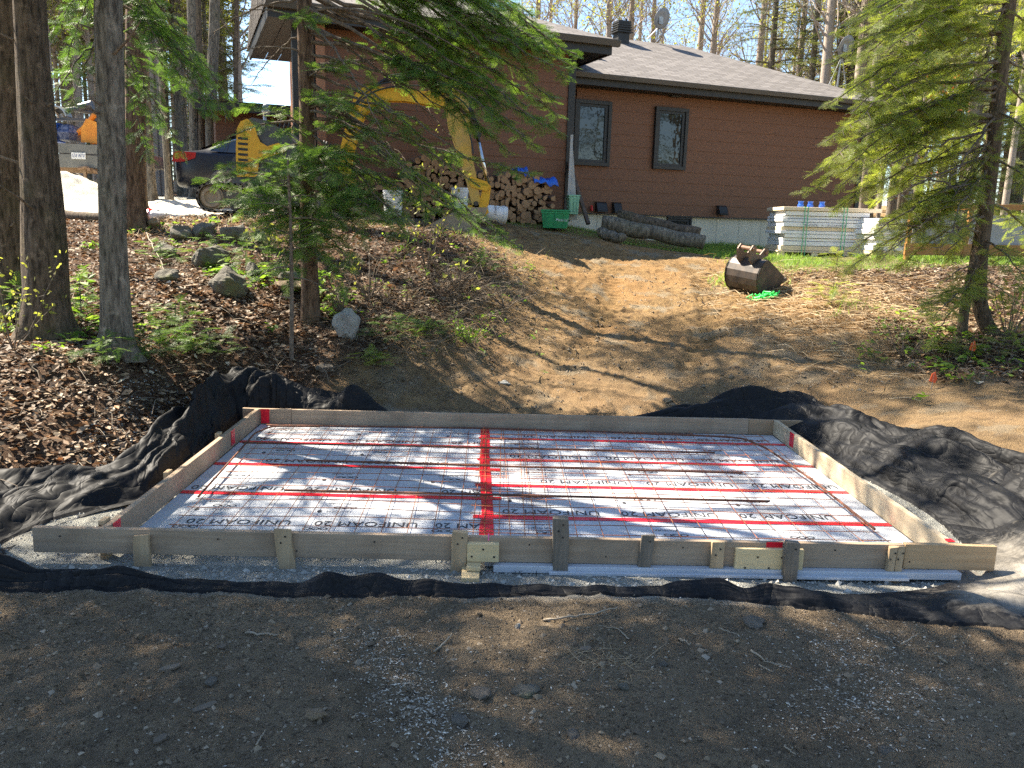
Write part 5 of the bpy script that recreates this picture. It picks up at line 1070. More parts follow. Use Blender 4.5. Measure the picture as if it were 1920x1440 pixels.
def trunk_mesh(mb, pts, radii, k=28, seed=0, rough=.1, flare=.5, n=None):
    pts = np.array(pts, float); L = np.r_[0, np.cumsum(np.linalg.norm(np.diff(pts, axis=0), axis=1))]; n = n or int(max(12, L[-1]/.06)); t = np.linspace(0, L[-1], n)
    P = np.stack([np.interp(t, L, pts[:, i]) for i in range(3)], 1); R = np.interp(t, L, radii)
    for _ in range(4): P[1:-1] = (P[:-2]+2*P[1:-1]+P[2:])/4
    R = R*(1+flare*np.exp(-t/.18)); a = np.arange(k)*2*PI/k; A, TT = np.meshgrid(a, t)
    cx, cy_ = np.cos(A)*3, np.sin(A)*3
    nse = fbm(cx*2.2+seed*3.1+TT*.35, cy_*2.2+TT*.9+seed, 1, 4, seed) ; fl = np.exp(-TT/.2)*flare*.5*np.cos(A*4+seed)
    RR = R[:, None]*(1+rough*nse+fl); V = np.stack([P[:, 0:1]+RR*np.cos(A), P[:, 1:2]+RR*np.sin(A), P[:, 2:3]+0*A], -1)
    i = np.arange(n-1)[:, None]*k; j = np.arange(k)[None]; mb.add(V.reshape(-1, 3), np.stack([i+j, i+(j+1) % k, i+k+(j+1) % k, i+k+j], -1).reshape(-1, 4))
def limb(mb, S, p, d, L, r, depth, leaf=.5):
    n = 4 if depth > 0 else 3; P = [np.array(p, float)]; d = np.array(d, float)
    for i in range(n): d = d+RNG.normal(0, .16, 3)+np.array([0, 0, .07]); d /= np.linalg.norm(d); P.append(P[-1]+d*L/n)
    mb.tube(P, np.linspace(r, r*.45, n+1), 5 if r > .03 else 3, cap=False)
    if depth > 0:
        for c in range(random.choice((3, 4, 4, 5))):
            t = random.uniform(.25, 1); i = min(n-1, int(t*n)); q = P[i]*(1-(t*n-i))+P[min(n, i+1)]*(t*n-i)
            dd = d+RNG.normal(0, .55, 3); dd /= np.linalg.norm(dd); limb(mb, S, q, dd, L*random.uniform(.45, .7), r*.5*(1-.3*t), depth-1, leaf)
    if depth <= 1 and S is not None:
        for q in P[1:]:
            if random.random() < leaf: S.append(q)
def bud_leaves(mb, S, size=.05, k=3):
    if not S: return
    P = np.repeat(np.array(S), k, 0); n = len(P); P = P+RNG.normal(0, size*1.2, (n, 3)); a = RNG.normal(0, 1, (n, 3)); a /= np.linalg.norm(a, axis=1)[:, None]; b = np.cross(a, RNG.normal(0, 1, (n, 3))); b /= np.linalg.norm(b, axis=1)[:, None]
    s_ = size*RNG.uniform(.5, 1.1, n)[:, None]; V = np.stack([P-a*s_, P+b*s_*.6, P+a*s_, P-b*s_*.6], 1).reshape(-1, 3)
    mb.add(V, np.arange(4*n).reshape(-1, 4), np.repeat(RNG.random(n), 4))
def conifer(h, rb, c0, rmax, lod, size, step=.45, per=5, dens=.8, vb=.4, dead=True, droop=-.05, parent_args=None, off=(0, 0), thin=1.0):
    wood = MB(); S = []; lx_, ly_ = off
    trunk_mesh(wood, [(0, 0, -.3), (lx_*.5, ly_*.5, h*.5), (lx_, ly_, h)], [rb, rb*.6, .015], 10, int(h*7) % 9, .06, .25, n=int(h*2))
    z = c0
    while z < h*.98:
        t = (z-c0)/(h-c0); R = rmax*(1-t)**.75*(.55+.45*min(1, t*4))+.15
        for k in range(per):
            if random.random() > thin: continue
            a = random.uniform(0, 2*PI); r_ = R*random.uniform(.6, 1.1); x0 = lx_*z/h; y0 = ly_*z/h
            fir_branch(wood, S, (x0, y0, z), (x0+r_*math.cos(a), y0+r_*math.sin(a), z+r_*(droop+.35*t)), max(.012, rb*.16*(1-t)), .06, R*.35, .22, size, dens, vb=vb)
        z += step*random.uniform(.7, 1.3)
    if dead and c0 > 1:
        z = .8
        while z < c0: a = random.uniform(0, 2*PI); r_ = random.uniform(.3, 1.1); fir_branch(wood, S, (0, 0, z), (r_*math.cos(a), r_*math.sin(a), z-.1*r_), .012, .05, .25, .3, .2, .6, bare=True); z += random.uniform(.12, .4)
    lv_ = MB(); place_sprays(lv_, S, lod); return wood, lv_
# ------------------------------------------------------------------ big near trunks at the left
def near_trunk(label, pts, mat, name='maple_tree', crown=None, group=None, rough=.14, flare=.75, seed=1, k=36, depth=3, extra=None):
    """pts: (px, py, Y, width_px)"""
    W = [atY(p[0], p[1], p[2]) for p in pts]; R = [p[3]/2/FPX*p[2] for p in pts]
    base = W[0]; g0 = gz(base[0], base[1]); t = thing(name, label, 'tree', (base[0], base[1], g0), 0, group)
    mb = MB(); P = [w_-[base[0], base[1], g0] for w_ in W]; P[0][2] = -.06
    trunk_mesh(mb, P, R, k, seed, rough, flare)
    top = P[-1]; mb.build('trunk', mat, t, smooth=True)
    sb = MB()
    for q in range(7):
        h_ = random.uniform(.5, 3.8); zz = [p_[2] for p_ in P]; c_ = np.array([np.interp(h_, zz, [p_[0] for p_ in P]), np.interp(h_, zz, [p_[1] for p_ in P]), h_]); a = random.uniform(PI, 2*PI); rr_ = np.interp(h_, zz, R)
        d_ = np.array([math.cos(a), math.sin(a), .35]); L_ = random.choice((.07, .12, .5)); e_ = c_+d_*(rr_+L_); sb.tube([c_+d_*rr_*.6, (c_+d_*rr_*.6+e_)/2+RNG.normal(0, .01, 3), e_], [.014, .01, .005], 6)
    sb.build('branch_stub', M_BRANCH, t)
    if crown:
        H, nl, leaf = crown[:3]; cr = MB(); S = []; d = (P[-1]-P[-2]); d /= np.linalg.norm(d)
        q = top+d*(H*.55); tl = [top-d*.2, (top+q)/2+RNG.normal(0, .1, 3), q, top+d*H]; cr.tube(tl, [R[-1], R[-1]*.8, R[-1]*.5, .03], 12, cap=False)
        for i in range(nl):
            s_ = random.uniform(.0, .95); p = tl[0]*(1-s_)+tl[-1]*s_; a = random.uniform(0, 2*PI); limb(cr, S, p, (math.cos(a), math.sin(a), random.uniform(.2, .9)), random.uniform(1.5, 3)*(1-.4*s_), .06*(1-.5*s_), depth, leaf)
        cr.build('crown', M_BRANCH, t, smooth=True); lf = MB(); bud_leaves(lf, S, .085 if len(crown) > 3 else .05, crown[3] if len(crown) > 3 else 2)
        if lf.V: lf.build('leaves', M_BUD, t)
    return t
random.seed(11)
near_trunk('thick dark mossy trunk, front one of the pair at the left edge', [(88, 648, 7.6, 82), (88, 560, 7.6, 78), (85, 480, 7.6, 74), (75, 300, 7.6, 62), (62, 130, 7.6, 54), (52, -60, 7.6, 50), (46, -300, 7.6, 46)], M_BARK, crown=(6, 9, .2), seed=2)
near_trunk('dark lichen spotted trunk at the very left edge behind the thick one', [(12, 560, 8.3, 56), (10, 400, 8.3, 52), (8, 200, 8.3, 54), (10, 0, 8.3, 52), (14, -200, 8.3, 46)], M_BARK, crown=(6, 9, .3), seed=5)
near_trunk('straight grey brown trunk standing free, second big trunk from the left', [(217, 656, 7.2, 52), (217, 600, 7.2, 50), (213, 450, 7.2, 46), (208, 250, 7.2, 46), (204, 60, 7.2, 46), (200, -120, 7.2, 42), (198, -300, 7.2, 40)], M_BARKG, crown=(6, 9, .15), seed=7)
near_trunk('reddish brown ragged trunk beside the white sack', [(250, 393, 12.6, 38), (251, 330, 12.6, 36), (254, 200, 12.6, 34), (254, 60, 12.6, 30), (252, -100, 12.6, 27)], M_BARKR, crown=(5, 7, .1), seed=9, rough=.2)
near_trunk('dark slanting trunk behind the reddish one', [(262, 375, 14.5, 20), (262, 200, 14.5, 20), (262, 0, 14.5, 18), (260, -100, 14.5, 16)], M_BARK, crown=(5, 6, .1), seed=3)
near_trunk('slender grey trunk right of the reddish trunk', [(285, 372, 15.5, 17), (278, 260, 15.5, 16), (270, 120, 15.5, 15), (262, -60, 15.5, 13)], M_BARKG, name='grey_tree', crown=(4, 6, .1), seed=4)
near_trunk('thin grey pole trunk between the slender trunk and the car', [(318, 372, 17, 11), (309, 250, 17, 10), (300, 100, 17, 9), (295, -50, 17, 8)], M_BARKG, name='grey_tree', crown=(4, 5, .1), seed=6)
near_trunk('grey trunk behind the sedan roof, left of the twin', [(363, 330, 22, 15), (362, 180, 22, 15), (358, 0, 22, 14), (356, -100, 22, 12)], M_BARKG, name='grey_tree', crown=(5, 10, .5), seed=8)
near_trunk('dark trunk behind the sedan roof, beside the pale tall one', [(378, 330, 23, 13), (376, 200, 23, 13), (370, 0, 23, 12), (366, -100, 23, 10)], M_BARK, name='grey_tree', crown=(5, 10, .5), seed=12)
near_trunk('pale grey tall trunk at the left end of the garage', [(392, 330, 24, 20), (396, 200, 24, 19), (402, 50, 24, 18), (404, -100, 24, 16)], M_BARKG, name='grey_tree', crown=(5, 12, .5), seed=13)
near_trunk('thin dark trunk against the sky left of the porch roof', [(440, 330, 29, 8), (442, 150, 29, 8), (444, 0, 29, 7), (446, -80, 29, 6)], M_BARK, name='grey_tree', crown=(4, 8, .3), seed=14)
# ------------------------------------------------------------------ near evergreens with branches laid out one by one
def near_conifer(label, tpts, branches, mat, name='fir_tree', size=.24, dens=1.0, top=None, bark=M_BRANCH, vb=.35, lod=None, group=None, seed=1, flare=.15, tilt=.5):
    W = [atY(p[0], p[1], p[2]) for p in tpts]; R = [p[3]/2/FPX*p[2] for p in tpts]; b = W[0]; g0 = gz(b[0], b[1]); o3 = np.array([b[0], b[1], g0])
    t = thing(name, label, 'tree', tuple(o3), 0, group); wood = MB(); P = [w_-o3 for w_ in W]; P[0][2] = -.05; trunk_mesh(wood, P, R, 18, seed, .1, flare)
    PA = np.array(P); S = []; br = MB()
    def on(z): i = np.argsort(PA[:, 2]); return np.array([np.interp(z, PA[i, 2], PA[i, 0]), np.interp(z, PA[i, 2], PA[i, 1]), z])
    for q in branches:
        sy_, ex_, ey_, Yq = q[:4]; kw = dict(q[4]) if len(q) > 4 else {}
        base_Y = tpts[0][2]; z0 = atY(tpts[-1][0], sy_, base_Y)[2]-g0; P0 = on(z0); P1 = atY(ex_, ey_, Yq)-o3; L = np.linalg.norm(P1-P0)
        fir_branch(br, S, P0, P1, kw.get('r', .008+.006*L), kw.get('sag', .08), kw.get('w', min(.6, .25+.14*L)), kw.get('start', .25), size, dens*kw.get('d', 1), kw.get('bare', False), vb+kw.get('v', 0), tilt)
    if top:
        c0, h, rm, per, dn = top; z = c0
        while z < h:
            tt = (z-c0)/(h-c0); RR = rm*(1-tt)**.7+.2; base = on(min(z, PA[:, 2].max())) if z < PA[:, 2].max() else np.array([PA[-1, 0], PA[-1, 1], z])
            for k in range(per):
                a = random.uniform(0, 2*PI); r_ = RR*random.uniform(.6, 1.1); fir_branch(br, S, base, base+[r_*math.cos(a), r_*math.sin(a), -.1*r_], .02*(1-tt)+.008, .05, RR*.32, .2, size*1.4, dn, vb=vb)
            z += .33*random.uniform(.7, 1.3)
        if h > PA[:, 2].max(): br.tube([PA[-1]-[0, 0, .3], [PA[-1, 0], PA[-1, 1], h]], [R[-1], .01], 8)
    wood.build('trunk', bark, t, smooth=True); br.build('branches', M_BRANCH, t, smooth=True); lf = MB(); place_sprays(lf, S, lod or SPR_HI); lf.build('crown', mat, t); return t
random.seed(21)
B = dict
BR = []
for i, (ex_, ey_) in enumerate([(1085, 105), (1075, 125), (1050, 70), (1040, 185), (1065, 150), (1000, 30), (1020, 235), (955, 285), (985, 255), (930, 200), (900, 60), (850, 30), (940, 110), (1000, 140), (880, 130), (990, 200), (1045, 215), (800, 60), (960, 20), (1060, 95), (910, 250), (1010, 280), (760, 20), (970, 170), (1030, 110), (925, 5), (900, 165), (1005, 85), (860, 95), (950, 235), (1050, 250), (830, 0)]):
    BR.append((ey_-random.uniform(170, 300), ex_, ey_, 8.2+1.6*random.random(), B(sag=.05, w=.36, start=.35)))
BR += [(150, 985, 468, 8.3, B(sag=-.02, w=.35, start=.6)), (170, 940, 455, 8.5, B(sag=-.03, w=.3, start=.7)), (330, 540, 300, 8.6, B(w=.3)), (240, 470, 200, 8.5, B(w=.3)), (260, 530, 250, 8.3, B(w=.25, d=.6)), (310, 660, 290, 8.2, B(w=.35)), (250, 690, 250, 8.4, B(w=.3)), (350, 730, 420, 8.0, B(w=.4)), (380, 590, 450, 8.0, B(w=.35)), (330, 420, 310, 9.0, B(w=.3)), (360, 450, 400, 8.2, B(w=.4)), (300, 760, 370, 8.6, B(w=.3)), (340, 380, 340, 8.6, B(w=.25)), (370, 430, 380, 8.0, B(w=.35)), (400, 480, 440, 8.0, B(w=.35)), (420, 520, 500, 8.2, B(w=.3)), (390, 680, 440, 8.0, B(w=.35)), (350, 760, 410, 8.2, B(w=.3)), (420, 660, 500, 8.3, B(w=.3)), (450, 540, 540, 8.4, B(w=.25)), (460, 640, 540, 8.5, B(w=.25)), (310, 560, 330, 8.0, B(w=.35)), (290, 620, 300, 8.0, B(w=.35)), (270, 500, 290, 8.9, B(w=.3)), (200, 720, 240, 8.3, B(w=.25)), (300, 820, 400, 8.4, B(w=.3, start=.5)), (140, 840, 300, 8.5, B(w=.22, start=.3, d=.7)), (100, 880, 240, 8.7, B(w=.2, start=.3, d=.6)), (180, 800, 270, 8.4, B(w=.22, d=.7)), (60, 820, 180, 8.6, B(w=.2, d=.6)), (220, 900, 350, 8.3, B(w=.25, start=.5, d=.7)), (190, 1000, 325, 8.5, B(sag=-.03, w=.35, start=.6)), (170, 880, 300, 8.3, B(start=.6, w=.25, d=.5)), (230, 860, 400, 8.3, B(start=.45, w=.35)), (210, 770, 330, 8.0, B(w=.25, d=.5)), (120, 760, 230, 8.3, B(w=.2, d=.5)), (250, 760, 440, 8.2, B(start=.5, w=.3)),
      (60, 850, 260, 8.8, B(bare=True)), (40, 720, 250, 8.2, B(bare=True)), (20, 880, 100, 8.4, B(bare=True)), (120, 940, 130, 8.8, B(bare=True, sag=.02)), (100, 430, 100, 8.8, B(bare=True)), (0, 400, 60, 9.2, B(bare=True)), (40, 450, 20, 9.0, B(bare=True)), (180, 760, 300, 9.3, B(bare=True)), (130, 700, 120, 9.4, B(bare=True)), (60, 470, 160, 9.4, B(bare=True)),
      (230, 410, 270, 9.4, B(w=.2, d=.5)), (320, 440, 355, 8.3, B(w=.25, d=.6)), (330, 480, 395, 8.1, B(w=.4)), (360, 510, 430, 8.3, B(w=.4)), (320, 660, 360, 8.0, B(w=.4)), (340, 700, 400, 8.2, B(w=.4)), (280, 690, 320, 8.3, B(w=.3, d=.7)), (230, 700, 300, 8.7, B(w=.3, d=.5)), (360, 640, 420, 8.1), (300, 620, 330, 7.9), (200, 640, 200, 8.1, B(w=.3)), (380, 560, 470, 8.2), (400, 610, 480, 8.3), (150, 640, 130, 8.4, B(w=.3)), (60, 560, 30, 8.3, B(w=.3))]
near_conifer('tall fir with long drooping boughs in front of the excavator', [(583, 600, 9.0, 36), (581, 520, 9.0, 32), (578, 400, 9.0, 29), (576, 250, 9.0, 27), (573, 120, 9.0, 27), (570, 0, 9.0, 24), (575, -200, 9.0, 22), (580, -450, 9.0, 18)], BR, M_NEEDLE, size=.18, dens=2.5, top=(4.6, 7.0, 1.4, 3, .45), vb=.6, tilt=.9, bark=M_BARKR, seed=3)
near_conifer('thin dead looking fir sapling in front of the tall fir', [(546, 640, 8.2, 8), (547, 520, 8.2, 7), (545, 420, 8.2, 6), (540, 300, 8.2, 4)], [(470, 600, 455, 8.1), (440, 480, 430, 8.2), (410, 620, 420, 8.3), (390, 470, 385, 8.0), (370, 600, 372, 8.1), (350, 500, 350, 8.2), (500, 480, 520, 7.9, B(w=.25)), (520, 610, 540, 8.2, B(bare=True)), (560, 490, 560, 8.2, B(bare=True))], M_NEEDLE, size=.17, dens=1.0, vb=.55, name='fir_sapling', seed=2)
near_conifer('young hemlock with dark boughs hidden behind the free standing trunk', [(208, 560, 9.8, 12), (207, 300, 9.8, 12), (210, 100, 9.8, 10), (212, -150, 9.8, 8)], [(0, 430, 225, 9.6, B(sag=.12, w=.4)), (-20, 400, 215, 9.4), (-40, 340, 150, 9.6), (40, 360, 190, 10.2), (-60, 310, 110, 9.4), (60, 300, 230, 9.3), (90, 350, 300, 9.9, B(w=.25, d=.6)), (-80, 390, 170, 10.3, B(sag=.12)), (40, 130, 200, 9.2, B(w=.25, d=.6)), (60, 80, 215, 8.8, B(w=.25, d=.7)), (-60, 95, 60, 9.4), (-90, 120, 130, 9.5), (110, 280, 300, 9.2, B(w=.3)), (-100, 270, 60, 9.6), (-30, 440, 200, 10.2, B(sag=.1, w=.35))], M_NEEDLE, name='hemlock_tree', size=.17, dens=2.0, tilt=.9, vb=.42, top=(3.6, 7.5, 1.8, 4, .7), seed=4)
random.seed(31)
BR = []
tips = [(1508, 362, 230), (1545, 268, 150), (1560, 300, 190), (1548, 200, 60), (1560, 122, 0), (1575, 60, -60), (1625, 15, -120), (1700, -10, -150), (1640, 330, 210), (1700, 205, 90), (1750, 300, 200), (1650, 432, 330), (1720, 440, 340), (1600, 470, 350), (1585, 512, 380), (1690, 500, 400), (1780, 480, 390), (1700, 130, 20), (1750, 80, -20), (1800, 30, -100), (1590, 165, 40), (1610, 240, 110), (1660, 100, 0), (1680, 280, 170), (1640, 380, 270), (1560, 395, 280), (1740, 380, 290), (1620, 60, -60), (1720, 40, -80), (1790, 180, 80), (1800, 350, 260), (1960, 100, 20), (1990, 200, 110), (1960, 300, 210), (1980, 400, 300), (1960, 480, 380), (1930, 540, 450), (1750, 595, 540), (1800, 560, 500), (1940, 20, -60), (1950, 250, 150), (1840, 120, 0), (1600, 300, 160), (1650, 180, 60), (1580, 345, 220), (1770, 240, 130), (1690, 350, 240)]
tips += [(x+random.uniform(10, 60), y+random.uniform(-45, 45), s0+random.uniform(-40, 40)) for x, y, s0 in tips[:14]]
for i, (x, y, s0) in enumerate(tips): BR.append((s0, x, y, 8.9+random.uniform(-1.0, .8), B(w=.42)))
for i in range(12): BR.append((random.uniform(150, 480), random.uniform(1640, 1800), random.uniform(300, 500), 8.6+random.uniform(-.6, .6), B(bare=True, sag=.02)))
near_conifer('bushy sunlit spruce with a bent trunk at the right edge', [(1868, 660, 9.0, 40), (1852, 620, 9.0, 32), (1834, 560, 9.0, 28), (1838, 480, 9.0, 27), (1850, 380, 9.0, 27), (1866, 240, 9.0, 26), (1880, 100, 9.0, 24), (1896, -20, 9.0, 22), (1910, -200, 9.0, 18)], BR, M_NEEDLE2, name='spruce_tree', size=.18, dens=2.4, tilt=.9, vb=.68, top=(4.0, 6.5, 1.5, 5, .8), bark=M_BARK, seed=5, flare=.3)
near_conifer('slim second trunk joined low beside the bent spruce trunk', [(1802, 650, 8.9, 20), (1806, 590, 8.9, 18), (1822, 520, 8.9, 18), (1836, 430, 9.1, 15), (1850, 330, 9.2, 10)], [(560, 1745, 640, 8.5, B(w=.3)), (540, 1740, 570, 8.6, B(w=.3)), (500, 1770, 530, 8.6, B(bare=True)), (520, 1900, 560, 8.8, B(w=.3))], M_NEEDLE2, name='spruce_tree', size=.2, vb=.4, bark=M_BARK, seed=6)
# ------------------------------------------------------------------ woods behind and around
random.seed(41)
def bare_tree(h, r, nl, leaf, depth=3):
    w_ = MB(); S = []; lx = random.uniform(-.6, .6); P = [np.array([0, 0, -.3]), np.array([lx*.3, 0, h*.35]), np.array([lx, lx*.5, h*.7]), np.array([lx*1.3, lx, h])]
    trunk_mesh(w_, P, [r, r*.8, r*.45, .02], 10, nl, .07, .3, n=40)
    for i in range(nl):
        s_ = random.uniform(.32, .97); z = h*s_; x = np.interp(z, [p[2] for p in P], [p[0] for p in P]); y = np.interp(z, [p[2] for p in P], [p[1] for p in P]); a = random.uniform(0, 2*PI)
        limb(w_, S, (x, y, z), (math.cos(a)*.8, math.sin(a)*.8, random.uniform(.5, 1.2)), random.uniform(1.4, 3.4)*(1.1-.6*s_), .05*(1.1-s_), depth, leaf)
    l_ = MB(); bud_leaves(l_, S, .075, 3); return w_, l_
PROT = []
for i, (h, r, nl, lf, lab, gname) in enumerate([(15, .16, 34, .05, 'bare pale branched tree in the woods', 'bare trees in the woods'), (17, .2, 40, .03, 'bare pale branched tree in the woods', 'bare trees in the woods'), (13, .11, 28, .35, 'budding yellow green tree in the woods', 'budding trees in the woods'), (16, .13, 30, .2, 'budding yellow green tree in the woods', 'budding trees in the woods')]):
    w_, l_ = bare_tree(h, r, nl, lf); t = thing('woodland_tree', lab, 'tree', (0, 0, 0), 0, gname); w_.build('trunk', M_BRANCHL, t, smooth=True); l_.build('crown', M_BUD, t); PROT.append([t, 0, 'd'])
for i, (h, rb, c0, rm) in enumerate([(15, .17, 2.2, 2.0), (12, .12, .8, 1.8), (17, .2, 5.0, 2.2), (9, .1, .3, 1.5)]):
    w_, l_ = conifer(h, rb, c0, rm, SPR_LO, .42, .42, 5, .42, .5, True); t = thing('conifer', 'evergreen tree standing in the woods', 'tree', (0, 0, 0), 0, 'evergreens in the woods'); w_.build('trunk', M_BARKG, t, smooth=True); l_.build('crown', M_FARNEEDLE, t); PROT.append([t, 0, 'c'])
def plant(kind, x, y, s=1.0, rz_=None):
    c = [p for p in PROT if p[2] == kind] if isinstance(kind, str) else [PROT[kind]]; p = random.choice(c)
    if p[1]: t = copy_tree(p[0])
    else: t = p[0]; p[1] = 1
    t.location = (x, y, gz(x, y)-.05); t.rotation_euler = (0, 0, random.uniform(0, 6.28) if rz_ is None else rz_); t.scale = (s, s, s*random.uniform(.9, 1.1)); return t
def scatter(pxa, pxb, ya, yb, n, pc, smin=.8, smax=1.2, ok=None, kinds=None):
    for i in range(n):
        Y = math.sqrt(random.uniform(ya**2, yb**2)); px = pxa+(pxb-pxa)*(i+random.random())/n; P = atY(px, 420, Y)
        if ok and not ok(P[0], P[1]): continue
        plant('c' if random.random() < pc else (random.choice(kinds) if kinds else 'd'), P[0], P[1], random.uniform(smin, smax))
def clear(x, y):
    u = (np.array([x, y, 0])-H0*[1, 1, 0])@HU; v = (np.array([x, y, 0])-H0*[1, 1, 0])@HN
    if -13 < u < 9.5 and -3 < v < 13: return False
    if -10 < x < -4.5 and y < 20: return False
    for h in range(4, 15):                      # keep the sun on the open ramp, the yard and the gravel heap
        X, Y = x+.71*h, y-.445*h
        if (1.0 < X < 5.5 and 11 < Y < 17) or (-9.5 < X < -4.5 and 13.5 < Y < 16) or (-5 < X < 1 and 12.5 < Y < 15.5): return False
    return True
scatter(0, 330, 18, 30, 30, .5, .7, 1.1, clear); scatter(-60, 470, 30, 48, 40, .5, .9, 1.2, clear); scatter(-100, 420, 50, 75, 30, .55, 1, 1.4)
scatter(990, 1420, 30, 40, 8, 0.0, .8, 1.0, clear, (0, 1)); scatter(1000, 1450, 44, 66, 6, .15, .9, 1.1, None, (0, 1)); scatter(1420, 1650, 27, 38, 8, .3, .8, 1.0, clear, (0, 1, 3)); scatter(1400, 1650, 44, 60, 6, .4, .9, 1.1, None, (0, 3))
scatter(1560, 2050, 22, 40, 26, .6, .7, 1.1, clear); scatter(1560, 2100, 42, 70, 22, .5, 1, 1.3); scatter(1650, 1980, 17, 23, 9, .6, .55, .8, clear)
# two unseen hemlocks added left of the frame to shade the trodden soil
w_, l_ = conifer(10, .14, 3.5, 3.0, SPR_MID, .3, .28, 7, 1.1, .4, False); t = thing('hemlock_tree', 'unseen broad hemlock added left of the form to shade the front soil', 'tree', (-4.3, 5.3, gz(-4.3, 5.3))); w_.build('trunk', M_BARK, t, smooth=True); l_.build('crown', M_NEEDLE, t)
w_, l_ = conifer(11, .15, 2.6, 2.3, SPR_MID, .3, .3, 6, 1.2, .4, False); t = thing('hemlock_tree', 'unseen tall hemlock added left of the camera to shade the front soil', 'tree', (-4.6, 3.0, gz(-4.6, 3.0))); w_.build('trunk', M_BARK, t, smooth=True); l_.build('crown', M_NEEDLE, t)
w_, l_ = conifer(12.5, .13, 5.3, 1.9, SPR_MID, .34, .36, 5, .9, .4, False); P_ = atY(579, 400, 12.7); t = thing('fir_tree', 'hidden fir added behind the tall fir trunk to cast shade on the ramp', 'tree', (P_[0], 12.7, gz(P_[0], 12.7))); w_.build('trunk', M_BARKR, t, smooth=True); l_.build('crown', M_NEEDLE, t)  # added fir, trunk hidden, crown out of view, to cast ramp shadow stripes
# trees round the photographer's back, seen in the window panes
for x, y in ((-9, -6), (-4, -9), (2, -10), (8, -7), (13, -12), (5, -14), (-12, -13), (17, -4), (-1, -16), (11, 6.5), (13.5, 9), (15, 4), (17.5, 8), (19, 2), (22, 6), (14, 1), (25, 0), (20, 11), (28, 6)): plant('c' if (x+y) % 2 else 'd', x, y, random.uniform(.8, 1.1))
# ------------------------------------------------------------------ ground cover
random.seed(51)
def quads(P, size, tiltv=.5, asp=.6, fold=.25, var=None):
    """small folded leaves: 2 quads each"""
    n = len(P); size = size*RNG.choice((.45, .7, 1.0, 1.35), n); a = RNG.uniform(0, 2*PI, n); u = np.stack([np.cos(a), np.sin(a), RNG.normal(0, tiltv*.6, n)], 1); u /= np.linalg.norm(u, axis=1)[:, None]
    up = np.stack([RNG.normal(0, tiltv, n), RNG.normal(0, tiltv, n), np.ones(n)], 1); r = np.cross(u, up); r /= np.linalg.norm(r, axis=1)[:, None]; nn = np.cross(r, u)
    s_ = (size*RNG.uniform(.55, 1.25, n))[:, None]; f = (fold*RNG.uniform(-1, 1.6, n))[:, None]
    V = np.stack([P-u*s_, P-u*s_*.1+r*s_*asp+nn*s_*f, P+u*s_+nn*s_*f*.5, P-u*s_*.1-r*s_*asp+nn*s_*f], 1).reshape(-1, 3); i = np.arange(n)[:, None]*4
    F = np.concatenate([i+[0, 1, 2], i+[0, 2, 3]], 0); va = RNG.random(n) if var is None else var
    return V, F, np.repeat(va, 4)
def sample(n, x0, x1, y0, y1, fn):
    x = RNG.uniform(x0, x1, n); y = RNG.uniform(y0, y1, n); k = RNG.random(n) < fn(x, y); return x[k], y[k]
def inring(x, y): return ((x > -3.3) & (x < 3.9) & (y > 3.8) & (y < 7.75))
def in_fab(x, y): return ((x > -2.5-np.clip(.8*(5.9-y), 0, 1.1)) & (x < 4.0) & (y > 3.75) & (y < 7.9))
# leaf litter
mb = MB()
x, y = sample(120000, -8, 1.2, 3.2, 14, lambda x, y: masks(x, y)[1]*(1-in_fab(x, y))*np.where(y > 10, .5, 1)); P = np.c_[x, y, ground(x, y)+RNG.uniform(.0, .03, len(x))]; mb.add(*quads(P, .036)[:2], np.clip(quads(P, .036)[2]*.9, 0, 1)) if False else None
V, F, va = quads(P, .031); mb.add(V, F, va)
x, y = sample(45000, 2.4, 9, 6.6, 14, lambda x, y: masks(x, y)[1]); P = np.c_[x, y, ground(x, y)+RNG.uniform(.0, .03, len(x))]; V, F, va = quads(P, .031); mb.add(V, F, va)
x, y = sample(2600, -3, 4.5, 7.9, 12, lambda x, y: .25+0*x); P = np.c_[x, y, ground(x, y)+.004]; V, F, va = quads(P, .022); mb.add(V, F, va*.8)
tag(mb.build('leaf_litter', M_LITTER), None, None, None, 'stuff')
# dead stems, tangled brush and twigs
def stems(mb, x, y, L, w_, lean, up, seed=0, var=(0, 1), dirn=None, seg=3):
    n = len(x); z = ground(x, y); a = RNG.uniform(0, 2*PI, n) if dirn is None else RNG.normal(dirn[0], dirn[1], n)
    Lx = L*RNG.uniform(.5, 1.3, n); d = np.stack([np.cos(a)*lean, np.sin(a)*lean, up*RNG.uniform(.3, 1, n)], 1); d /= np.linalg.norm(d, axis=1)[:, None]
    P = [np.c_[x, y, z]]
    for k in range(seg):
        P.append(P[-1]+d*(Lx/seg)[:, None]); d = d+RNG.normal(0, .22, (n, 3))+[0, 0, -.28]; d /= np.linalg.norm(d, axis=1)[:, None]
    P = np.array(P); sidev = np.stack([-np.sin(a), np.cos(a), np.zeros(n)], 1)+RNG.normal(0, .6, (n, 3)); sidev /= np.linalg.norm(sidev, axis=1)[:, None]
    ws = w_*np.linspace(1, .25, seg+1); V = np.concatenate([np.stack([P[k]-sidev*ws[k], P[k]+sidev*ws[k]], 1) for k in range(seg+1)], 1).reshape(-1, 3)
    i = np.arange(n)[:, None]*2*(seg+1); F = np.concatenate([i+[2*k, 2*k+1, 2*k+3, 2*k+2] for k in range(seg)], 0); mb.add(V, F, np.repeat(RNG.uniform(*var, n), 2*(seg+1)))
mb = MB()
def mound(x, y): return np.exp(-(((x+.75-.28*(y-9.5))/.75)**2+((y-9.8)/1.9)**2)*1.2)
x, y = sample(20000, -3, 1.5, 7.9, 13, mound); stems(mb, x, y, .42, .0036, 1, .6, var=(0, .75))
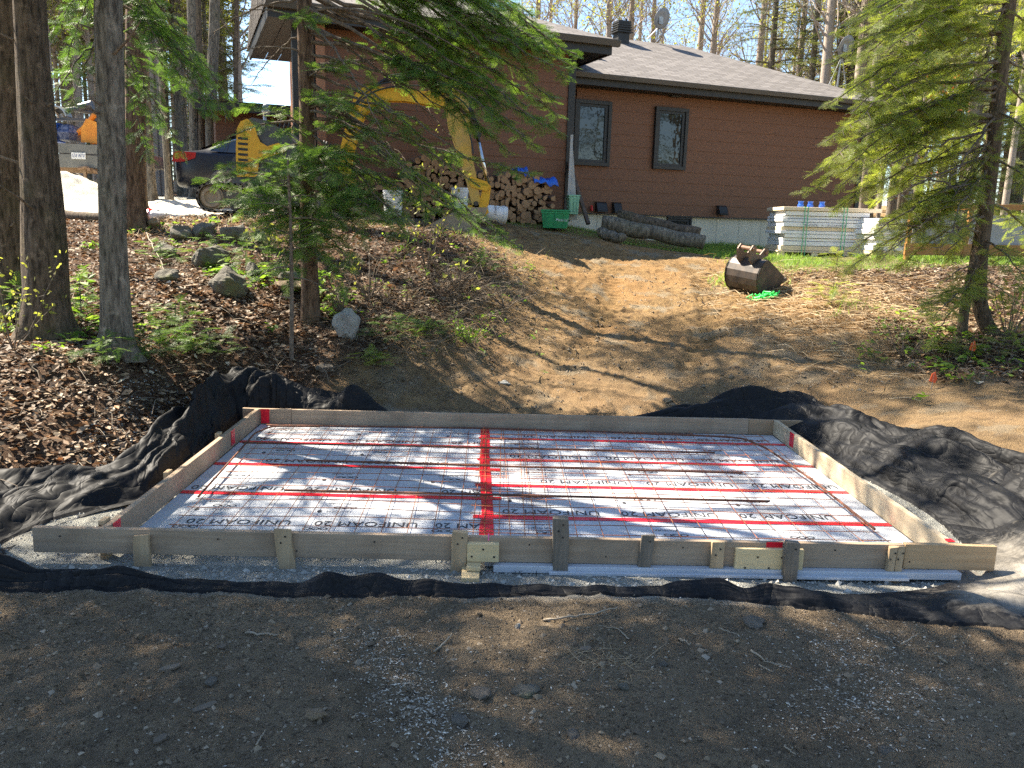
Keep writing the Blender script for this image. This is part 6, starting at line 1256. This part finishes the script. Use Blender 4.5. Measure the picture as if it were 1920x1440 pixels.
x, y = sample(9000, -7, 0, 4, 13.5, lambda x, y: masks(x, y)[1]*(1-in_fab(x, y))*.6); stems(mb, x, y, .3, .004, 1, .25, var=(0, 1))
x, y = sample(5200, 3.3, 8, 7.2, 13, lambda x, y: masks(x, y)[1]*.8); stems(mb, x, y, .35, .004, 1, .4, var=(0, 1))
tag(mb.build('dead_brush', M_TWIG), None, None, None, 'stuff')
# straw on the right bank and on the mound
mb = MB()
def rb(x, y): return np.exp(-(((x-4.35)/.95)**2+((y-11.0)/1.7)**2)) 
x, y = sample(30000, 2.8, 7.5, 7.5, 14.5, rb); stems(mb, x, y, .42, .0055, 1, .3, dirn=(-.7, .55), var=(0, 1))
x, y = sample(4200, -2.4, 1.2, 8.6, 13.4, lambda x, y: mound(x, y)*.8); stems(mb, x, y, .26, .003, .8, .7, var=(0, .8))
x, y = sample(3500, -5.5, 0, 12.0, 14.2, lambda x, y: .5+0*x); stems(mb, x, y, .2, .004, .8, .8, var=(.2, 1))
tag(mb.build('dry_grass', M_STRAW), None, None, None, 'stuff')
mb = MB()
x, y = sample(52000, 2.8, 10, 12, 19.5, lambda x, y: masks(x, y)[2]*np.clip(.5+1.4*fbm(x, y, 1.1, 3, 91), 0, 1)); stems(mb, x, y, .11, .005, .5, 1.2, seg=2)
x, y = sample(2600, 3.2, 6, 10, 12.8, lambda x, y: np.clip(3*fbm(x, y, 1.6, 3, 92)-.5, 0, 1)); stems(mb, x, y, .16, .006, .6, 1.2, seg=2)
x, y = sample(4000, -3.0, .9, 10.5, 14, lambda x, y: np.clip(3*fbm(x, y, 1.6, 3, 93)-.7, 0, 1)); stems(mb, x, y, .16, .006, .6, 1.2, seg=2)
x, y = sample(9000, .2, 5.5, 15.2, 17.5, lambda x, y: .6+0*x); stems(mb, x, y, .07, .004, .6, 1.2, seg=2)
tag(mb.build('grass', M_GRASS), None, None, None, 'stuff')
# leafy spring plants
mb = MB()
def plants(n, x0, x1, y0, y1, fn, size=.045, k=5, h=.1):
    x, y = sample(n, x0, x1, y0, y1, fn); z = ground(x, y)
    x = np.repeat(x, k)+RNG.normal(0, .035, len(x)*k); y = np.repeat(y, k)+RNG.normal(0, .035, len(y)*k); P = np.c_[x, y, np.repeat(z, k)+RNG.uniform(.03, h, len(x))]; V, F, va = quads(P, size, .6, .38, .15); mb.add(V, F, va)
plants(1300, -6.5, -3.0, 4.6, 10, lambda x, y: np.clip(4*fbm(x, y, 1.0, 3, 95)-.1, 0, 1)*(1-in_fab(x, y)))
plants(750, -3.4, -1.6, 7.9, 10.2, lambda x, y: np.clip(4*fbm(x, y, 1.2, 3, 96)+.3, 0, 1))
plants(500, -7.5, -3.4, 10, 13, lambda x, y: np.clip(3*fbm(x, y, 1.2, 3, 97)-.2, 0, 1))
plants(420, 3.5, 7, 7.4, 10, lambda x, y: np.clip(3*fbm(x, y, 1.2, 3, 98)-.2, 0, 1), .04)
plants(160, -1.6, .6, 8.4, 12.5, lambda x, y: .5+0*x, .035)
tag(mb.build('ground_cover', M_GREEN), None, None, None, 'stuff')
# small fir seedlings, shrubs and twigs as things
def seedling(px, py, Y, h, lab, mat=M_NEEDLE, n=12, vb=.55, sz=.15):
    P = atY(px, py, Y); g0 = gz(P[0], P[1]); t = thing('fir_seedling', lab, 'seedling', (P[0], P[1], g0)); w_ = MB(); S = []; w_.tube([(0, 0, -.02), (0.01, 0, h)], [.008, .003], 5)
    for i in range(n):
        z = h*(.12+.85*i/n); a = i*2.4+random.random(); r_ = (h*.75)*(1-.7*i/n)+.05; fir_branch(w_, S, (0, 0, z), (r_*math.cos(a), r_*math.sin(a), z+.15*r_), .004, .04, r_*.5, .15, sz, .9, vb=vb)
    w_.build('stem', M_BRANCH, t); l_ = MB(); place_sprays(l_, S, SPR_HI); l_.build('foliage', mat, t); return t
random.seed(61)
for px, py, Y, h, lab in ((262, 650, 7.35, .3, 'low fir seedling touching the free standing grey trunk'), (300, 668, 7.6, .28, 'low fir seedling right of the free standing grey trunk'), (345, 655, 7.9, .3, 'largest of the low fir seedlings between trunk and fabric'), (392, 660, 7.9, .22, 'small fir seedling nearest the black fabric peaks'),
        (330, 625, 8.3, .25, 'fir seedling behind the largest low one'), (150, 560, 8.2, .45, 'fir seedling between the two big left trunks'), (200, 690, 6.9, .25, 'flat fir seedling at the foot of the free standing trunk'), (25, 520, 8.0, .4, 'fir seedling at the left edge in front of the thick trunk'),
        (300, 480, 10.6, .3, 'fir seedling among the left boulders'), (400, 455, 10.9, .3, 'fir seedling on top of the boulder slope'), (740, 620, 8.6, .3, 'fir seedling on the brushy mound behind the pale stump'), (700, 665, 8.2, .16, 'tiny bright fir seedling at the foot of the mound'), (800, 585, 8.9, .2, 'small fir seedling on the right side of the mound'),
        (460, 465, 10.3, .35, 'fir seedling left of the thin sapling'), (900, 455, 11.2, .3, 'fir seedling on the mound crest below the excavator bucket'), (1560, 560, 10.5, .35, 'fir seedling in the dry grass left of the spruce'), (1570, 480, 12.6, .35, 'fir seedling in the grass before the lumber'), (1790, 655, 8.4, .2, 'fir seedling at the foot of the slim spruce trunk'), (1900, 640, 8.2, .35, 'fir seedling at the right edge below the spruce')):
    seedling(px, py, Y, h, lab, M_NEEDLE2 if px > 1400 or h < .2 else M_NEEDLE)
def shrub(px, py, Y, h, lab, n=9, mat=None, k=14, spread=.5, size=.04, lf=1.0):
    P = atY(px, py, Y); g0 = gz(P[0], P[1]); t = thing('shrub', lab, 'shrub', (P[0], P[1], g0)); w_ = MB(); S = []
    for i in range(n):
        a = random.uniform(0, 2*PI); q = [np.zeros(3)+[0, 0, -.02]]; d = np.array([math.cos(a)*spread, math.sin(a)*spread, 1.]); d /= np.linalg.norm(d); L = h*random.uniform(.6, 1.1)
        for j in range(5): d = d+RNG.normal(0, .13, 3); d /= np.linalg.norm(d); q.append(q[-1]+d*L/5)
        w_.tube(q, np.linspace(.006, .002, 6), 4, cap=False); 
        for j in range(2, 6):
            e = q[j]+RNG.normal(0, .1, 3)*h; w_.tube([q[j], e], [.003, .001], 3, cap=False)
            if random.random() < lf: S += [e, q[j]]
    w_.build('stems', M_BRANCH, t)
    if S and mat: l_ = MB(); bud_leaves(l_, S, size, 3); l_.build('leaves', mat, t)
shrub(800, 500, 10.6, 1.5, 'tall leafing shrub with pale green tips before the firewood', 7, M_BUD, spread=.25, size=.028)
shrub(860, 520, 10.2, .9, 'bare twiggy shrub on the mound below the excavator bucket', 12, M_BUD, lf=.15)
shrub(690, 520, 9.6, .8, 'bare twiggy shrub right of the tall fir trunk', 14, M_BUD, lf=.1)
shrub(640, 560, 9.2, .6, 'dead twiggy shrub above the pale stump', 14, None, lf=0)
shrub(950, 520, 10.3, .5, 'low dead shrub at the right edge of the mound', 12, None, lf=0, spread=.9)
shrub(10, 470, 7.0, .9, 'yellow green leafing shrub at the left edge by the thick trunk', 7, M_BUD, size=.024)
shrub(880, 595, 9.0, .35, 'small grassy weed clump on the lower mound', 14, M_GREEN, size=.02, spread=.9)
shrub(1900, 560, 8.8, .8, 'twiggy shrub at the right edge behind the spruce trunk', 14, M_BUD, lf=.3)
shrub(1700, 640, 8.6, .4, 'dead twiggy shrub left of the slim spruce trunk', 14, None, lf=0, spread=.9)
shrub(500, 470, 10.8, .6, 'twiggy shrub on the boulder slope behind the sapling', 12, M_BUD, lf=.2)
shrub(1640, 160, 15.5, .3, 'x', 1) if False else None
def rust_tree():
    P = atY(1690, 470, 19.5); w_, l_ = MB(), MB(); S = []; t = thing('young_beech', 'thin young tree holding rusty orange leaves behind the spruce', 'tree', (P[0], P[1], gz(P[0], P[1]))); w_.tube([(0, 0, -.1), (.1, 0, 2.2), (.15, 0, 4.2)], [.05, .035, .01], 8)
    for i in range(16): z = 1.2+i*.18; a = random.uniform(0, 6.28); limb(w_, S, (.1, 0, z), (math.cos(a), math.sin(a), .4), .9, .018, 1, .6)
    bud_leaves(l_, [s_ for s_ in S if random.random() < .5], .055, 2); w_.build('trunk', M_BRANCHL, t); l_.build('leaves', M_RUST, t)
rust_tree()
# ------------------------------------------------------------------ rocks
def rockmat(nm, c1, c2, moss=0.):
    mt, n, b = newmat(nm); v = coord(n); f = noise(n, v, 6, 7, .65); c = ramp(n, f, [(.3, c1), (.7, c2)])
    if moss: c = mixc(n, ramp(n, noise(n, v, 3, 4), [(.5, 0.0), (.65, moss)]), c, (.12, .14, .04))
    n.links.new(c, b.inputs['Base Color']); b.inputs['Roughness'].default_value = .9; bump(n, b, noise(n, v, 14, 8, .75), 1.0, .05); return mt
R1 = rockmat('grey_rock', (.09, .08, .062), (.24, .215, .17), .8); R2 = rockmat('tan_rock', (.2, .14, .085), (.36, .26, .16), .25); R3 = rockmat('pale_rock', (.26, .25, .22), (.55, .53, .48), .25); R4 = rockmat('brown_stone', (.1, .085, .065), (.2, .17, .135))
def rock(px, py, Y, w_, h, lab, mat, rot=0, seed=0, name='boulder', cat='boulder', grp=None, sharp=1.0, sink=.25, dep=None):
    P = atY(px, py, Y); x0, y0 = P[0], P[1]; g0 = gz(x0, y0); n, m_ = 34, 22; V = []
    T, A = np.meshgrid(np.linspace(0, PI, m_), np.arange(n)*2*PI/n, indexing='ij'); dx = np.sin(T)*np.cos(A); dy = np.sin(T)*np.sin(A); dz = np.cos(T)
    r = np.ones_like(dx); rr = np.random.default_rng(seed+100)
    for k in range(14):
        q = rr.normal(0, 1, 3); q /= np.linalg.norm(q); d0 = rr.uniform(.55, .92); c = dx*q[0]+dy*q[1]+dz*q[2]; r = np.where(c > 0, np.minimum(r, d0/np.maximum(c, 1e-3)), r)
    r = r*(1+.26*fbm(dx*1.8+seed*7.7, dy*1.8+dz*1.5, 1, 5, seed%9)); dep = dep or w_*.7
    X = dx*r*w_/2; Y_ = dy*r*dep/2; Z = dz*r*h/2+h*(.5-sink); c, s_ = math.cos(rot), math.sin(rot)
    Vv = np.stack([X*c-Y_*s_, X*s_+Y_*c, Z], -1).reshape(-1, 3); i = np.arange(m_-1)[:, None]*n; j = np.arange(n)[None]; mb = MB(); mb.add(Vv, np.stack([i+j, i+n+j, i+n+(j+1) % n, i+(j+1) % n], -1).reshape(-1, 4))
    o = mb.build(name, mat, smooth=False); o.location = (x0, y0, g0); return tag(o, lab, cat, grp)
for i, (px, py, Y, w_, h, lab, mt) in enumerate([
 (430, 555, 9.4, .62, .42, 'large mossy boulder in the middle of the left slope', R1), (390, 500, 10.5, .55, .38, 'boulder under dry grass above the large mossy one', R1), (472, 518, 10.0, .27, .24, 'round smooth dark boulder left of the sapling', R1), (318, 540, 9.6, .36, .2, 'flat grey rock left of the mossy boulder', R1), (545, 545, 9.7, .5, .17, 'flat orange brown slab behind the sapling', R2), (548, 525, 10.0, .45, .15, 'thin grey slab on the orange brown one', R1),
 (345, 452, 11.9, .42, .3, 'grey boulder below the excavator track', R1), (385, 445, 12.0, .4, .3, 'twiggy grey boulder right below the track end', R1), (285, 420, 12.7, .34, .24, 'rounded tan boulder below the white sack', R2), (248, 415, 12.9, .3, .26, 'grey boulder touching the reddish trunk base', R1), (440, 455, 11.8, .4, .28, 'boulder half hidden by seedlings on the slope top', R1), (490, 470, 11.6, .35, .25, 'boulder behind the sapling on the slope top', R1), (310, 490, 11.0, .34, .2, 'flat mossy stone between trunk and boulders', R1), (610, 700, 8.1, .2, .1, 'small brown rock at the foot of the bank left of the stump', R4)]):
    rock(px, py, Y, w_, h, lab, mt, i, i)
rock(650, 632, 8.55, .30, .40, 'upright pale whitish stone at the foot of the mound', R3, .3, 37, sink=.12)
for i, (px, py, w_, h, lab, mt) in enumerate([(593, 1342, .085, .045, 'oval tan stone in the foreground soil', R2), (972, 1153, .035, .04, 'small round pale stone in front of the fabric at mid frame', R3), (903, 1308, .1, .05, 'grey angular stone right of the oval tan one', R4), (1413, 1140, .16, .05, 'flat half buried stone close to the front fabric fold', R4), (860, 1355, .09, .03, 'dark clod stone below the grey angular one', R4), (985, 1300, .12, .05, 'half buried pale grey stone at the lower centre', R1), (1075, 1385, .07, .03, 'small brown stone near the bottom edge', R4), (1170, 1290, .05, .035, 'small stone among the dead grass tuft', R1), (395, 1270, .06, .03, 'small stone beside the split wood slivers', R4), (1245, 1230, .045, .025, 'small grey stone right of centre foreground', R4), (1660, 1400, .06, .03, 'small stone at the lower right', R4), (260, 1175, .05, .03, 'small stone in the sunlit soil at the left', R2)]):
    P = atZ(px, py, .13); rock(px, py, float(P[1]), w_, h, lab, mt, i*1.3, 50+i, 'stone', 'stone', None, sink=.3)
for i, (px, py, w_, h, lab) in enumerate([(1500, 735+10, .1, .05, 'small tan stone behind the right back fabric'), (1250, 752, .16, .06, 'pale clod behind the back board'), (1262, 757, .1, .05, 'flat stone beside the pale clod behind the back board'), (945, 735, .16, .06, 'whitish rubble lump behind the back board'), (1370, 715, .08, .05, 'small clod on the ramp above the right fabric')]):
    P = atZ(px, py, .16); rock(px, py, min(float(P[1]), 8.6), w_, h, lab, R2 if i != 3 else R3, i, 80+i, 'stone', 'stone', None, sink=.3)
# foam crumbs by the front board
for i, (px, py, w_, h, lab) in enumerate([(1160, 1070, .06, .04, 'small white foam crumb left of the leaning grey stake'), (1284, 1073, .1, .05, 'largest white foam scrap under the front board'), (1580, 1075, .08, .03, 'flat white foam scrap right of the pine plate'), (1664, 1085, .035, .04, 'narrow white foam chip beside the paired stakes'), (1625, 1082, .025, .02, 'tiny white foam crumb between scrap and chip'), (1000, 1062, .12, .02, 'flat white foam offcut right of the pine shim'), (885, 1107, .14, .03, 'white plastic strip on the fabric below the pine blocks')]):
    P = atZ(px, py, .0); rock(px, py+3, float(atZ(px, py+3, .0)[1]), w_, h, lab, M_FOAM, i, 110+i, 'foam_scrap', 'foam scrap', None, sink=.15)
# ------------------------------------------------------------------ foreground debris
mb = MB()
def pxy(px, py, z=.13): P = atZ(px, py, z); return P[0], P[1]
def clump(cx, cy, sx, sy, n):
    px = RNG.normal(cx, sx, n); py = RNG.normal(cy, sy, n); k = py > 1125; P = np.array([atZ(a, b, .13) for a, b in zip(px[k], py[k])]); return P[:, 0], P[:, 1]
for c in ((700, 1190, 50, 25, 500), (740, 1270, 40, 40, 800), (800, 1330, 45, 30, 700), (850, 1410, 60, 30, 400), (1590, 1190, 90, 30, 800), (1660, 1280, 80, 40, 900), (1540, 1330, 90, 50, 400), (900, 1300, 380, 90, 300), (1250, 1260, 400, 80, 250), (1700, 1370, 120, 40, 200), (500, 1380, 250, 40, 120)):
    x, y = clump(*c); P = np.c_[x, y, ground(x, y)+.003]; V, F, va = quads(P, .006, .3, .4, .1); mb.add(V, F, va)
tag(mb.build('wood_chips', M_CHIP), None, None, None, 'stuff')
mb = MB()
def pebbles(x, y, r, c=(0, 1)):
    n = len(x); z = ground(x, y); s_ = r*RNG.uniform(.4, 1.4, n)[:, None, None]; base = np.array([(1, 0, 0), (0, 1, 0), (-1, 0, 0), (0, -1, 0), (0, 0, .75), (0, 0, -.6)], float); D = base[None]+RNG.normal(0, .22, (n, 6, 3))
    V = np.c_[x, y, z][:, None]+D*s_; i = np.arange(n)[:, None]*6; F = np.concatenate([i+[a, b, 4] for a, b in ((0, 1), (1, 2), (2, 3), (3, 0))]+[i+[b, a, 5] for a, b in ((0, 1), (1, 2), (2, 3), (3, 0))], 0); mb.add(V.reshape(-1, 3), F, np.repeat(RNG.uniform(*c, n), 6))
M_PEB = leafmat('loose_pebbles', [(0, (.1, .075, .05)), (.5, (.2, .15, .1)), (.85, (.28, .22, .15)), (1, (.36, .3, .23))], .9, 0)
x, y = sample(18000, -3.6, 3.6, 1.6, 3.9, lambda x, y: np.clip(.45+.9*fbm(x, y, 1.6, 3, 120), 0, 1)); pebbles(x, y, .0075)
x, y = sample(1500, -3.6, 3.6, 1.6, 3.9, lambda x, y: .5+0*x); pebbles(x, y, .015)
x, y = sample(9000, -2, 6, 7.9, 13.5, lambda x, y: (1-masks(x, y)[1])*np.clip(.3+.9*fbm(x, y, 1.2, 3, 121), 0, 1)); pebbles(x, y, .016, (.3, .9))
tag(mb.build('loose_clods', M_PEB), None, None, None, 'stuff')
mb = MB(); x, y = sample(16000, -3.0, 3.4, 3.9, 7.3, lambda x, y: ((y < 4.27) | (x < -2.1) | (x > 2.6))*1.0); pebbles(x, y, .0085)
x, y = sample(700, -3.0, 3.4, 3.9, 4.25, lambda x, y: .6+0*x); pebbles(x, y, .016)
tag(mb.build('gravel', leafmat('grey_gravel', [(0, (.22, .215, .19)), (.6, (.4, .39, .35)), (1, (.58, .56, .5))], .9, 0)), None, None, None, 'stuff')
def stick(pts, r, lab, mat=M_TWIG, name='stick', z=.13, cat='stick', lift=.012, side=True):
    W = []
    for px, py in pts: P = atZ(px, py, z); W.append([P[0], P[1], gz(P[0], P[1])+lift])
    W = np.array(W); L = np.r_[0, np.cumsum(np.linalg.norm(np.diff(W, axis=0), axis=1))]; t = np.linspace(0, L[-1], 14); Q = np.stack([np.interp(t, L, W[:, i]) for i in range(3)], 1)+RNG.normal(0, r*.5, (14, 3))
    mb = MB(); mb.tube(Q, np.linspace(r, r*.4, 14), 6, .75); tag(mb.build(name, mat, smooth=True), lab, cat)
M_STK = simple('weathered_stick', (.36, .3, .22), (.25, .2, .14), 30, .85, .2, stretch=(1, 1, 1))
for pts, r, lab in (([(1410, 1200), (1440, 1222), (1484, 1232)], .005, 'bent pale stick in the right foreground'), ([(1424, 1230), (1450, 1248)], .003, 'thin twig below the bent pale stick'), ([(1275, 1172), (1295, 1190)], .006, 'short split stick right of centre'), ([(1693, 1190), (1724, 1170)], .004, 'short straight stick near the right fabric edge'),
    ([(1350, 1158), (1388, 1174)], .003, 'fine twig above the bent pale stick'), ([(815, 1209), (835, 1196), (848, 1178)], .005, 'grey stick standing out of the chips at mid left'), ([(460, 1170), (520, 1178)], .006, 'flat pale stick in the soil left of centre'), ([(1020, 1140), (1080, 1135), (1140, 1125), (1160, 1115)], .006, 'long brown root stick lying along the front fabric'), ([(1180, 1180), (1160, 1165), (1120, 1162)], .003, 'curved thin twig below the long root stick'), ([(480, 1400), (500, 1365)], .003, 'thin dark twig at the lower left'), ([(1470, 1405), (1490, 1420)], .004, 'short pale stick at the bottom edge'), ([(660, 960+400), (670, 1335)], .003, 'thin straw right of the oval stone'), ([(1760, 1215), (1780, 1222)], .006, 'short dark bark stick at the right')):
    stick(pts, r, lab, M_STK)
for i, (px, py, l, a, lab) in enumerate([(380, 1322, .1, .6, 'pale split wood sliver above the oval stone'), (318, 1245, .08, .35, 'pale wood sliver nearest the sunlit patch'), (300, 1385, .05, .9, 'thin bark flake at the lower left'), (1098, 1212, .05, .1, 'tiny wood sliver at the centre'), (415, 1205, .04, .1, 'tiny pale wood sliver right of the sunlit patch')]):
    P = atZ(px, py, .13); mb = MB(); n = 7; 
    pr = [(-l*.5, -.004), (-l*.3, -.012), (l*.2, -.016), (l*.5, -.004), (l*.42, .008), (l*.1, .012), (-l*.35, .009)]
    mb.prism(pr, 0, .006, ax='xy'); o = mb.build('wood_sliver', M_TWIG, bevel=.001); o.location = (P[0], P[1], gz(P[0], P[1])+.006); o.rotation_euler = (.08, -.1, a); tag(o, lab, 'wood sliver')
# fallen branch by the left trunks
stick([(10, 690), (110, 625), (138, 592)], .012, 'pale fallen branch leaning on the thick left trunk', M_STK, 'fallen_branch', .45, 'branch', .12)
stick([(45, 640), (90, 655), (125, 670), (150, 640)], .006, 'crooked fallen twig at the foot of the thick left trunk', M_STK, 'fallen_branch', .5, 'branch', .06)
stick([(270, 520), (315, 560)], .012, 'pale straight fallen stick on the left leafy slope', M_STK, 'fallen_branch', .9, 'branch', .04)
# dead grass tuft in the foreground
mb = MB(); x0, y0 = pxy(1140, 1225); x = RNG.normal(x0, .09, 90); y = RNG.normal(y0, .06, 90); stems(mb, x, y, .12, .0018, 1, .3, var=(.2, .9)); tag(mb.build('grass_tuft', M_STRAW), 'flattened dead grass tuft in the centre foreground', 'grass tuft')

for o_ in sc.objects:
    if o_.parent is None and o_.get('kind') == 'stuff':
        nm_k = o_.name.split('.')[0]
        o_['category'] = nm_k.replace('_', ' ')
        o_['label'] = {'leaf_litter': 'brown fallen leaves covering both banks beside the dirt', 'dead_brush': 'tangled grey dead stems on the mound and banks', 'dry_grass': 'pale flattened dry grass on the right bank and slope tops', 'grass': 'short green grass below the house and lumber', 'ground_cover': 'bright green low spring plants on the leafy banks', 'wood_chips': 'pale wood chips sprinkled over the front soil', 'loose_clods': 'small brown clods and pebbles on bare soil', 'gravel': 'grey crushed gravel stones round the form'}.get(nm_k, 'loose ground material')
